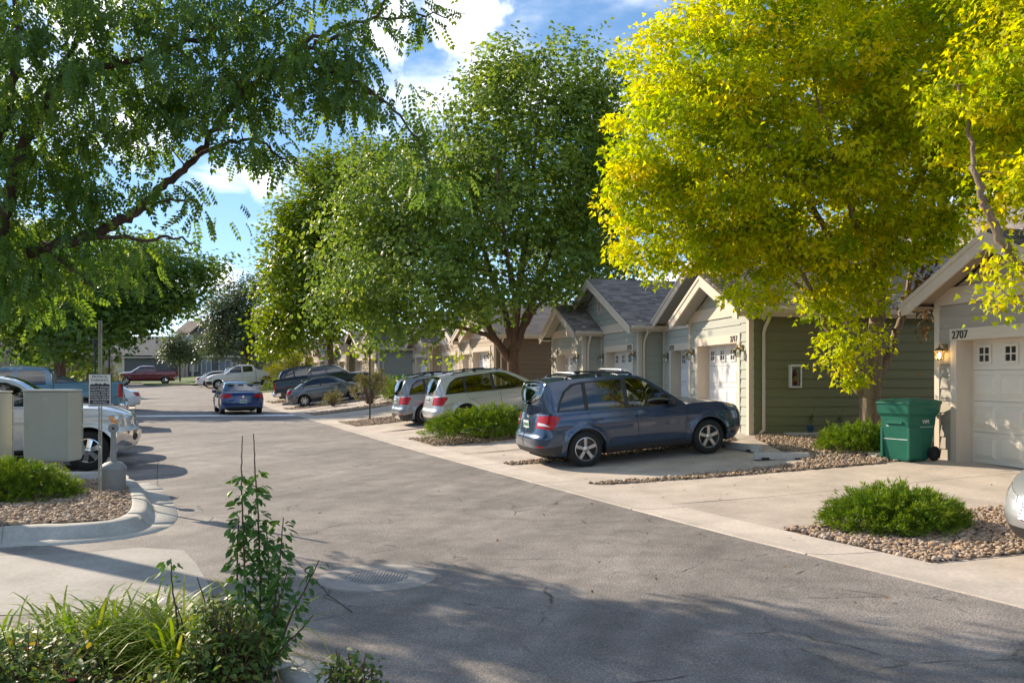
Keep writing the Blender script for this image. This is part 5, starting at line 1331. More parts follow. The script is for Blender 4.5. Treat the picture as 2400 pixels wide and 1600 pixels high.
# ------------------------------------------------------------------ parked and moving vehicles
PB = carpaint('paint_blue', (.024, .052, .105), .45, .24); PSIL = carpaint('paint_silver', (.46, .48, .50), .55); PGREY = carpaint('paint_grey', (.20, .225, .25), .6); PSTEEL = carpaint('paint_steel_grey', (.115, .13, .15), .6)
PNAVY = carpaint('paint_navy', (.012, .018, .035), .4); PBLACK = carpaint('paint_charcoal_blue', (.022, .032, .045), .4); PWHITE = carpaint('paint_white', (.72, .72, .71), 0); PRED = carpaint('paint_red', (.16, .012, .018), .4)
PCOB = carpaint('paint_cobalt', (.007, .036, .14), .3, .25); PTEAL = carpaint('paint_blue_grey', (.085, .17, .23), .6); PLIGHT = carpaint('paint_pale_silver', (.55, .57, .60), .6); PDKGR = carpaint('paint_dark_green', (.02, .035, .03), .4)
build_car('crossover', 'dark blue crossover with roof rails parked by the shaded sage garage wall', 'car', (2.42, 17.40), R(17.5), FORESTER, PB, res=.065)
build_car('crossover', 'pale silver three-row crossover behind the long juniper hedge', 'car', (-.33, 27.05), R(20), JOURNEY, PSIL, res=.09)
build_car('crossover', 'small grey crossover between the bare sign post and the silver crossover', 'car', (-1.91, 29.25), R(20), OUTL, PGREY, res=.09)
build_car('sedan', 'grey compact sedan parked beside the dark pickup', 'car', (-9.95, 46.5), R(14), ACCENT, PSTEEL, res=.11)
build_car('pickup_truck', 'dark charcoal-blue pickup with its tail to the street behind the grey sedan', 'pickup', (-10.7, 49.9), R(14), pick(), PBLACK, res=.12)
build_car('sport_utility_vehicle', 'black sport utility vehicle beyond the dark pickup', 'car', (-12.3, 54.3), R(16), xscale(SUV, 5.1, 2.0, 1.1, r=.38), PNAVY, res=.14)
build_car('pickup_truck', 'white pickup facing the street with a black front bumper', 'pickup', (-22.5, 71.3), R(201), pick(parts=[dict(p, m='black') if p['n'] == 'front_bumper' else p for p in PICK['parts']], r=.42, Ra=.5, dz=.06), PWHITE, res=.13, scale=1.03)
build_car('sport_utility_vehicle', 'silver sport utility vehicle partly hidden behind the white pickup', 'car', (-23.2, 76.0), R(21), xscale(SUV, 5.0, 1.98, 1.09, r=.37), PLIGHT, res=.15)
build_car('sedan', 'small white sedan with red tail lamps beyond the white pickup', 'car', (-27.4, 80.5), R(24), xscale(SEDAN, 4.5, 1.78, 1.0), PWHITE, res=.15)
build_car('pickup_truck', 'dark red crew cab pickup crossing the end of the street', 'pickup', (-37.9, 88.3), R(204), pick(extras=[grille_bars(.86, 1.0, .5, 3)], mrim=CHROME), PRED, res=.14)
build_car('sedan', 'cobalt blue sedan driving away up the street', 'car', (-13.0, 40.4), R(113.5), BUICK, PCOB, res=.09)
F150 = pick(extras=[grille_bars(.86, 1.0, .52, 4), badge(.93, 0, .11, .045, 'f')], mrim=CHROME, wstyle='six', spokes=6)
F150['parts'] = [P_('indicator', [(5.30, 1.06), (5.42, 1.06), (5.50, .88), (5.44, .86)], 'amber', off=.010), P_('fog_lamp', [(('f', .84), .58), (('f', .78), .56), (('f', .72), .60), (('f', .72), .68), (('f', .78), .71), (('f', .84), .68)], 'black', off=.016)] + [dict(p, m='lamp') if p['n'] == 'headlight' else p for p in PICK['parts']]
lot = lambda k, f=0.0: (-10.50 - 1.105 * k + .915 * f, 17.08 + 2.515 * k + .404 * f)
HL = R(23.8)
build_car('pickup_truck', 'silver pickup with amber corner lamp and chrome bumper behind the mailboxes', 'pickup', lot(0), HL, F150, carpaint('paint_white_silver', (.60, .61, .62), .35), res=.085)
build_car('minivan', 'pale silver minivan next to the silver pickup in the left lot', 'car', lot(1, .25), HL, xscale(SUV, 4.95, 1.95, 1.05, r=.35), PLIGHT, res=.11)
build_car('crossover', 'navy crossover parked third in the left lot', 'car', lot(2, .1), HL, xscale(SUV, 4.8, 1.9, 1.04, r=.36), PNAVY, res=.12)
build_car('hatchback', 'white hatchback showing its side glass just before the blue-grey pickup', 'car', lot(3, -.2), HL, xscale(SUV, 4.3, 1.78, .90, r=.32), PWHITE, res=.12)
build_car('pickup_truck', 'tall blue-grey crew cab pickup with its red tail lamp towards the street', 'pickup', lot(5, -.95), HL + math.pi, pick(dz=.10, r=.43, Ra=.51), PTEAL, res=.10, scale=1.09)
build_car('sedan', 'silver sedan behind the bed of the blue-grey pickup', 'car', lot(6.4, .2), HL, xscale(SEDAN, 4.6, 1.8, 1.03), PLIGHT, res=.14)
build_car('sport_utility_vehicle', 'dark green sport utility vehicle beyond the blue-grey pickup', 'car', lot(7.6), HL, xscale(SUV, 4.8, 1.9, 1.06, r=.37), PDKGR, res=.14)
build_car('sedan', 'white sedan at the far end of the left lot with its tail to the street', 'car', lot(10.5, .6), HL + math.pi, xscale(SEDAN, 4.6, 1.8, 1.0), PWHITE, res=.15)
RIGHTCAR = variant(xscale(SEDAN, 4.75, 1.82, 1.04), plate_f=.42, extras=[grille_bars(.47, .61, .40, 6), badge(.66, 0, .05, .03, 'f')])
build_car('sedan', 'silver sedan nosing in at the right edge of the picture', 'car', (6.85, 7.90), R(197), RIGHTCAR, PLIGHT, res=.08)

# ------------------------------------------------------------------ wheeled bins
GREENP = mat('bin_green', (.012, .135, .085), rough=.42, spec=.5, noise=(6, .08)); GREEN2 = mat('bin_green_light', (.03, .17, .06), rough=.5, noise=(6, .1)); WHITEP = mat('white_print', (.8, .8, .78), rough=.6)
def bin_(label, x, y, ang, m, z=None, print_=False, lidtilt=0):
    t = thing('wheeled_bin', label, 'bin', (x, y, h1(x, y) + .02 if z is None else z), ang)
    # local: front -y, wheels +y
    vs = []
    for z_, hw, y0, y1 in ((0, .235, -.29, .17), (.04, .24, -.30, .26), (.62, .285, -.355, .36), (.80, .295, -.37, .38), (.82, .325, -.40, .42), (1.0, .335, -.415, .43)):
        vs += [(-hw, y0, z_), (hw, y0, z_), (hw, y1, z_), (-hw, y1, z_)]
    fs = [(3, 2, 1, 0)] + [(4 * r + k, 4 * r + (k + 1) % 4, 4 * r + 4 + (k + 1) % 4, 4 * r + 4 + k) for r in range(5) for k in range(4)]
    MB().add(vs, fs).build('tub', m, t, bevel=.018)
    MB().box(-.30, -.245, -.355, -.02, .05, .60).build('side_rib', m, t, bevel=.012); MB().box(.245, .30, -.355, -.02, .05, .60).build('side_rib', m, t, bevel=.012)
    piece('lift_bar', -.17, .17, -.385, -.345, .66, .70, m, t)
    mb = MB(); mb.prism([(-.43, 1.0), (-.43, 1.035), (-.30, 1.075), (.30, 1.085), (.46, 1.05), (.47, 1.0)], 'x', -.35, .35)
    l = mb.build('lid', m, t, bevel=.012)
    MB().prism([(-.26, 1.07), (-.22, 1.095), (.24, 1.10), (.28, 1.08)], 'x', -.20, .20).build('lid_ridge', m, l, bevel=.01)
    MB().tube([(-.30, .47, .98), (.30, .47, .98)], .018, 8).build('handle', m, t)
    MB().tube([(-.29, .27, .13), (.29, .27, .13)], .012, 6).build('axle', BLACK, t)
    for sg in (-1, 1):
        w = bpy.data.objects.new('wheel', None); col.objects.link(w); w.parent = t; w.location = (sg * .31, .29, .13)
        Mx = Matrix.Rotation(R(90), 4, 'Y'); MB().lathe([(.075, -.03), (.125, -.03), (.13, -.015), (.13, .015), (.125, .03), (.075, .03)], 20, Mx, close=True).build('tyre', TYRE, w, smooth=True, autosmooth=.6)
        MB().lathe([(.001, -.015), (.076, -.02), (.076, .02), (.001, .015)], 14, Mx, cap=False).build('hub', PLAST, w)
    if print_:
        for sg in (-1, 1):
            me = text_mesh('WM', .10, .0015, 'CENTER'); me.materials.append(WHITEP); o = obj('lettering', me, None, t); o.location = (sg * .300, .08, .66); o.rotation_euler = (R(90) - .06, 0, R(90) * sg)
            piece('print_line', sg * .297 - .002, sg * .297 + .002, -.06, .28, .60, .607, WHITEP, t, tilt=(0, 0.07 * sg, 0))
        me = text_mesh('96', .06, .0015, 'CENTER'); me.materials.append(WHITEP); o = obj('lettering', me, None, t); o.location = (-.15, -.356, .60); o.rotation_euler = (R(86), 0, 0)
        piece('print_line', -.26, .26, -.338, -.330, .38, .39, WHITEP, t)
    return t
bin_('green wheeled bin standing beside the taupe garage door', 7.06, 15.22, R(-62), GREENP, print_=True)
bin_('green wheeled bin behind the small junipers next to the small grey crossover', -6.0, 46.0, R(-80), GREEN2)
bin_('green wheeled bin nearest the hood of the dark pickup', -9.35, 57.2, R(-70), GREEN2)
bin_('second green bin farther left by the grey-green garage', -10.6, 59.3, R(-70), GREEN2)

# ------------------------------------------------------------------ mailboxes, sign, ash urn on the island
MBX = mat('mailbox_grey', (.43, .425, .36), rough=.5, spec=.4, noise=(2, .05), noise2=(70, .03)); MBXL = mat('mailbox_edge', (.52, .51, .46), rough=.5)
GALV = mat('galvanised', (.36, .34, .30), rough=.55, metal=.5, noise=(25, .2))
ISA = R(-23)
def mailbox(label, x, y, rot, w=.80, h=1.20, d=.42, z0=.30, slot=False):
    base = h1(x, y) + .13
    t = thing('mailbox', label, 'mailbox', (x, y, base), rot)
    MB().box(-w / 2, w / 2, -d / 2, d / 2, z0, z0 + h).build('cabinet', MBX, t, bevel=.018)
    MB().box(-w / 2 - .012, w / 2 + .012, -d / 2 - .012, d / 2 + .012, z0 + h + .001, z0 + h + .035).build('cap', MBXL, t, bevel=.01)
    piece('access_panel', -w / 2 + .03, w / 2 - .03, -d / 2 - .008, -d / 2 - .001, z0 + .05, z0 + h - .05, MBX, t)
    for hz_ in (.15, .5, .85): piece('hinge', -w / 2 + .018, -w / 2 + .034, -d / 2 - .014, -d / 2 - .001, z0 + h * hz_, z0 + h * hz_ + .08, MBXL, t)
    MB().box(-.13, .13, -.11, .11, .01, z0 - .001).build('pedestal', MBX, t, bevel=.01)
    MB().box(-.19, .19, -.17, .17, -.001, .012).build('base_plate', GALV, t)
    MB().box(-w / 2 + .012, w / 2 - .012, d / 2 + .001, d / 2 + .02, z0 + .02, z0 + h - .02).build('door_panel', MBXL, t)
    for i in range(4):
        for j in range(3): piece('mail_door', -w / 2 + .03 + j * .265, -w / 2 + .28 + j * .265, d / 2 + .021, d / 2 + .03, z0 + .06 + i * .28, z0 + .32 + i * .28, MBX, t)
    piece('vent_label', -.03, .03, -d / 2 - .011, -d / 2 - .0085, z0 + h - .14, z0 + h - .11, MBXL, t)
    if slot: piece('label_plate', -.10, .14, -d / 2 - .011, -d / 2 - .0085, z0 + .52, z0 + .58, MBXL, t)
    return t
m1 = gp(137, 1119, .13); mailbox('tall grey cluster mailbox on a pedestal nearer the sign', m1[0] - .10, m1[1], R(-2))
m0 = gp(5, 1124, .13); mailbox('grey cluster mailbox cut off by the left edge of the picture', m0[0] - .32, m0[1] - .05, R(-2), slot=True)
sx, sy = gp(235, 1163, .10); sz0 = h1(sx, sy) + .08
st = thing('parking_sign', 'private parking and towing sign on a perforated steel post', 'sign', (sx, sy, sz0), R(4))
mb = MB(); hgt_post = 2.62
for sg in (-1, 1): mb.box(sg * .014, sg * .024, -.012, .012, 0, hgt_post)
zz = .03
while zz < hgt_post: mb.box(-.014, .014, -.010, .010, zz, zz + .014); zz += .0254 * 1.15
mb.build('post', GALV, st)
SGW = mat('sign_white', (.72, .71, .66), rough=.45); SGB = mat('sign_navy', (.012, .014, .03), rough=.45); SGT = mat('sign_text_white', (.78, .78, .75), rough=.5)
zc = H_EYE - (914.5 - YH) / FPX * sy - sz0; hw, hh = .155, .235
panel = MB().box(-hw, hw, -.020, -.016, zc - hh, zc + hh).build('panel', SGW, st)
MB().box(-hw - .006, hw + .006, -.016, -.0125, zc - hh - .006, zc + hh + .006).build('panel_back', SGB, st)
ys = -.021
ridge = [(-hw + .012, zc + .075), (-.11, zc + .105), (-.085, zc + .085), (-.05, zc + .115), (-.02, zc + .09), (.01, zc + .11), (.04, zc + .085), (.075, zc + .118), (.105, zc + .088), (.125, zc + .10), (hw - .012, zc + .08), (hw - .012, zc - hh + .012), (-hw + .012, zc - hh + .012)]
MB().prism(ridge, 'y', -.0212, -.0202).build('navy_field', SGB, panel)
snow = [(-.11, .105), (-.05, .115), (.01, .11), (.075, .118)]
for (x, z) in snow: MB().add([(x, -.0216, zc + z - .002), (x - .012, -.0216, zc + z - .016), (x, -.0216, zc + z - .011), (x + .012, -.0216, zc + z - .017)], [(0, 1, 2, 3)]).build('snow_cap', SGT, panel)
def line(txt, z, size, m, wmax):
    me = text_mesh(txt, size, .0004, 'CENTER'); w = max(v.co.x for v in me.vertices) - min(v.co.x for v in me.vertices); k = min(1.25, wmax / w)
    for v in me.vertices: v.co.x *= k
    me.materials.append(m); o = obj('lettering', me, None, panel); o.location = (0, -.0225, zc + z); o.rotation_euler = (R(90), 0, 0)
line('PRIVATE', .185, .047, SGB, .235); line('PARKING', .135, .047, SGB, .255)
for i, (tx, sz) in enumerate((('WYATTS TOWING', .038), ('UNAUTHORIZED OR', .033), ('ILLEGALLY PARKED', .033), ('VEHICLES WILL BE', .033), ('TOWED AT VEHICLE', .033), ('OWNERS EXPENSE', .033), ('970-473-0622', .028))):
    line(tx, .036 - i * .0365, sz, SGT, .285 if i < 6 else .20)
piece('rule_line', -.14, .14, -.0225, -.0215, zc - .213, zc - .208, SGT, panel); piece('rule_line', -.14, .14, -.0225, -.0215, zc - .200, zc - .197, SGT, panel)
for z in (.215, -.218): MB().lathe([(.008, 0), (.008, .006), (.004, .008)], 8, Matrix.Translation((0, -.021, zc + z)) @ Matrix.Rotation(R(90), 4, 'X')).build('bolt', GALV, panel)

cx_, cy_ = gp(266, 1150, .11)
URN = mat('urn_grey', (.24, .255, .255), rough=.6, noise=(8, .06))
ur = thing('ash_urn', 'grey freestanding cigarette receptacle in the gravel beside the sign', 'ash urn', (cx_, cy_, h1(cx_, cy_) + .11), R(20))
MB().lathe([(.165, 0), (.172, .02), (.18, .30), (.184, .31), (.184, .335)], 28).build('bucket', URN, ur, smooth=True, autosmooth=.6)
MB().lathe([(.19, .336), (.192, .355), (.17, .40), (.12, .435), (.06, .455), (.05, .46)], 28).build('dome', URN, ur, smooth=True, autosmooth=.6)
MB().lathe([(.048, .455), (.042, .6), (.036, .90), (.040, .92)], 16).build('neck', URN, ur, smooth=True, autosmooth=.6)
Mh = Matrix.Translation((0, 0, .965)) @ Matrix.Rotation(R(90), 4, 'X')
hd = MB().lathe([(.062, -.055), (.075, -.045), (.075, .045), (.062, .055)], 18, Mh).build('head', URN, ur, smooth=True, autosmooth=.6)
MB().lathe([(.022, .056), (.022, .060), (.001, .060)], 12, Mh).build('hole', BLACK, hd)

# bare sign post across the street, dark posts far left
bx_, by_ = gp(867, 985)
MB().box(-.03, .03, -.02, .02, 0, 2.78)
pp = MB(); pp.box(-.028, -.018, -.02, .02, 0, 2.78); pp.box(.018, .028, -.02, .02, 0, 2.78); pp.box(-.018, .018, .012, .02, 0, 2.78)
po = pp.build('sign_post', mat('rusty_post', (.16, .13, .11), rough=.7, metal=.3, noise=(14, .3))); po.location = (bx_, by_, h1(bx_, by_)); tag(po, 'bare brown channel post standing in a gravel bed across the street', 'post')
for px, Y, lab, hgt_ in ((223, 41, 'slim dark post left of the parking sign behind the blue-grey pickup', 3.2), (256, 47, 'slim dark post right of the parking sign near the far garage', 3.3)):
    X = (px - 1200) / FPX * Y
    t = thing('lamp_post', lab, 'post', (X, Y, h1(X, Y)), 0)
    MB().lathe([(.10, 0), (.10, .04), (.055, .10), (.045, .3), (.04, hgt_)], 10).build('pole', BLACK, t); MB().lathe([(.05, hgt_), (.12, hgt_ + .05), (.14, hgt_ + .30), (.03, hgt_ + .38)], 10).build('lamp_head', BLACK, t)

# fire extinguisher cabinets on the end walls
WHITEM = mat('cabinet_white', (.72, .72, .68), rough=.45); REDM = mat('extinguisher_red', (.33, .02, .015), rough=.3, coat=.5)
def wall_point(near, theta, s, out=.03): return (near[0] + math.cos(theta) * s + math.sin(theta) * out, near[1] + math.sin(theta) * s - math.cos(theta) * out)
def extinguisher(label, p, theta, zc, k=1.0):
    t = thing('extinguisher_cabinet', label, 'cabinet', (p[0], p[1], zc), theta, scale=k)
    mb = MB(); w, h, d = .14, .265, .11
    mb.box(-w, w, -d, 0, -h, -h + .03); mb.box(-w, w, -d, 0, h - .045, h); mb.box(-w, -w + .03, -d, 0, -h + .03, h - .045); mb.box(w - .03, w, -d, 0, -h + .03, h - .045)
    mb.build('case', WHITEM, t); piece('case_back', -w + .03, w - .03, -.012, -.002, -h + .03, h - .045, WHITEM, t)
    piece('glass_pane', -w + .03, w - .03, -d + .008, -d + .012, -h + .03, h - .045, LGLASS, t)
    e = bpy.data.objects.new('fire_extinguisher', None); col.objects.link(e); e.parent = t; e.location = (0, -.055, 0)
    MB().lathe([(.04, -.21), (.045, -.2), (.045, .06), (.03, .10), (.015, .115)], 14).build('tank', REDM, e, smooth=True, autosmooth=.7)
    MB().lathe([(.0455, -.12), (.0455, .0)], 14, cap=False).build('tank_label', mat('label_yellow', (.5, .38, .1), rough=.6), e)
    mb = MB(); mb.box(-.012, .012, -.012, .012, .115, .15); mb.box(-.02, .06, -.008, .008, .15, .165); mb.tube([(.0, 0, .14), (-.05, 0, .12), (-.055, 0, -.05)], .008, 6); mb.build('valve', BLACK, e)
p = wall_point(n2, th0, 1.08 - .66, .02); extinguisher('white fire extinguisher cabinet on the shaded sage wall', p, th0, H_EYE + (886 - 881) / FPX * 19.68)
p = wall_point((-9.4 + .66 * math.cos(th3), 60 + .66 * math.sin(th3)), th3, 3.0, .02); extinguisher('small white cabinet on the far grey-green garage wall', p, th3, 2.35)

# wheel stops at the end of the parking pad
def stop(label, x, y, ang, ln):
    t = thing('wheel_stop', label, 'wheel stop', (x, y, h1(x, y) + .018), ang)
    mb = MB(); mb.prism([(-.085, .0), (.085, 0), (.06, .10), (.035, .13), (-.035, .13), (-.06, .10)], 'x', -ln / 2, ln / 2); mb.build('block', M_KERB, t, bevel=.008)
    for x0 in (-ln * .3, ln * .3): piece('drain_notch', x0 - .07, x0 + .07, -.0895, -.070, -.002, .035, UNDER, t)
    for x0 in (-ln * .38, ln * .38): MB().lathe([(.012, .13), (.012, .136)], 8, Matrix.Translation((x0, 0, 0))).build('pin', GALV, t)
stop('concrete wheel stop lying clear of the blue crossover by the gravel', 5.0, 15.85, R(-6), 1.0)
stop('concrete wheel stop touching the front tyre of the blue crossover', 4.62, 17.35, R(-72), 1.5)
# ledge and flower pots along the shaded sage wall
lp = wall_point(n2, th0, 3.3, .30)
t = thing('wall_ledge', 'low concrete ledge along the foot of the shaded sage wall', 'ledge', (lp[0], lp[1], .40), th0); MB().box(-3.2, 3.4, -.18, .18, -.2, .10).build('ledge_block', M_KERB, t, bevel=.015)
POTB = mat('pot_blue', (.015, .06, .13), rough=.35, coat=.4); STEM = mat('stem_brown', (.14, .085, .05), rough=.8); SMALLLEAF = mat('pot_leaf', (.06, .13, .03), rough=.6, trans=(.3, 1.2))
def pot(label, s, hgt_, nl):
    q = wall_point(n2, th0, s, .26)
    t = thing('flower_pot', label, 'flower pot', (q[0], q[1], .502), 0)
    MB().lathe([(.055, 0), (.075, .10), (.085, .13), (.09, .13), (.09, .15), (.08, .15), (.07, .12)], 18).build('pot', POTB, t, smooth=True, autosmooth=.6)
    MB().lathe([(.076, .122), (.001, .128)], 14, cap=False).build('potting_soil', M_SOIL, t)
    mb = MB(); mb.tube([(0, 0, .12), (.02, 0, .25), (.05, .01, hgt_ * .7), (.12, .02, hgt_)], [.008, .007, .006, .004], 5); mb.build('stem', STEM, t)
    V = []; F = []
    for i in range(nl):
        a = rng.uniform(0, 6.28); z = rng.uniform(.18, .36); c = Vector((.02, 0, z)); d = Vector((math.cos(a), math.sin(a), rng.uniform(-.2, .5))).normalized(); s_ = d.cross(Vector((0, 0, 1))).normalized() * .025
        b = len(V); V += [c, c + d * .06 + s_, c + d * .12, c + d * .06 - s_]; F.append((b, b + 1, b + 2, b + 3))
    obj('leaves', mesh_from('leaves', V, F), SMALLLEAF, t)
pot('small blue flower pot with a lean bare stem by the shaded sage wall', .70, .62, 26)
pot('dark flower pot half hidden by the maple juniper', 1.38, .5, 30)
# splash block at the foot of the downspout by the bin
sbx, sby = gp(2075, 1074); t = thing('splash_block', 'pale splash block where the gravel meets the driveway by the bin', 'splash block', (sbx, sby, h1(sbx, sby) + .03), R(10)); mb = MB(); mb.box(-.26, .26, -.13, .13, 0, .03); mb.box(-.26, .26, -.13, -.10, .03, .07); mb.box(-.26, .26, .10, .13, .03, .07); mb.build('block', M_GUTT, t, bevel=.006)

# ------------------------------------------------------------------ houses that close the view
def house_window(parent, x, y, z, w, h, axis='y', trim=TRIM):
    """framed window on a face looking to -y; panes set back"""
    f = bpy.data.objects.new('window', None); col.objects.link(f); f.parent = parent; f.location = (x, y, z)
    tw = .11
    piece('frame', -w / 2 - tw, w / 2 + tw, -.05, .02, h / 2, h / 2 + tw, trim, f); piece('frame', -w / 2 - tw, w / 2 + tw, -.06, .02, -h / 2 - tw, -h / 2, trim, f)
    piece('frame', -w / 2 - tw, -w / 2, -.05, .02, -h / 2, h / 2, trim, f); piece('frame', w / 2, w / 2 + tw, -.05, .02, -h / 2, h / 2, trim, f)
    piece('pane', -w / 2, -.02, -.012, -.004, -h / 2, h / 2, PANE2, f); piece('pane', .02, w / 2, -.012, -.004, -h / 2, h / 2, PANE2, f); piece('mullion', -.02, .02, -.03, .0, -h / 2, h / 2, SGW, f)
PANE2 = mat('house_pane', (.16, .20, .25), rough=.08, spec=.7, coat=.4)
def block_wall(parent, x0, x1, y0, y1, z0, z1, m, exp=.2, boards=True):
    piece('wall', x0, x1, y0, y1, z0, z1, m, parent)
def gable_roof(parent, x0, x1, y0, y1, z, rise, m, along='x', ov=.45):
    """ridge along x or y"""
    if along == 'x':
        ym = (y0 + y1) / 2; half = (y1 - y0) / 2 + ov; pt = rise / half; ln = math.hypot(half, rise); c, s = half / ln, rise / ln
        slope(parent, (x0 - ov, y0 - ov, z + .1), (1, 0, 0), (0, c, s), x1 - x0 + 2 * ov, ln, 'far', m, None); slope(parent, (x0 - ov, y1 + ov, z + .1), (1, 0, 0), (0, -c, s), x1 - x0 + 2 * ov, ln, 'far', m, None)
    else:
        half = (x1 - x0) / 2 + ov; ln = math.hypot(half, rise); c, s = half / ln, rise / ln
        slope(parent, (x0 - ov, y0 - ov, z + .1), (0, 1, 0), (c, 0, s), y1 - y0 + 2 * ov, ln, 'far', m, None); slope(parent, (x1 + ov, y0 - ov, z + .1), (0, 1, 0), (-c, 0, s), y1 - y0 + 2 * ov, ln, 'far', m, None)
def siding(parent, x0, x1, y, z0, z1, m, exp=.30):
    z = z0
    while z < z1 - .05: piece('siding_board', x0, x1, y - .02, y + .02, z, min(z + exp, z1), m, parent, tilt=(-.06, 0, 0)); z += exp
YE = 114.0; BZ = 1.66
hx = lambda px, Y=YE: (px - 1200) / FPX * Y
he = thing('house', 'slate-grey two-storey house with a garage wing closing the street', 'house', (hx(430), YE, BZ), 0)
X0 = hx(430)
def HX(px): return hx(px) - X0
w_ = bpy.data.objects.new('wall', None); col.objects.link(w_); w_.parent = he
piece('shell', HX(418), HX(640), .0, 9, -1, 6.1, SLATE, w_); siding(w_, HX(418), HX(640), -.02, 0, 6.1, SLATE)
piece('shell', HX(308), HX(418) - .02, -2.2, 7, -1, 3.0, SLATE, w_); siding(w_, HX(308), HX(418) - .02, -2.22, 0, 3.0, SLATE)
piece('shell', HX(262), HX(308) - .02, -.8, 7, -1, 3.0, TAUPE, w_); siding(w_, HX(262), HX(308) - .02, -.82, 2.3, 3.0, TAUPE)
for px in (419, 438, 452): piece('corner_board', HX(px) - .15, HX(px) + .15, -.10, .0, 0, 6.1 if px > 440 else 2.95, TRIM, w_)
piece('corner_board', HX(308) - .2, HX(308) + .12, -2.30, -2.1, 0, 3.0, TRIM, w_); piece('belly_band', HX(440), HX(640), -.09, .0, 2.85, 3.08, TRIM, w_); piece('frieze_board', HX(418), HX(640), -.09, 0, 5.85, 6.1, TRIM, w_)
piece('entry_post', HX(428) - .6, HX(428) + .3, -.12, -.0, 0, 2.85, TRIM, w_)
for px, py, w, h in ((479, 797, 1.15, 1.6), (436, 792, 1.3, 1.4), (484, 860, 1.2, 1.7), (455, 856, .9, 1.4), (528, 858, 1.5, 1.5), (554, 859, .9, 1.0), (560, 797, 1.2, 1.5)):
    house_window(he, HX(px), -.045, 1.735 + (YH - py) / FPX * YE - BZ, w, h)
garage_door(he, HX(289), -.88, .02, 1.75, 2.05, DOORC); garage_door(he, HX(268), -.88, .02, .9, 2.05, DOORC)
rf = bpy.data.objects.new('roof', None); col.objects.link(rf); rf.parent = he
gable_roof(rf, HX(418), HX(640), 0, 9, 5.95, 2.0, ROOF_TAN, 'x'); gable_roof(rf, HX(262), HX(418), -2.2, 7, 2.95, 2.7, ROOF_GREY, 'x')
MB().prism([(HX(452), 6.15), (HX(500), 6.15), ((HX(452) + HX(500)) / 2, 7.25)], 'y', -.06, 1.0).build('cross_gable', SLATE, rf)
slope(rf, (HX(452) - .4, -.5, 6.0), (0, 1, 0), (.76, 0, .65), 3.2, 2.2, 'far', ROOF_TAN, None); slope(rf, (HX(500) + .4, -.5, 6.0), (0, 1, 0), (-.76, 0, .65), 3.2, 2.2, 'far', ROOF_TAN, None)
piece('skylight', HX(452), HX(466), 1.4, 2.6, 6.95, 7.1, PANE2, rf, tilt=(.42, 0, 0))
piece('gutter', HX(306), HX(418), -2.82, -2.68, 2.72, 2.86, TRIM, rf); MB().tube([(HX(309), -2.4, 2.75), (HX(309), -2.3, 2.5), (HX(309), -2.3, .1)], .06, 6).build('downspout', TRIM, rf)

def big_house(label, x, y, z, rot, W, D, H, m, roofm, wins, rise=2.4):
    t = thing('house', label, 'house', (x, y, z), rot)
    w_ = bpy.data.objects.new('wall', None); col.objects.link(w_); w_.parent = t
    piece('shell', -W / 2, W / 2, 0, D, -1.5, H, m, w_); siding(w_, -W / 2, W / 2, -.02, 0, H, m, .28)
    for sx_ in (-1, 1): piece('corner_board', sx_ * W / 2 - .1, sx_ * W / 2 + .1, -.06, .1, 0, H, TRIM, w_)
    piece('belly_band', -W / 2, W / 2, -.07, 0, H * .5 - .12, H * .5 + .12, TRIM, w_); piece('frieze_board', -W / 2, W / 2, -.07, 0, H - .25, H, TRIM, w_)
    for (wx, wz, ww, wh) in wins: house_window(t, wx, -.045, wz, ww, wh)
    r = bpy.data.objects.new('roof', None); col.objects.link(r); r.parent = t
    gable_roof(r, -W / 2, W / 2, 0, D, H - .1, rise, roofm, 'x'); 
    for sx_ in (-1, 1): MB().prism([(.1, H - .1), (D - .1, H - .1), (D / 2, H + rise - .25)], 'x', sx_ * W / 2 - .15, sx_ * W / 2 - .02 * sx_).build('gable_end', m, r)
    piece('gutter', -W / 2 - .4, W / 2 + .4, -.57, -.45, H - .14, H - .02, TRIM, r)
    return t
W4 = [(-5, 4.3, 1.3, 1.4), (-1.5, 4.3, 1.3, 1.4), (2, 4.3, 1.3, 1.4), (5.2, 4.3, 1.2, 1.4), (-4, 1.5, 1.4, 1.5), (0, 1.5, 1.4, 1.5), (4, 1.5, 1.4, 1.5)]
big_house('tan two-storey house behind the trees at the left edge', -36.5, 57, .6, R(66), 15, 9, 6.0, TANS, ROOF_FAR, W4)
big_house('brown two-storey house farther back beyond the left parking lot', -46, 83, 1.1, R(60), 16, 9, 6.0, TAUPE, ROOF_FAR, W4)
big_house('tall tan house rising behind the long tan garages', 14.5, 52, 1.0, R(-70), 16, 9, 6.6, TANS, ROOF_FAR, W4, 3.0)
big_house('grey house glimpsed through the yellow maple', 19.0, 34, .9, R(-78), 16, 9, 6.4, GRGREEN, ROOF_FAR, W4, 3.0)
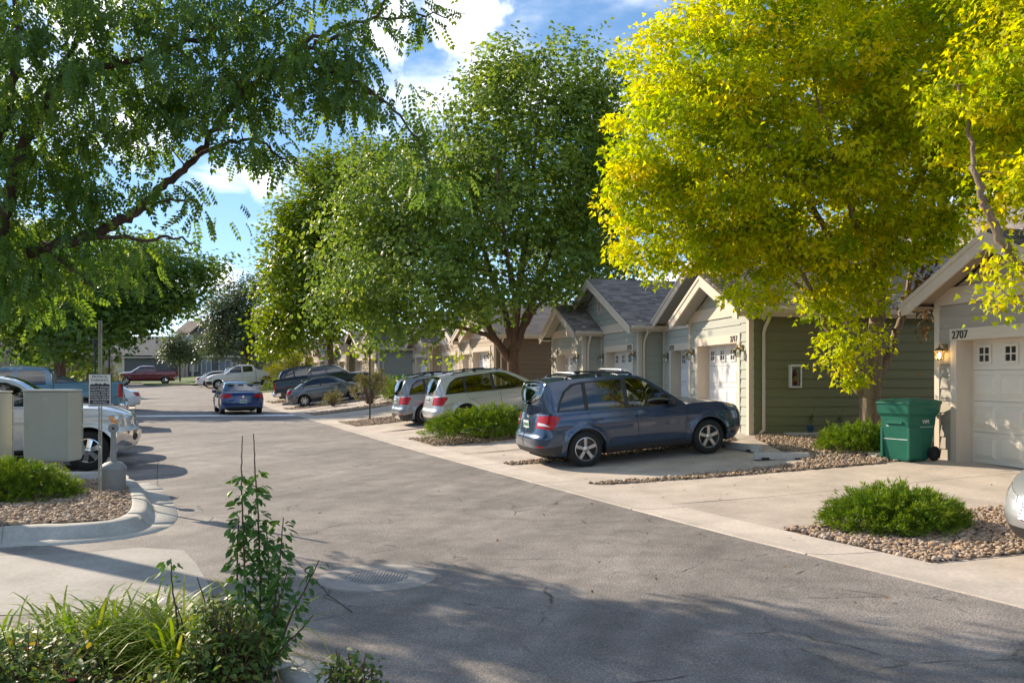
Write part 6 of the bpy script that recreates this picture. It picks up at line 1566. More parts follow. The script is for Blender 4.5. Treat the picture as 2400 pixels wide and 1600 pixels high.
# ------------------------------------------------------------------ trees
def unit(v): return v / np.maximum(np.linalg.norm(v, axis=-1, keepdims=True), 1e-9)
T_MAPLE = (np.array([(0, 0, 0), (.12, .52, -.08), (.46, .21, .02), (1.05, 0, -.12), (.46, -.21, .02), (.12, -.52, -.08)], float), np.array([(0, 1, 2, 3, 4, 5)]))
T_SIMPLE = (np.array([(0, 0, 0), (.45, .30, .03), (1, 0, -.08), (.45, -.30, .03)], float), np.array([(0, 1, 2, 3)]))
def pinnate(pairs, ll=.34, lw=.11, spread=.75, droop=-.05):
    V = []; F = []
    def leaflet(t, ang, l, w):
        b = len(V); d = np.array((math.cos(ang), math.sin(ang))); s = np.array((-d[1], d[0])); o = np.array((t, 0.0)); z0 = droop * t * t * 3
        for q, zz in ((o, 0), (o + d * l * .45 + s * w, -.01), (o + d * l, droop * 1.6), (o + d * l * .45 - s * w, -.01)): V.append((q[0], q[1], z0 + zz))
        F.append((b, b + 1, b + 2, b + 3))
    for i in range(pairs):
        t = .18 + .74 * i / max(1, pairs - 1)
        for sg in (1, -1): leaflet(t, sg * spread, ll * (1 - .25 * abs(i / max(1, pairs - 1) - .5)), lw)
    leaflet(.95, 0, ll, lw)
    return np.array(V), np.array(F)
T_ASH = pinnate(2, .46, .15, .8, -.08); T_LOC = pinnate(5, .25, .085, .95, -.10); T_ASH3 = pinnate(1, .55, .2, .8, -.06)
T_FULL = (np.array([(0, 0, 0), (.30, .26, .05), (.30, -.26, .05), (.70, .22, .02), (.70, -.22, .02), (1, 0, -.12), (.30, 0, -.02), (.70, 0, -.05)], float), np.array([(0, 6, 1, 1), (6, 7, 3, 1), (7, 5, 3, 3), (0, 2, 6, 6), (2, 4, 7, 6), (4, 5, 7, 7)]))
T_FULL = (T_FULL[0], np.array([(0, 6, 1), (6, 7, 3), (6, 3, 1), (7, 5, 3), (0, 2, 6), (2, 4, 7), (2, 7, 6), (4, 5, 7)]))
def leaf_mass(P, A, N, size, tmpl):
    """leaf template set at P along A with face normal N"""
    tv, tf = tmpl; n = len(P); A = unit(A); B = unit(np.cross(N, A)); N = np.cross(A, B)
    s = np.asarray(size).reshape(-1, 1, 1) * np.ones((n, 1, 1))
    V = P[:, None] + s * (tv[None, :, 0:1] * A[:, None] + tv[None, :, 1:2] * B[:, None] + tv[None, :, 2:3] * N[:, None])
    F = tf[None] + (np.arange(n) * len(tv))[:, None, None]
    return V.reshape(-1, 3), F.reshape(-1, tf.shape[1])
def bark(name, c): return mat(name, c, rough=.9, spec=.2, noise=(9, .35, (1, 1, .25)), noise2=(40, .25), bump=(16, .9, .03, (1, 1, .22)))
BARK_M = bark('maple_bark', (.235, .175, .125)); BARK_A = bark('ash_bark', (.15, .095, .07)); BARK_L = bark('locust_bark', (.085, .058, .042))
LF_MAPLE = mat('maple_leaf', rough=.55, spec=.15, attr=[(.19, .28, .007), (.35, .44, .009), (.52, .565, .010), (.65, .61, .010), (.74, .59, .011)], trans=(.56, 1.3, .498))
LF_ASH = mat('ash_leaf', rough=.48, spec=.4, attr=[(.085, .15, .034), (.135, .225, .04), (.20, .30, .046), (.28, .37, .055)], trans=(.45, 1.5, .48))
LF_ASH2 = mat('yellow_green_leaf', rough=.45, spec=.4, attr=[(.085, .15, .016), (.14, .215, .018), (.21, .28, .02), (.27, .30, .025)], trans=(.45, 1.5, .49))
LF_GREY = mat('grey_green_leaf', rough=.5, spec=.4, attr=[(.075, .105, .05), (.11, .145, .06), (.16, .19, .08)], trans=(.3, 1.3, .5))
LF_LOC = mat('locust_leaf', rough=.42, spec=.5, attr=[(.055, .125, .024), (.08, .17, .026), (.12, .22, .03), (.18, .28, .033)], trans=(.48, 1.6, .475))
LF_DEAD = mat('dead_leaf', rough=.8, attr=[(.17, .10, .035), (.25, .15, .05), (.13, .08, .035)], trans=(.25, 1.1))
def wobble(pts, k, amp, seed):
    r = np.random.default_rng(seed); P = catmull([tuple(p) for p in pts], k); n = r.normal(0, amp, P.shape); n[0] = 0
    return P + n
def tube_np(pts, rads, n=6):
    m = MB().tube(pts, list(rads), n); return m
def tree(name, label, trunk, trunk_r, limbs, lobes, tmpl, lm, bm, clusters, per, crad, lsize, seed=1, droop=.25, flat=.65, twig=.7, core=.35, dead=None, vbias=0.0, jitter=.5, twig_r=.012):
    """trunk/limbs: lists of world points; lobes: (x, y, z, rx, ry, rz[, weight])"""
    r = np.random.default_rng(seed); base = Vector(trunk[0])
    t = thing(name, label, 'tree', tuple(base), 0)
    b3 = np.array(base)
    skel = []
    mb = MB()
    tp = catmull([tuple(Vector(p) - base) for p in trunk], 5); tr = np.interp(np.linspace(0, 1, len(tp)), np.linspace(0, 1, len(trunk_r)), trunk_r)
    mb.tube([tuple(p) for p in tp], list(tr), 12)
    # root flare
    mb.tube([(0, 0, -.25), (0, 0, .02), tuple(tp[1] * .5)], [trunk_r[0] * 1.45, trunk_r[0] * 1.28, trunk_r[0]], 12)
    for p, q in zip(tp, tr): skel.append((*p, q))
    for lb in limbs:
        pts, r0, r1 = lb[:3]
        lp = wobble([np.array(p) - b3 for p in pts], 6, .02, seed + len(skel)); lr = np.linspace(r0, r1, len(lp))
        mb.tube([tuple(p) for p in lp], list(lr), 8)
        for p, q in zip(lp, lr): skel.append((*p, q))
    SK = np.array(skel)
    # cluster centres
    L_ = np.array([l[:6] for l in lobes], float); w = np.array([(l[3] * l[4] * l[5]) ** (2 / 3) * (l[6] if len(l) > 6 else 1) for l in lobes]); cnt = r.multinomial(clusters, w / w.sum())
    C = []
    for l, k in zip(L_, cnt):
        d = unit(r.normal(size=(k, 3))); rad = np.where(r.uniform(size=k) < .22, r.uniform(core, .8, k), r.uniform(.72, 1.0, k) ** .8)
        ph = d @ np.array([3.1, 2.3, 4.2]) + l[0] * 3; rad = rad * (1 + .14 * np.sin(ph * 2.1) + .10 * np.sin(ph * 5.3 + 1))
        C.append(l[:3] + d * rad[:, None] * l[3:6])
    C = np.concatenate(C) - b3
    # twigs to the clusters
    grow = list(SK[:, :3]); 
    order = np.argsort(np.min(np.linalg.norm(C[:, None] - SK[None, :, :3], axis=2), axis=1))
    GP = np.array(grow); GR = SK[:, 3]
    nt = int(len(C) * twig); pts_added = []; rad_added = []
    for idx in order[:nt]:
        c = C[idx]; dd = np.linalg.norm(GP - c, axis=1) + np.maximum(0, GP[:, 2] - c[2]) * .5; j = int(np.argmin(dd)); p0 = GP[j]; dist = np.linalg.norm(c - p0)
        if dist < .08: continue
        mid = p0 + (c - p0) * .5 + np.array([0, 0, .10 * dist]) + r.normal(0, .05 * dist, 3); r0 = min(GR[j] * .7, twig_r * (1 + 1.4 * dist)); r1 = twig_r * .5
        mb.tube([tuple(p0), tuple(mid), tuple(c)], [r0, (r0 + r1) / 2, r1], 4, cap=False)
        q = np.array([p0 + (mid - p0) * .6, mid, mid + (c - mid) * .5, c]); GP = np.vstack([GP, q]); GR = np.r_[GR, [r0 * .9, (r0 + r1) / 2, r1 * 1.2, r1]]
    mb.build('trunk', bm, t, smooth=True)
    # leaves
    k = len(C); n = k * per
    ci = np.repeat(np.arange(k), per); g = np.clip(r.normal(size=(n, 3)), -1.7, 1.7) * np.array([1, 1, flat]) * crad * r.uniform(.6, 1.3, k)[ci][:, None]
    P = C[ci] + g
    cen = C.mean(0)
    A = unit(g + .25 * unit(C - cen)[ci] * crad + r.normal(size=(n, 3)) * crad * .45 + np.array([0, 0, -droop * crad * 2]))
    N = unit(np.array([0, 0, 1.0]) + r.normal(size=(n, 3)) * jitter + .35 * unit(C - cen)[ci])
    var = np.clip(r.normal(.45 + vbias, .22, k)[ci] + r.normal(0, .16, n), 0, 1)
    V, F = leaf_mass(P, A, N, lsize * r.uniform(.7, 1.25, n), tmpl)
    o = obj('crown', mesh_np('crown', V, F, var=np.repeat(var, len(tmpl[0]))), lm, t)
    if dead:
        (dx, dy, dz, rx, ry, rz, nd, sz) = dead; P = np.array((dx, dy, dz)) - b3 + r.normal(size=(nd, 3)) * np.array((rx, ry, rz)) * .5
        V, F = leaf_mass(P, unit(r.normal(size=(nd, 3)) * .5 + np.array([0, 0, -1])), unit(r.normal(size=(nd, 3))), sz * r.uniform(.6, 1.2, nd), tmpl)
        obj('dead_leaves', mesh_np('dead_leaves', V, F, var=np.repeat(r.uniform(0, 1, nd), len(tmpl[0]))), LF_DEAD, t)
    return t
def lob(px, py, Y, rx, ry, rd, w=1.0):
    """a lobe of crown seen round a pixel at depth Y; rx, ry in photo pixels, rd depth radius in metres"""
    c = at(px, py, Y); k = Y / FPX; return (c.x, c.y, c.z, rx * k, rd, ry * k, w)
def pts(Y, *pp): return [tuple(at(p[0], p[1], p[2] if len(p) > 2 else Y)) for p in pp]

# the big yellow maple on the right
tb = at(2044, 1004, 18.0); tb = (tb.x, 18.0, h1(tb.x, 18.0))
tree('maple_tree', 'large maple with bright yellow-green leaves in front of the shaded sage garage wall', [tb] + pts(18, (2040, 930), (2046, 850), (2055, 760), (2062, 660), (2070, 560, 17.8), (2080, 400, 17.6), (2080, 200, 17.4)),
     [.25, .215, .20, .16, .14, .12, .09, .05],
     [(pts(18, (2048, 900), (2078, 850), (2100, 790), (2118, 720), (2135, 640), (2150, 520, 18.3), (2170, 350, 18.6)), .10, .03),
      (pts(18, (2034, 950), (2008, 905), (1975, 850), (1950, 800), (1925, 740), (1880, 640, 17.2), (1800, 520, 16.6), (1700, 400, 16)), .085, .02),
      (pts(18, (2055, 760), (1990, 640, 17.5), (1900, 480, 17), (1760, 300, 16.4), (1640, 180, 16)), .09, .02), (pts(17.8, (2062, 660), (2000, 500, 16.5), (1950, 350, 15.5), (1900, 150, 15)), .08, .02),
      (pts(17.8, (2070, 560), (2150, 420, 16.6), (2260, 260, 15.8), (2350, 100, 15.3)), .08, .02), (pts(18, (2050, 800), (1900, 690, 18.6), (1720, 560, 19), (1560, 480, 19)), .07, .02), (pts(17.5, (2080, 400), (2080, 100, 17.5), (2050, -250, 17.4)), .06, .02)],
     [lob(1580, 330, 16.6, 150, 150, 1.6), lob(1520, 470, 17.5, 110, 110, 1.3), lob(1500, 610, 17.8, 70, 50, .8, .8), lob(1680, 160, 16.2, 170, 150, 1.8), lob(1740, 430, 16.4, 190, 130, 1.7), lob(1910, 240, 15.6, 210, 200, 1.8), lob(2160, 170, 15.4, 230, 190, 1.8),
      lob(2140, 420, 16.0, 210, 120, 1.5), lob(1660, 585, 17.0, 120, 50, .9, 1.2), lob(1870, 575, 16.8, 150, 75, 1.1, 1.4), lob(2060, 560, 17.2, 120, 60, 1.0, 1.4), lob(2170, 550, 17.6, 100, 55, 1.0, 1.3), lob(1770, 555, 17.6, 170, 60, .9, 1.1), lob(1760, 680, 16.8, 60, 50, .6, .9), lob(1952, 760, 17.3, 48, 105, .5, 1.0), lob(1980, 890, 17.6, 30, 55, .35, .6), lob(2030, 780, 17.3, 50, 40, .4, .45), lob(1990, 680, 17.2, 90, 50, .6, 1.0), lob(2330, 330, 15.4, 120, 160, 1.3),
      lob(1780, -60, 16.5, 230, 130, 2.4), lob(2100, -130, 16.5, 260, 180, 2.6), lob(2330, 60, 16.0, 160, 200, 2.2), lob(2000, 300, 19.0, 330, 260, 1.8, .7), lob(1560, 200, 18.6, 130, 150, 1.4, .7), lob(1920, -330, 17.0, 260, 160, 2.6, .6)],
     T_MAPLE, LF_MAPLE, BARK_M, 1760, 70, .205, .104, seed=11, droop=.5, twig=.55, dead=(7.5 + .95, 17.4, 3.4, .5, .5, .75, 420, .11), vbias=.02, jitter=.75)
# limb of a second maple coming in from the right
tree('maple_tree', 'yellow maple whose dark limb reaches in at the upper right corner', [(8.9, 10.6, h1(8.9, 10.6)), (8.85, 10.62, 1.2), (8.7, 10.7, 2.2), (8.3, 11.0, 3.2)] + pts(11.5, (2480, 420, 11.4), (2470, 150, 11.6), (2460, -150, 11.8)), [.2, .17, .16, .14, .11, .08, .05],
     [(pts(11.5, (2470, 730, 11.0), (2400, 640), (2345, 560), (2310, 490), (2290, 430), (2275, 330, 11.8), (2250, 200, 12)), .085, .02), (pts(11.4, (2480, 420), (2420, 260, 11.5), (2360, 100, 11.8)), .06, .02)],
     [lob(2300, 250, 12.2, 120, 130, .9), lob(2390, 120, 11.8, 120, 130, 1.0), lob(2380, 420, 11.6, 90, 70, .6, .8), lob(2360, 600, 11.4, 40, 60, .3, .8), lob(2340, 690, 11.3, 28, 40, .2, .7), lob(2480, 300, 11.4, 120, 200, 1.0), lob(2440, -120, 11.8, 200, 150, 1.4)],
     T_MAPLE, LF_MAPLE, BARK_M, 340, 50, .17, .092, seed=12, droop=.6, twig=.5, jitter=.75)

# ash in the middle, several stems
ab = (.10, 34.0, h1(.1, 34.0)); Y = 34.0
tree('ash_tree', 'large green ash with several reddish stems in front of the tan garages', [ab] + pts(Y, (1203, 850), (1203, 800), (1210, 740), (1218, 660), (1235, 540), (1250, 400), (1262, 250)), [.30, .24, .19, .16, .14, .11, .08, .04],
     [(pts(Y, (1200, 850), (1165, 800), (1130, 740), (1090, 660), (1040, 560), (960, 470)), .17, .03), (pts(Y, (1205, 830), (1185, 740), (1150, 640), (1120, 520), (1090, 380), (1060, 280)), .16, .03), (pts(Y, (1210, 820), (1235, 740), (1270, 640), (1320, 520), (1370, 400), (1400, 250)), .16, .03),
      (pts(Y, (1200, 845), (1150, 790), (1085, 770), (1000, 740), (900, 690), (820, 660)), .12, .02), (pts(Y, (1215, 790), (1260, 720), (1330, 660), (1400, 600)), .10, .02), (pts(Y, (1150, 640, 33), (1050, 600, 31), (950, 560, 30.5)), .09, .02), (pts(Y, (1210, 740), (1190, 600, 32), (1170, 450, 31), (1150, 330, 31)), .09, .02)],
     [lob(1250, 350, 34, 180, 220, 3.2), lob(1390, 270, 34.5, 80, 150, 1.8), lob(1370, 430, 34, 110, 150, 2.4), lob(1130, 300, 34, 120, 140, 2.4), lob(1080, 470, 32.5, 180, 160, 3.0), lob(930, 470, 33, 130, 130, 2.4), lob(860, 600, 33, 120, 120, 2.2), lob(980, 640, 31, 170, 110, 2.2), lob(815, 710, 33, 75, 65, 1.6), lob(920, 745, 32, 110, 40, 1.4), lob(1120, 670, 31.5, 130, 80, 1.8, .8),
      lob(1300, 610, 33, 150, 100, 2.4), lob(1250, 170, 34.5, 130, 90, 2.2), lob(1440, 330, 35, 50, 110, 1.2), lob(1090, 830, 32.5, 60, 22, .7, .35), lob(890, 805, 34, 40, 35, .8, .45), lob(1420, 560, 35, 70, 130, 1.8), lob(1370, 110, 34.5, 70, 50, 1.0, .6), lob(1190, 520, 36, 220, 220, 2.5, .6)],
     T_ASH, LF_ASH, BARK_A, 1250, 20, .33, .34, seed=21, droop=.35, twig=.55, twig_r=.018)
# yellow-green tree behind it
tree('linden_tree', 'yellow-green broad tree farther up the street left of the big ash', [(-12.9, 62, h1(-12.9, 62))] + pts(62, (775, 840), (770, 760), (755, 640), (740, 520)), [.28, .24, .2, .14, .06],
     [(pts(62, (772, 800), (730, 720), (690, 640), (660, 560)), .12, .03), (pts(62, (772, 780), (810, 690), (840, 590)), .12, .03)],
     [lob(705, 540, 62, 55, 75, 3), lob(700, 660, 61, 78, 115, 3.4), lob(760, 590, 62, 110, 140, 3.6), lob(800, 480, 62, 100, 120, 3.4), lob(720, 755, 61, 85, 50, 2.6), lob(650, 620, 62, 36, 60, 2, .6), lob(850, 660, 62, 90, 95, 3.0), lob(650, 770, 61.5, 45, 60, 1.8), lob(760, 400, 63, 60, 60, 2.2, .7), lob(870, 400, 64, 90, 70, 2.5, .8)],
     T_ASH3, LF_ASH2, BARK_A, 950, 20, .55, .50, seed=22, twig=.35, droop=.3, twig_r=.02)
tree('honey_locust', 'hazy grey-green tree beside the slate house at the end of the street', [(-26.5, 86, h1(-26.5, 86))] + pts(86, (582, 860), (575, 800), (560, 720)), [.22, .18, .13, .05],
     [(pts(86, (580, 840), (545, 780), (515, 720)), .1, .03), (pts(86, (580, 830), (610, 770), (620, 720)), .1, .03)],
     [lob(545, 700, 86, 50, 45, 2.2), lob(520, 740, 86, 42, 42, 2), lob(585, 730, 86, 55, 55, 2.4), lob(560, 790, 85, 60, 45, 2.2), lob(505, 800, 86, 30, 35, 1.5), lob(610, 800, 86, 40, 50, 2), lob(600, 670, 87, 30, 25, 1.5)],
     T_ASH3, LF_GREY, BARK_A, 420, 16, .6, .48, seed=23, twig=.35, twig_r=.02)
tree('sapling', 'small pale tree on the lawn in front of the slate house', [(hx(422, 97), 97, h1(hx(422, 97), 97))] + pts(97, (421, 860), (421, 835), (422, 805)), [.11, .09, .08, .04],
     [(pts(97, (421, 845), (402, 822), (390, 805)), .05, .02), (pts(97, (421, 840), (440, 820), (452, 805)), .05, .02)],
     [lob(415, 800, 97, 30, 18, 1.5), lob(440, 815, 97, 30, 18, 1.5), lob(395, 818, 97, 22, 14, 1.2), lob(422, 830, 96.5, 38, 14, 1.5), lob(455, 832, 97, 18, 12, 1.0)],
     T_ASH3, LF_GREY, BARK_A, 150, 14, .42, .40, seed=24, twig=.3, vbias=.2)
# tree over the left parking lot
lbx = (135 - 1200) / FPX * 46
tree('locust_tree', 'dark green tree standing behind the blue-grey pickup in the left lot', [(lbx, 46, h1(lbx, 46))] + pts(46, (140, 850), (132, 790), (122, 720), (110, 640)), [.34, .28, .22, .16, .06],
     [(pts(46, (138, 830), (165, 760), (230, 700), (320, 660), (420, 630), (490, 610)), .15, .02), (pts(46, (135, 800), (90, 740), (40, 700)), .12, .03), (pts(46, (130, 770), (190, 690), (240, 640)), .12, .03), (pts(46, (145, 850), (200, 830), (280, 790), (350, 770)), .1, .02)],
     [lob(120, 690, 46, 140, 80, 3.2), lob(270, 680, 45, 120, 70, 2.6), lob(390, 650, 45.5, 90, 45, 1.8), lob(470, 625, 46, 50, 26, 1.2), lob(270, 740, 45, 110, 40, 2.0), lob(190, 770, 44, 100, 60, 2.2), lob(40, 740, 46, 90, 80, 2.6), lob(400, 700, 45.5, 55, 28, 1.2), lob(90, 815, 47, 50, 30, 1.5, .6), lob(350, 590, 46, 80, 40, 1.6, .7), lob(200, 600, 47, 160, 60, 2.6), lob(30, 600, 47, 100, 80, 2.6)],
     T_ASH, LF_LOC, BARK_A, 860, 16, .42, .44, seed=25, droop=.5, twig=.45, twig_r=.018)
# locust hanging over the left foreground
nb = (-9.6, 12.6, h1(-9.6, 12.6) + .1)
tree('locust_tree', 'dark honey locust hanging feathery branches over the left foreground', [nb, (-9.5, 12.6, 1.4), (-9.3, 12.5, 2.4), (-8.9, 12.4, 3.6), (-8.4, 12.2, 5.0), (-8.0, 12.0, 6.6), (-7.6, 11.9, 8.2)], [.30, .27, .25, .20, .15, .10, .04],
     [([(-9.3, 12.5, 2.4)] + pts(11.2, (-60, 612), (20, 602), (102, 582), (219, 551), (301, 510), (357, 459), (423, 403), (459, 367), (505, 301), (551, 240), (576, 204), (620, 110)), .095, .016),
      ([(-8.9, 12.4, 3.0)] + pts(11, (-40, 560), (0, 530), (20, 459), (38, 388), (76, 306), (102, 265), (150, 160), (200, 40)), .12, .02),
      (pts(11.5, (-80, 400), (0, 306), (20, 245), (41, 102), (36, 36), (40, -80)), .10, .03), (pts(11, (60, 330), (153, 190), (316, 143), (460, 90), (600, 40), (700, -20)), .06, .015),
      (pts(10.6, (505, 301, 11.2), (560, 230), (620, 170), (684, 125), (755, 102), (842, 66), (908, 0)), .05, .012), (pts(10.6, (620, 170), (720, 160), (800, 180), (880, 220), (960, 300), (1010, 380)), .035, .008), (pts(10.8, (684, 125), (800, 60), (950, 40), (1090, 30)), .03, .006),
      (pts(10.8, (459, 367, 11.2), (520, 340), (600, 330), (680, 380), (720, 410)), .03, .006), (pts(11, (219, 551), (330, 560), (420, 560), (470, 580)), .03, .008), (pts(11, (102, 582), (180, 640), (230, 680)), .03, .008), (pts(11, (301, 510), (400, 470), (480, 480)), .03, .008)],
     [lob(120, 110, 11, 170, 120, 1.6), lob(360, 90, 10.8, 180, 100, 1.4), lob(560, 90, 10.6, 140, 80, 1.0), lob(250, 260, 11, 190, 100, 1.3), lob(470, 230, 10.8, 140, 90, 1.0), lob(80, 330, 11.2, 110, 100, 1.2), lob(640, 225, 10.6, 105, 60, .8, .8), lob(760, 170, 10.5, 110, 80, .8), lob(860, 110, 10.5, 80, 60, .6, .9), lob(860, 230, 10.6, 90, 60, .6), lob(960, 330, 10.6, 75, 55, .45, .9), lob(1020, 410, 10.6, 50, 40, .3, .8), lob(960, 25, 10.8, 90, 22, .4, .7), lob(1070, 30, 10.8, 40, 14, .25, .5),
      lob(620, 340, 10.7, 85, 32, .45, .55), lob(700, 400, 10.7, 32, 20, .25, .5), lob(550, 310, 10.8, 50, 40, .45, .5), lob(320, 330, 10.9, 70, 32, .5, .5), lob(420, 455, 11, 60, 32, .35, .45), lob(470, 480, 11, 26, 22, .2, .45), lob(400, 545, 11, 50, 24, .3, .45), lob(180, 460, 11.3, 120, 70, .9), lob(40, 480, 11.4, 90, 80, .9), lob(100, 620, 11.2, 130, 60, .8), lob(250, 610, 11.2, 110, 55, .6), lob(330, 630, 11.3, 60, 35, .4, .6), lob(30, 680, 11.0, 70, 50, .6), lob(170, 670, 11.0, 50, 35, .4, .7), lob(-60, 300, 11.6, 140, 260, 1.8, .8),
      lob(160, -160, 11.4, 330, 150, 2.2, .8), lob(640, -130, 10.8, 260, 110, 1.5, .8), lob(420, -380, 11.5, 360, 150, 2.4, .6), lob(-300, 80, 12, 260, 340, 2.4, .5)],
     T_LOC, LF_LOC, BARK_L, 690, 12, .165, .235, seed=26, droop=.65, flat=.55, twig=.62, twig_r=.0075, jitter=.6)
# trees to the left of the camera whose shade lies on the near road
tree('locust_tree', 'locust just outside the left of the frame shading the near road', [(-12.5, 7.2, h1(-12.5, 7.2)), (-12.4, 7.2, 1.6), (-12.2, 7.2, 3.2), (-12, 7.2, 5.5)], [.26, .22, .18, .08], [([(-12.3, 7.2, 2.6), (-11, 8.2, 4.5), (-10, 8.8, 6)], .1, .03), ([(-12.3, 7.2, 2.6), (-13.4, 6, 4.5), (-14, 5.2, 6)], .1, .03)],
     [(-11.2, 7.6, 5.6, 2.0, 2.2, 1.6), (-12.8, 6.2, 6.2, 2.2, 2.2, 1.8), (-12.2, 8.8, 6.8, 1.9, 1.9, 1.5), (-11.2, 5.6, 7.0, 2.0, 1.9, 1.6)], T_ASH3, LF_LOC, BARK_L, 170, 14, .32, .34, seed=27, twig=.4)

# ------------------------------------------------------------------ junipers and shrubs
LF_JUN = mat('juniper_green', rough=.6, spec=.3, attr=[(.045, .10, .012), (.10, .19, .014), (.19, .29, .016), (.31, .38, .03)], trans=(.22, 1.3, .49))
T_NEEDLE = (np.array([(0, 0, 0), (.35, .085, .0), (1, 0, .04), (.35, -.085, .0)], float), np.array([(0, 1, 2, 3)]))
def juniper(label, x, y, rx, ry, hgt_, n, size, seed, rot=0.0, mat_=None, name='juniper_shrub'):
    r = np.random.default_rng(seed); t = thing(name, label, 'shrub', (x, y, h1(x, y) + .02), rot)
    # feathery plumes fanning out of a lumpy mound
    K = 44; nb_ = max(30, n // K); a = r.uniform(0, 2 * math.pi, nb_); u = r.uniform(0, 1, nb_) ** .55
    ex = np.cos(a) * u; ey = np.sin(a) * u
    lump = .70 + .55 * noise2(ex * 2.2 + 9, ey * 2.2 + seed, seed) + .15 * noise2(ex * 6, ey * 6, seed + 3)
    z = hgt_ * np.sqrt(np.maximum(.05, 1 - u ** 2.6)) * lump * r.uniform(.55, 1.12, nb_)
    C = np.stack([ex * rx * (.6 + .4 * lump), ey * ry * (.6 + .4 * lump), z], 1)
    out = unit(np.stack([ex * 1.2, ey * 1.2, .40 + .6 * (1 - u)], 1) + r.normal(0, .33, (nb_, 3)))
    ci = np.repeat(np.arange(nb_), K); m = len(ci); f = r.uniform(0, 1, m) ** .8
    plen = (size * r.uniform(3.2, 6.0, nb_))[ci]
    side = unit(r.normal(size=(m, 3)))
    P = C[ci] + out[ci] * ((f - .55) * plen)[:, None] + side * (size * (.75 * (1 - f) + .12))[:, None] + np.array([0, 0, -1.0]) * (plen * .12 * (f ** 2))[:, None]; P[:, 2] = np.maximum(P[:, 2], .01)
    A = unit(out[ci] * .9 + side * .55 + r.normal(0, .2, (m, 3))); N = unit(r.normal(size=(m, 3)) * .8 + np.array([0, 0, 1.0]))
    tips = np.clip(r.normal(.28, .17, nb_)[ci] + .42 * f ** 1.5 + r.normal(0, .10, m), 0, 1)
    V, F = leaf_mass(P, A, N, size * r.uniform(.7, 1.3, m), T_NEEDLE)
    obj('foliage', mesh_np('foliage', V, F, var=np.repeat(tips, 4)), mat_ or LF_JUN, t)
    mb = MB()
    for k in range(0, nb_, max(1, nb_ // 60)): mb.tube([(C[k, 0] * .1, C[k, 1] * .1, .02), (C[k, 0] * .55, C[k, 1] * .55, C[k, 2] * .65), tuple(C[k])], [.016, .01, .004], 4, cap=False)
    mb.build('branches', BARK_A, t)
    return t
jx, jy = 4.55, 9.55
juniper('bright green spreading juniper in the nearest right-hand gravel bed', 4.33, 9.62, .76, .58, .34, 40000, .053, 31, R(17))
juniper('juniper around the foot of the yellow maple beside the bin', 6.80, 16.6, .82, .75, .40, 28000, .064, 32)
juniper('long juniper hedge beside the silver crossover', -.55, 22.6, 1.70, 1.0, .60, 40000, .074, 33, R(19))
jl = gp(70, 1176, .1); juniper('yellow-tipped juniper below the mailboxes on the left island', jl[0] - .42, jl[1] + .30, .92, .66, .44, 34000, .058, 34)
LF_PALE = mat('pale_shrub_leaf', rough=.55, attr=[(.12, .14, .03), (.19, .19, .05), (.26, .22, .09), (.10, .12, .03)], trans=(.3, 1.2))
LF_YEL = mat('yellow_shrub_leaf', rough=.55, attr=[(.17, .21, .02), (.25, .27, .025), (.31, .30, .03)], trans=(.35, 1.2))
s1 = gp(862, 950); juniper('loose pale flowering shrub behind the bare sign post', s1[0], s1[1] + .4, .85, .8, 1.75, 2600, .17, 35, 0, LF_PALE, 'flowering_shrub')
s2 = gp(800, 945); juniper('small round brownish bush in front of the grey sedan', s2[0], s2[1] - 2.0, .55, .5, .62, 1600, .12, 36, 0, LF_PALE, 'round_bush')
s3 = (-6.0, 43.0); juniper('low juniper in front of the green bin by the small grey crossover', s3[0], s3[1], 1.2, .9, .95, 2600, .15, 37)
juniper('small juniper beside the rear of the small grey crossover', -5.0, 39.4, .9, .8, .65, 2200, .14, 38)
s5 = ((684 - 1200) / FPX * 70, 70); juniper('tall yellow-green bush in front of the distant garages', s5[0], s5[1], 1.9, 1.6, 2.4, 5200, .26, 39, 0, LF_YEL, 'tall_bush')
juniper('low juniper in the gravel by the white pickup', (650 - 1200) / FPX * 60, 60, 1.1, .9, .8, 1600, .16, 40)
juniper('yellow bush under the left tree behind the green vehicle', (200 - 1200) / FPX * 58, 58, 2.2, 1.8, 2.3, 4200, .26, 41, 0, LF_YEL, 'tall_bush')
juniper('yellowish bush at the foot of the left tree trunk', (100 - 1200) / FPX * 52, 52, 2.4, 1.6, 2.6, 4200, .26, 42, 0, LF_ASH2, 'tall_bush')
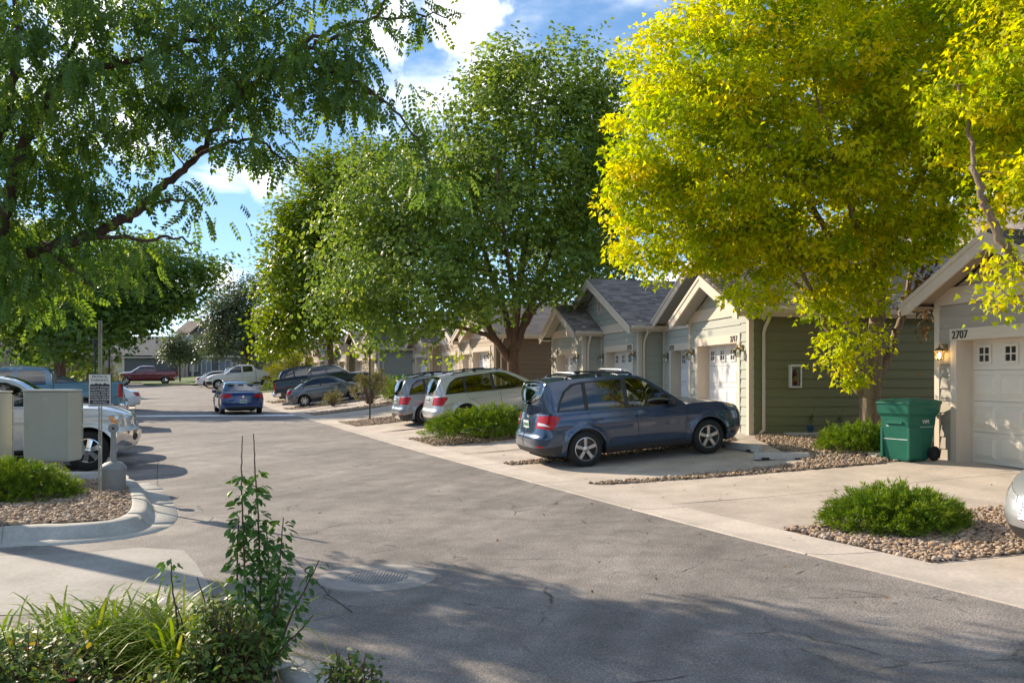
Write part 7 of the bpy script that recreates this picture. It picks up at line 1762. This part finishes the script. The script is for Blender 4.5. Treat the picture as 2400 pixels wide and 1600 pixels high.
# ------------------------------------------------------------------ planted foreground
LF_ROSE = mat('rose_leaf', rough=.5, spec=.4, attr=[(.06, .11, .03), (.085, .15, .034), (.12, .19, .04), (.20, .22, .04), (.34, .27, .04)], trans=(.32, 1.5, .49))
LF_SHOOT = mat('shoot_leaf', rough=.4, spec=.5, attr=[(.05, .12, .028), (.075, .17, .032), (.12, .22, .04)], trans=(.35, 1.8, .48))
LF_LILY = mat('lily_blade', rough=.5, spec=.35, attr=[(.12, .22, .025), (.19, .30, .03), (.28, .36, .035), (.44, .38, .07), (.46, .33, .14)], trans=(.4, 1.3, .5))
CANE = mat('rose_cane', (.10, .055, .03), rough=.75); CANE_G = mat('green_cane', (.10, .10, .03), rough=.7); PETAL = mat('rose_petal', (.45, .015, .03), rough=.5, trans=(.2, 1.1))
def zbed(x, y): return h1(x, y) + .08
def shoot_plant(label, base, stems, leaf, n_per_m, seed, name='tall_shrub', mat_=None, hang=.6):
    """upright leafy canes: stems are lists of world points"""
    r = np.random.default_rng(seed); b = Vector(base); t = thing(name, label, 'shrub', tuple(b))
    mb = MB(); PP = []; AA = []; NN = []; SS = []
    for st_ in stems:
        P = catmull([tuple(Vector(p) - b) for p in st_['p']], 8); P[1:-1] += r.normal(0, .0014, P[1:-1].shape)
        mb.tube([tuple(p) for p in P], list(np.linspace(st_.get('r', .008), .003, len(P))), 5, cap=False)
        acc = np.concatenate([[0], np.cumsum(np.linalg.norm(np.diff(P, axis=0), axis=1))]); a0 = st_.get('bare0', 0) * acc[-1]; a1 = acc[-1] * (1 - st_.get('bare', 0.0))
        n = int((a1 - a0) * n_per_m * st_.get('d', 1))
        for k in range(n):
            s = r.uniform(a0, a1); p = np.array([np.interp(s, acc, P[:, i]) for i in range(3)]); an = r.uniform(0, 6.283); d = np.array((math.cos(an), math.sin(an), r.uniform(-.5, .5)))
            pet = r.uniform(.01, .05); q = p + d * pet
            PP.append(q); AA.append(d + np.array((0, 0, -hang * r.uniform(.3, 1.6)))); NN.append(np.array((0, 0, 1.0)) + r.normal(0, .45, 3)); SS.append(leaf * r.uniform(.6, 1.25))
    mb.build('stems', CANE, t, smooth=True)
    V, F = leaf_mass(np.array(PP), np.array(AA), unit(np.array(NN)), np.array(SS), T_FULL)
    me = mesh_np('leaves', V, F, var=np.repeat(np.clip(r.normal(.4, .25, len(PP)), 0, 1), 8), smooth=True); obj('leaves', me, mat_ or LF_SHOOT, t)
    return t
Yp = 4.95
def W_(px, py, Y=Yp): return tuple(at(px, py, Y))
base = W_(600, 1625); base = (base[0], base[1], zbed(base[0], base[1]))
def B_(px, Y=Yp): q = at(px, 1600, Y); return (q.x, q.y, zbed(q.x, q.y))
shoot_plant('tall upright leafy shrub with two bare tips in the foreground bed', base,
    [dict(p=[B_(592), W_(578, 1440), W_(570, 1250), W_(566, 1120), W_(568, 1021)], bare=.16, d=1.25), dict(p=[B_(606, 5.0), W_(610, 1420, 5.0), W_(606, 1230, 5.0), W_(598, 1100, 5.0), W_(594, 1016, 5.0)], bare=.16, d=1.2),
     dict(p=[B_(615, 4.9), W_(640, 1440, 4.9), W_(655, 1320, 4.9), W_(664, 1212, 4.9)], bare=.02, d=1.25), dict(p=[B_(620, 5.05), W_(628, 1400, 5.05), W_(628, 1290, 5.05), W_(622, 1220, 5.05)], d=1.2), dict(p=[B_(585, 5.05), W_(560, 1420, 5.05), W_(556, 1300, 5.05), W_(560, 1210, 5.05)], d=1.1),
     dict(p=[B_(620, 4.85), W_(680, 1450, 4.85), W_(720, 1370, 4.85), W_(748, 1312, 4.85)], d=.7, bare0=.25), dict(p=[B_(600, 4.9), W_(610, 1500, 4.9), W_(650, 1420, 4.9), W_(676, 1330, 4.9)], d=1.1), dict(p=[B_(610, 4.8), W_(660, 1520, 4.8), W_(700, 1480, 4.8), W_(735, 1440, 4.8)], d=.5, bare0=.3)],
    .061, 150, 51)
b2 = B_(420)
shoot_plant('thin leafy sapling stem rising from the daylilies', b2, [dict(p=[b2, W_(415, 1450), W_(404, 1380), W_(400, 1308)], d=.75), dict(p=[B_(425), W_(430, 1480), W_(415, 1420)], d=.8)], .055, 70, 52, 'thin_shrub')
b3 = B_(480, 4.8)
shoot_plant('bare reddish cane between the daylilies and the tall shrub', b3, [dict(p=[b3, W_(482, 1500, 4.8), W_(484, 1430, 4.8), W_(462, 1352, 4.8)], d=.06, r=.007), dict(p=[b3, W_(520, 1480, 4.8), W_(600, 1385, 4.8)], d=.05, r=.006)], .04, 60, 53, 'rose_cane')
# daylilies
def lilies(label, cx, cy, rx, ry, n, ln, seed):
    r = np.random.default_rng(seed); t = thing('daylily_clump', label, 'daylily', (cx, cy, zbed(cx, cy)))
    V = []; F = []; var = []; K = 7
    cl = r.uniform(-1, 1, (7, 2))
    for i in range(n):
        c = cl[r.integers(0, 7)] * .75 + r.normal(0, .16, 2); x, y = c[0] * rx, c[1] * ry; a = r.uniform(0, 6.283); L_ = ln * r.uniform(.6, 1.2); w = r.uniform(.006, .012); d = np.array((math.cos(a), math.sin(a))); s = np.array((-d[1], d[0])); up = r.uniform(.55, .98); q = r.uniform(0, 1); dead = r.uniform() < .16
        if dead: up *= .55
        b = len(V); p = np.array((x, y, 0.0)); ang = math.asin(up)
        for k in range(K + 1):
            f = k / K; ww = w * (1 - f ** 2.5) + .0006
            V.append((p[0] + s[0] * ww, p[1] + s[1] * ww, p[2])); V.append((p[0] - s[0] * ww, p[1] - s[1] * ww, p[2])); 
            e = ang - f * f * r.uniform(1.5, 2.6); p = p + np.array((d[0] * math.cos(e), d[1] * math.cos(e), math.sin(e))) * L_ / K; p[2] = max(p[2], .01)
            var += [(.75 + .25 * q if dead else .05 + .55 * q + .12 * f)] * 2
        for k in range(K): F.append((b + 2 * k, b + 2 * k + 1, b + 2 * k + 3, b + 2 * k + 2))
    obj('blades', mesh_np('blades', np.array(V), np.array(F), var=np.clip(np.array(var), 0, 1), smooth=True), LF_LILY, t)
    return t
l1 = at(330, 1520, 5.15); lilies('arching daylily clump left of the tall shrub', l1.x, l1.y, .62, .3, 600, .68, 61)
l2 = at(120, 1540, 5.2); lilies('daylily clump at the left edge of the foreground bed', l2.x, l2.y, .55, .3, 460, .60, 62)
l3 = at(500, 1570, 4.95); lilies('yellowing daylily clump at the foot of the tall shrub', l3.x, l3.y, .34, .25, 320, .66, 63)
# roses
def rose(label, px0, px1, py, Y, hgt_, n, seed, dens=1.0, flowers=0, mat_=None):
    r = np.random.default_rng(seed); c = at((px0 + px1) / 2, 1600, Y); rx = (px1 - px0) / 2 * Y / FPX; base = (c.x, Y, zbed(c.x, Y))
    t = thing('rose_bush', label, 'rose bush', base); mb = MB(); PP = []; AA = []; NN = []; SS = []; TT = []
    for i in range(n):
        a = r.uniform(0, 6.283); u = r.uniform(.2, 1) ** .7; x, y = math.cos(a) * u * rx, math.sin(a) * u * min(rx, .5); z = hgt_ * r.uniform(.55, 1.1) * (1 - .45 * u * u)
        p0 = np.array((x * .25, y * .25, 0)); p2 = np.array((x, y, z)); p1 = (p0 + p2) / 2 + np.array((0, 0, .12 * z)) + r.normal(0, .02, 3); P = catmull([tuple(p0), tuple(p1), tuple(p2)], 5)
        mb.tube([tuple(p) for p in P], list(np.linspace(.006, .0025, len(P))), 4, cap=False); TT.append(p2)
        m = int(r.integers(16, 30) * dens)
        for k in range(m):
            f = r.uniform(.25, 1); p = np.array([np.interp(f, np.linspace(0, 1, len(P)), P[:, j]) for j in range(3)]); q = p + r.normal(0, .03, 3); d = r.normal(size=3) * np.array((1, 1, .5)) + np.array((0, 0, -.15))
            PP.append(q); AA.append(d); NN.append(np.array((0, 0, 1.0)) + r.normal(0, .5, 3)); SS.append(.040 * r.uniform(.6, 1.3))
    mb.build('canes', CANE, t)
    PP = np.array(PP); PP[:, 2] = np.maximum(PP[:, 2], .012)
    V, F = leaf_mass(PP, np.array(AA), unit(np.array(NN)), np.array(SS), T_FULL); obj('leaves', mesh_np('leaves', V, F, var=np.repeat(np.clip(r.normal(.38, .25, len(PP)), 0, 1), 8), smooth=True), mat_ or LF_ROSE, t)
    for k in range(flowers):
        p = TT[int(r.integers(0, len(TT)))]; fb = MB(); 
        for j in range(7):
            a = 2 * math.pi * j / 7; d = np.array((math.cos(a), math.sin(a), .5)); s = np.array((-d[1], d[0], 0)) * .010; c0 = p + np.array((0, 0, .01)); fb.add([tuple(c0), tuple(c0 + d * .012 + s), tuple(c0 + d * .022), tuple(c0 + d * .012 - s)], [(0, 1, 2, 3)])
        fb.build('blossom', PETAL, t)
    return t
rose('rose bush in the lower left corner with a few red blooms', -120, 240, 0, 4.3, .50, 130, 71, flowers=5)
rose('thicket of rose leaves below the daylilies', 180, 460, 0, 4.15, .30, 110, 72, flowers=1)
rose('yellowing rose bush at the foot of the tall shrub', 430, 640, 0, 4.55, .60, 130, 73, dens=1.1)
rose('small sparse rose at the bottom edge right of the tall shrub', 740, 900, 0, 4.15, .44, 46, 74, dens=.9)
rose('low rose growth behind the lower left rose bush', -60, 260, 0, 4.7, .40, 70, 75, flowers=2)
# leaf litter on road and driveways
r = np.random.default_rng(81); Q = []
for i in range(260):
    if r.uniform() < .55: Yg = r.uniform(8, 24); s = r.uniform(.1, 5.5); 
    else: Yg = r.uniform(6.5, 18); s = r.uniform(-5.5, -.2)
    (x, y), = strip_pts(s, [Yg]); Q.append((x, y, h1(x, y) + .03))
Q = np.array(Q); A = unit(r.normal(size=(len(Q), 3)) * np.array((1, 1, .15))); V, F = leaf_mass(Q, A, unit(np.array((0, 0, 1.0)) + r.normal(0, .25, (len(Q), 3))), .045 * r.uniform(.5, 1.3, len(Q)), T_SIMPLE)
lt = obj('leaf_litter', mesh_np('leaf_litter', V, F, var=np.repeat(r.uniform(0, 1, len(Q)), 4)), LF_DEAD, kind='stuff'); lt['label'] = 'scattered dry leaves on the road and driveways'; lt['category'] = 'leaves'
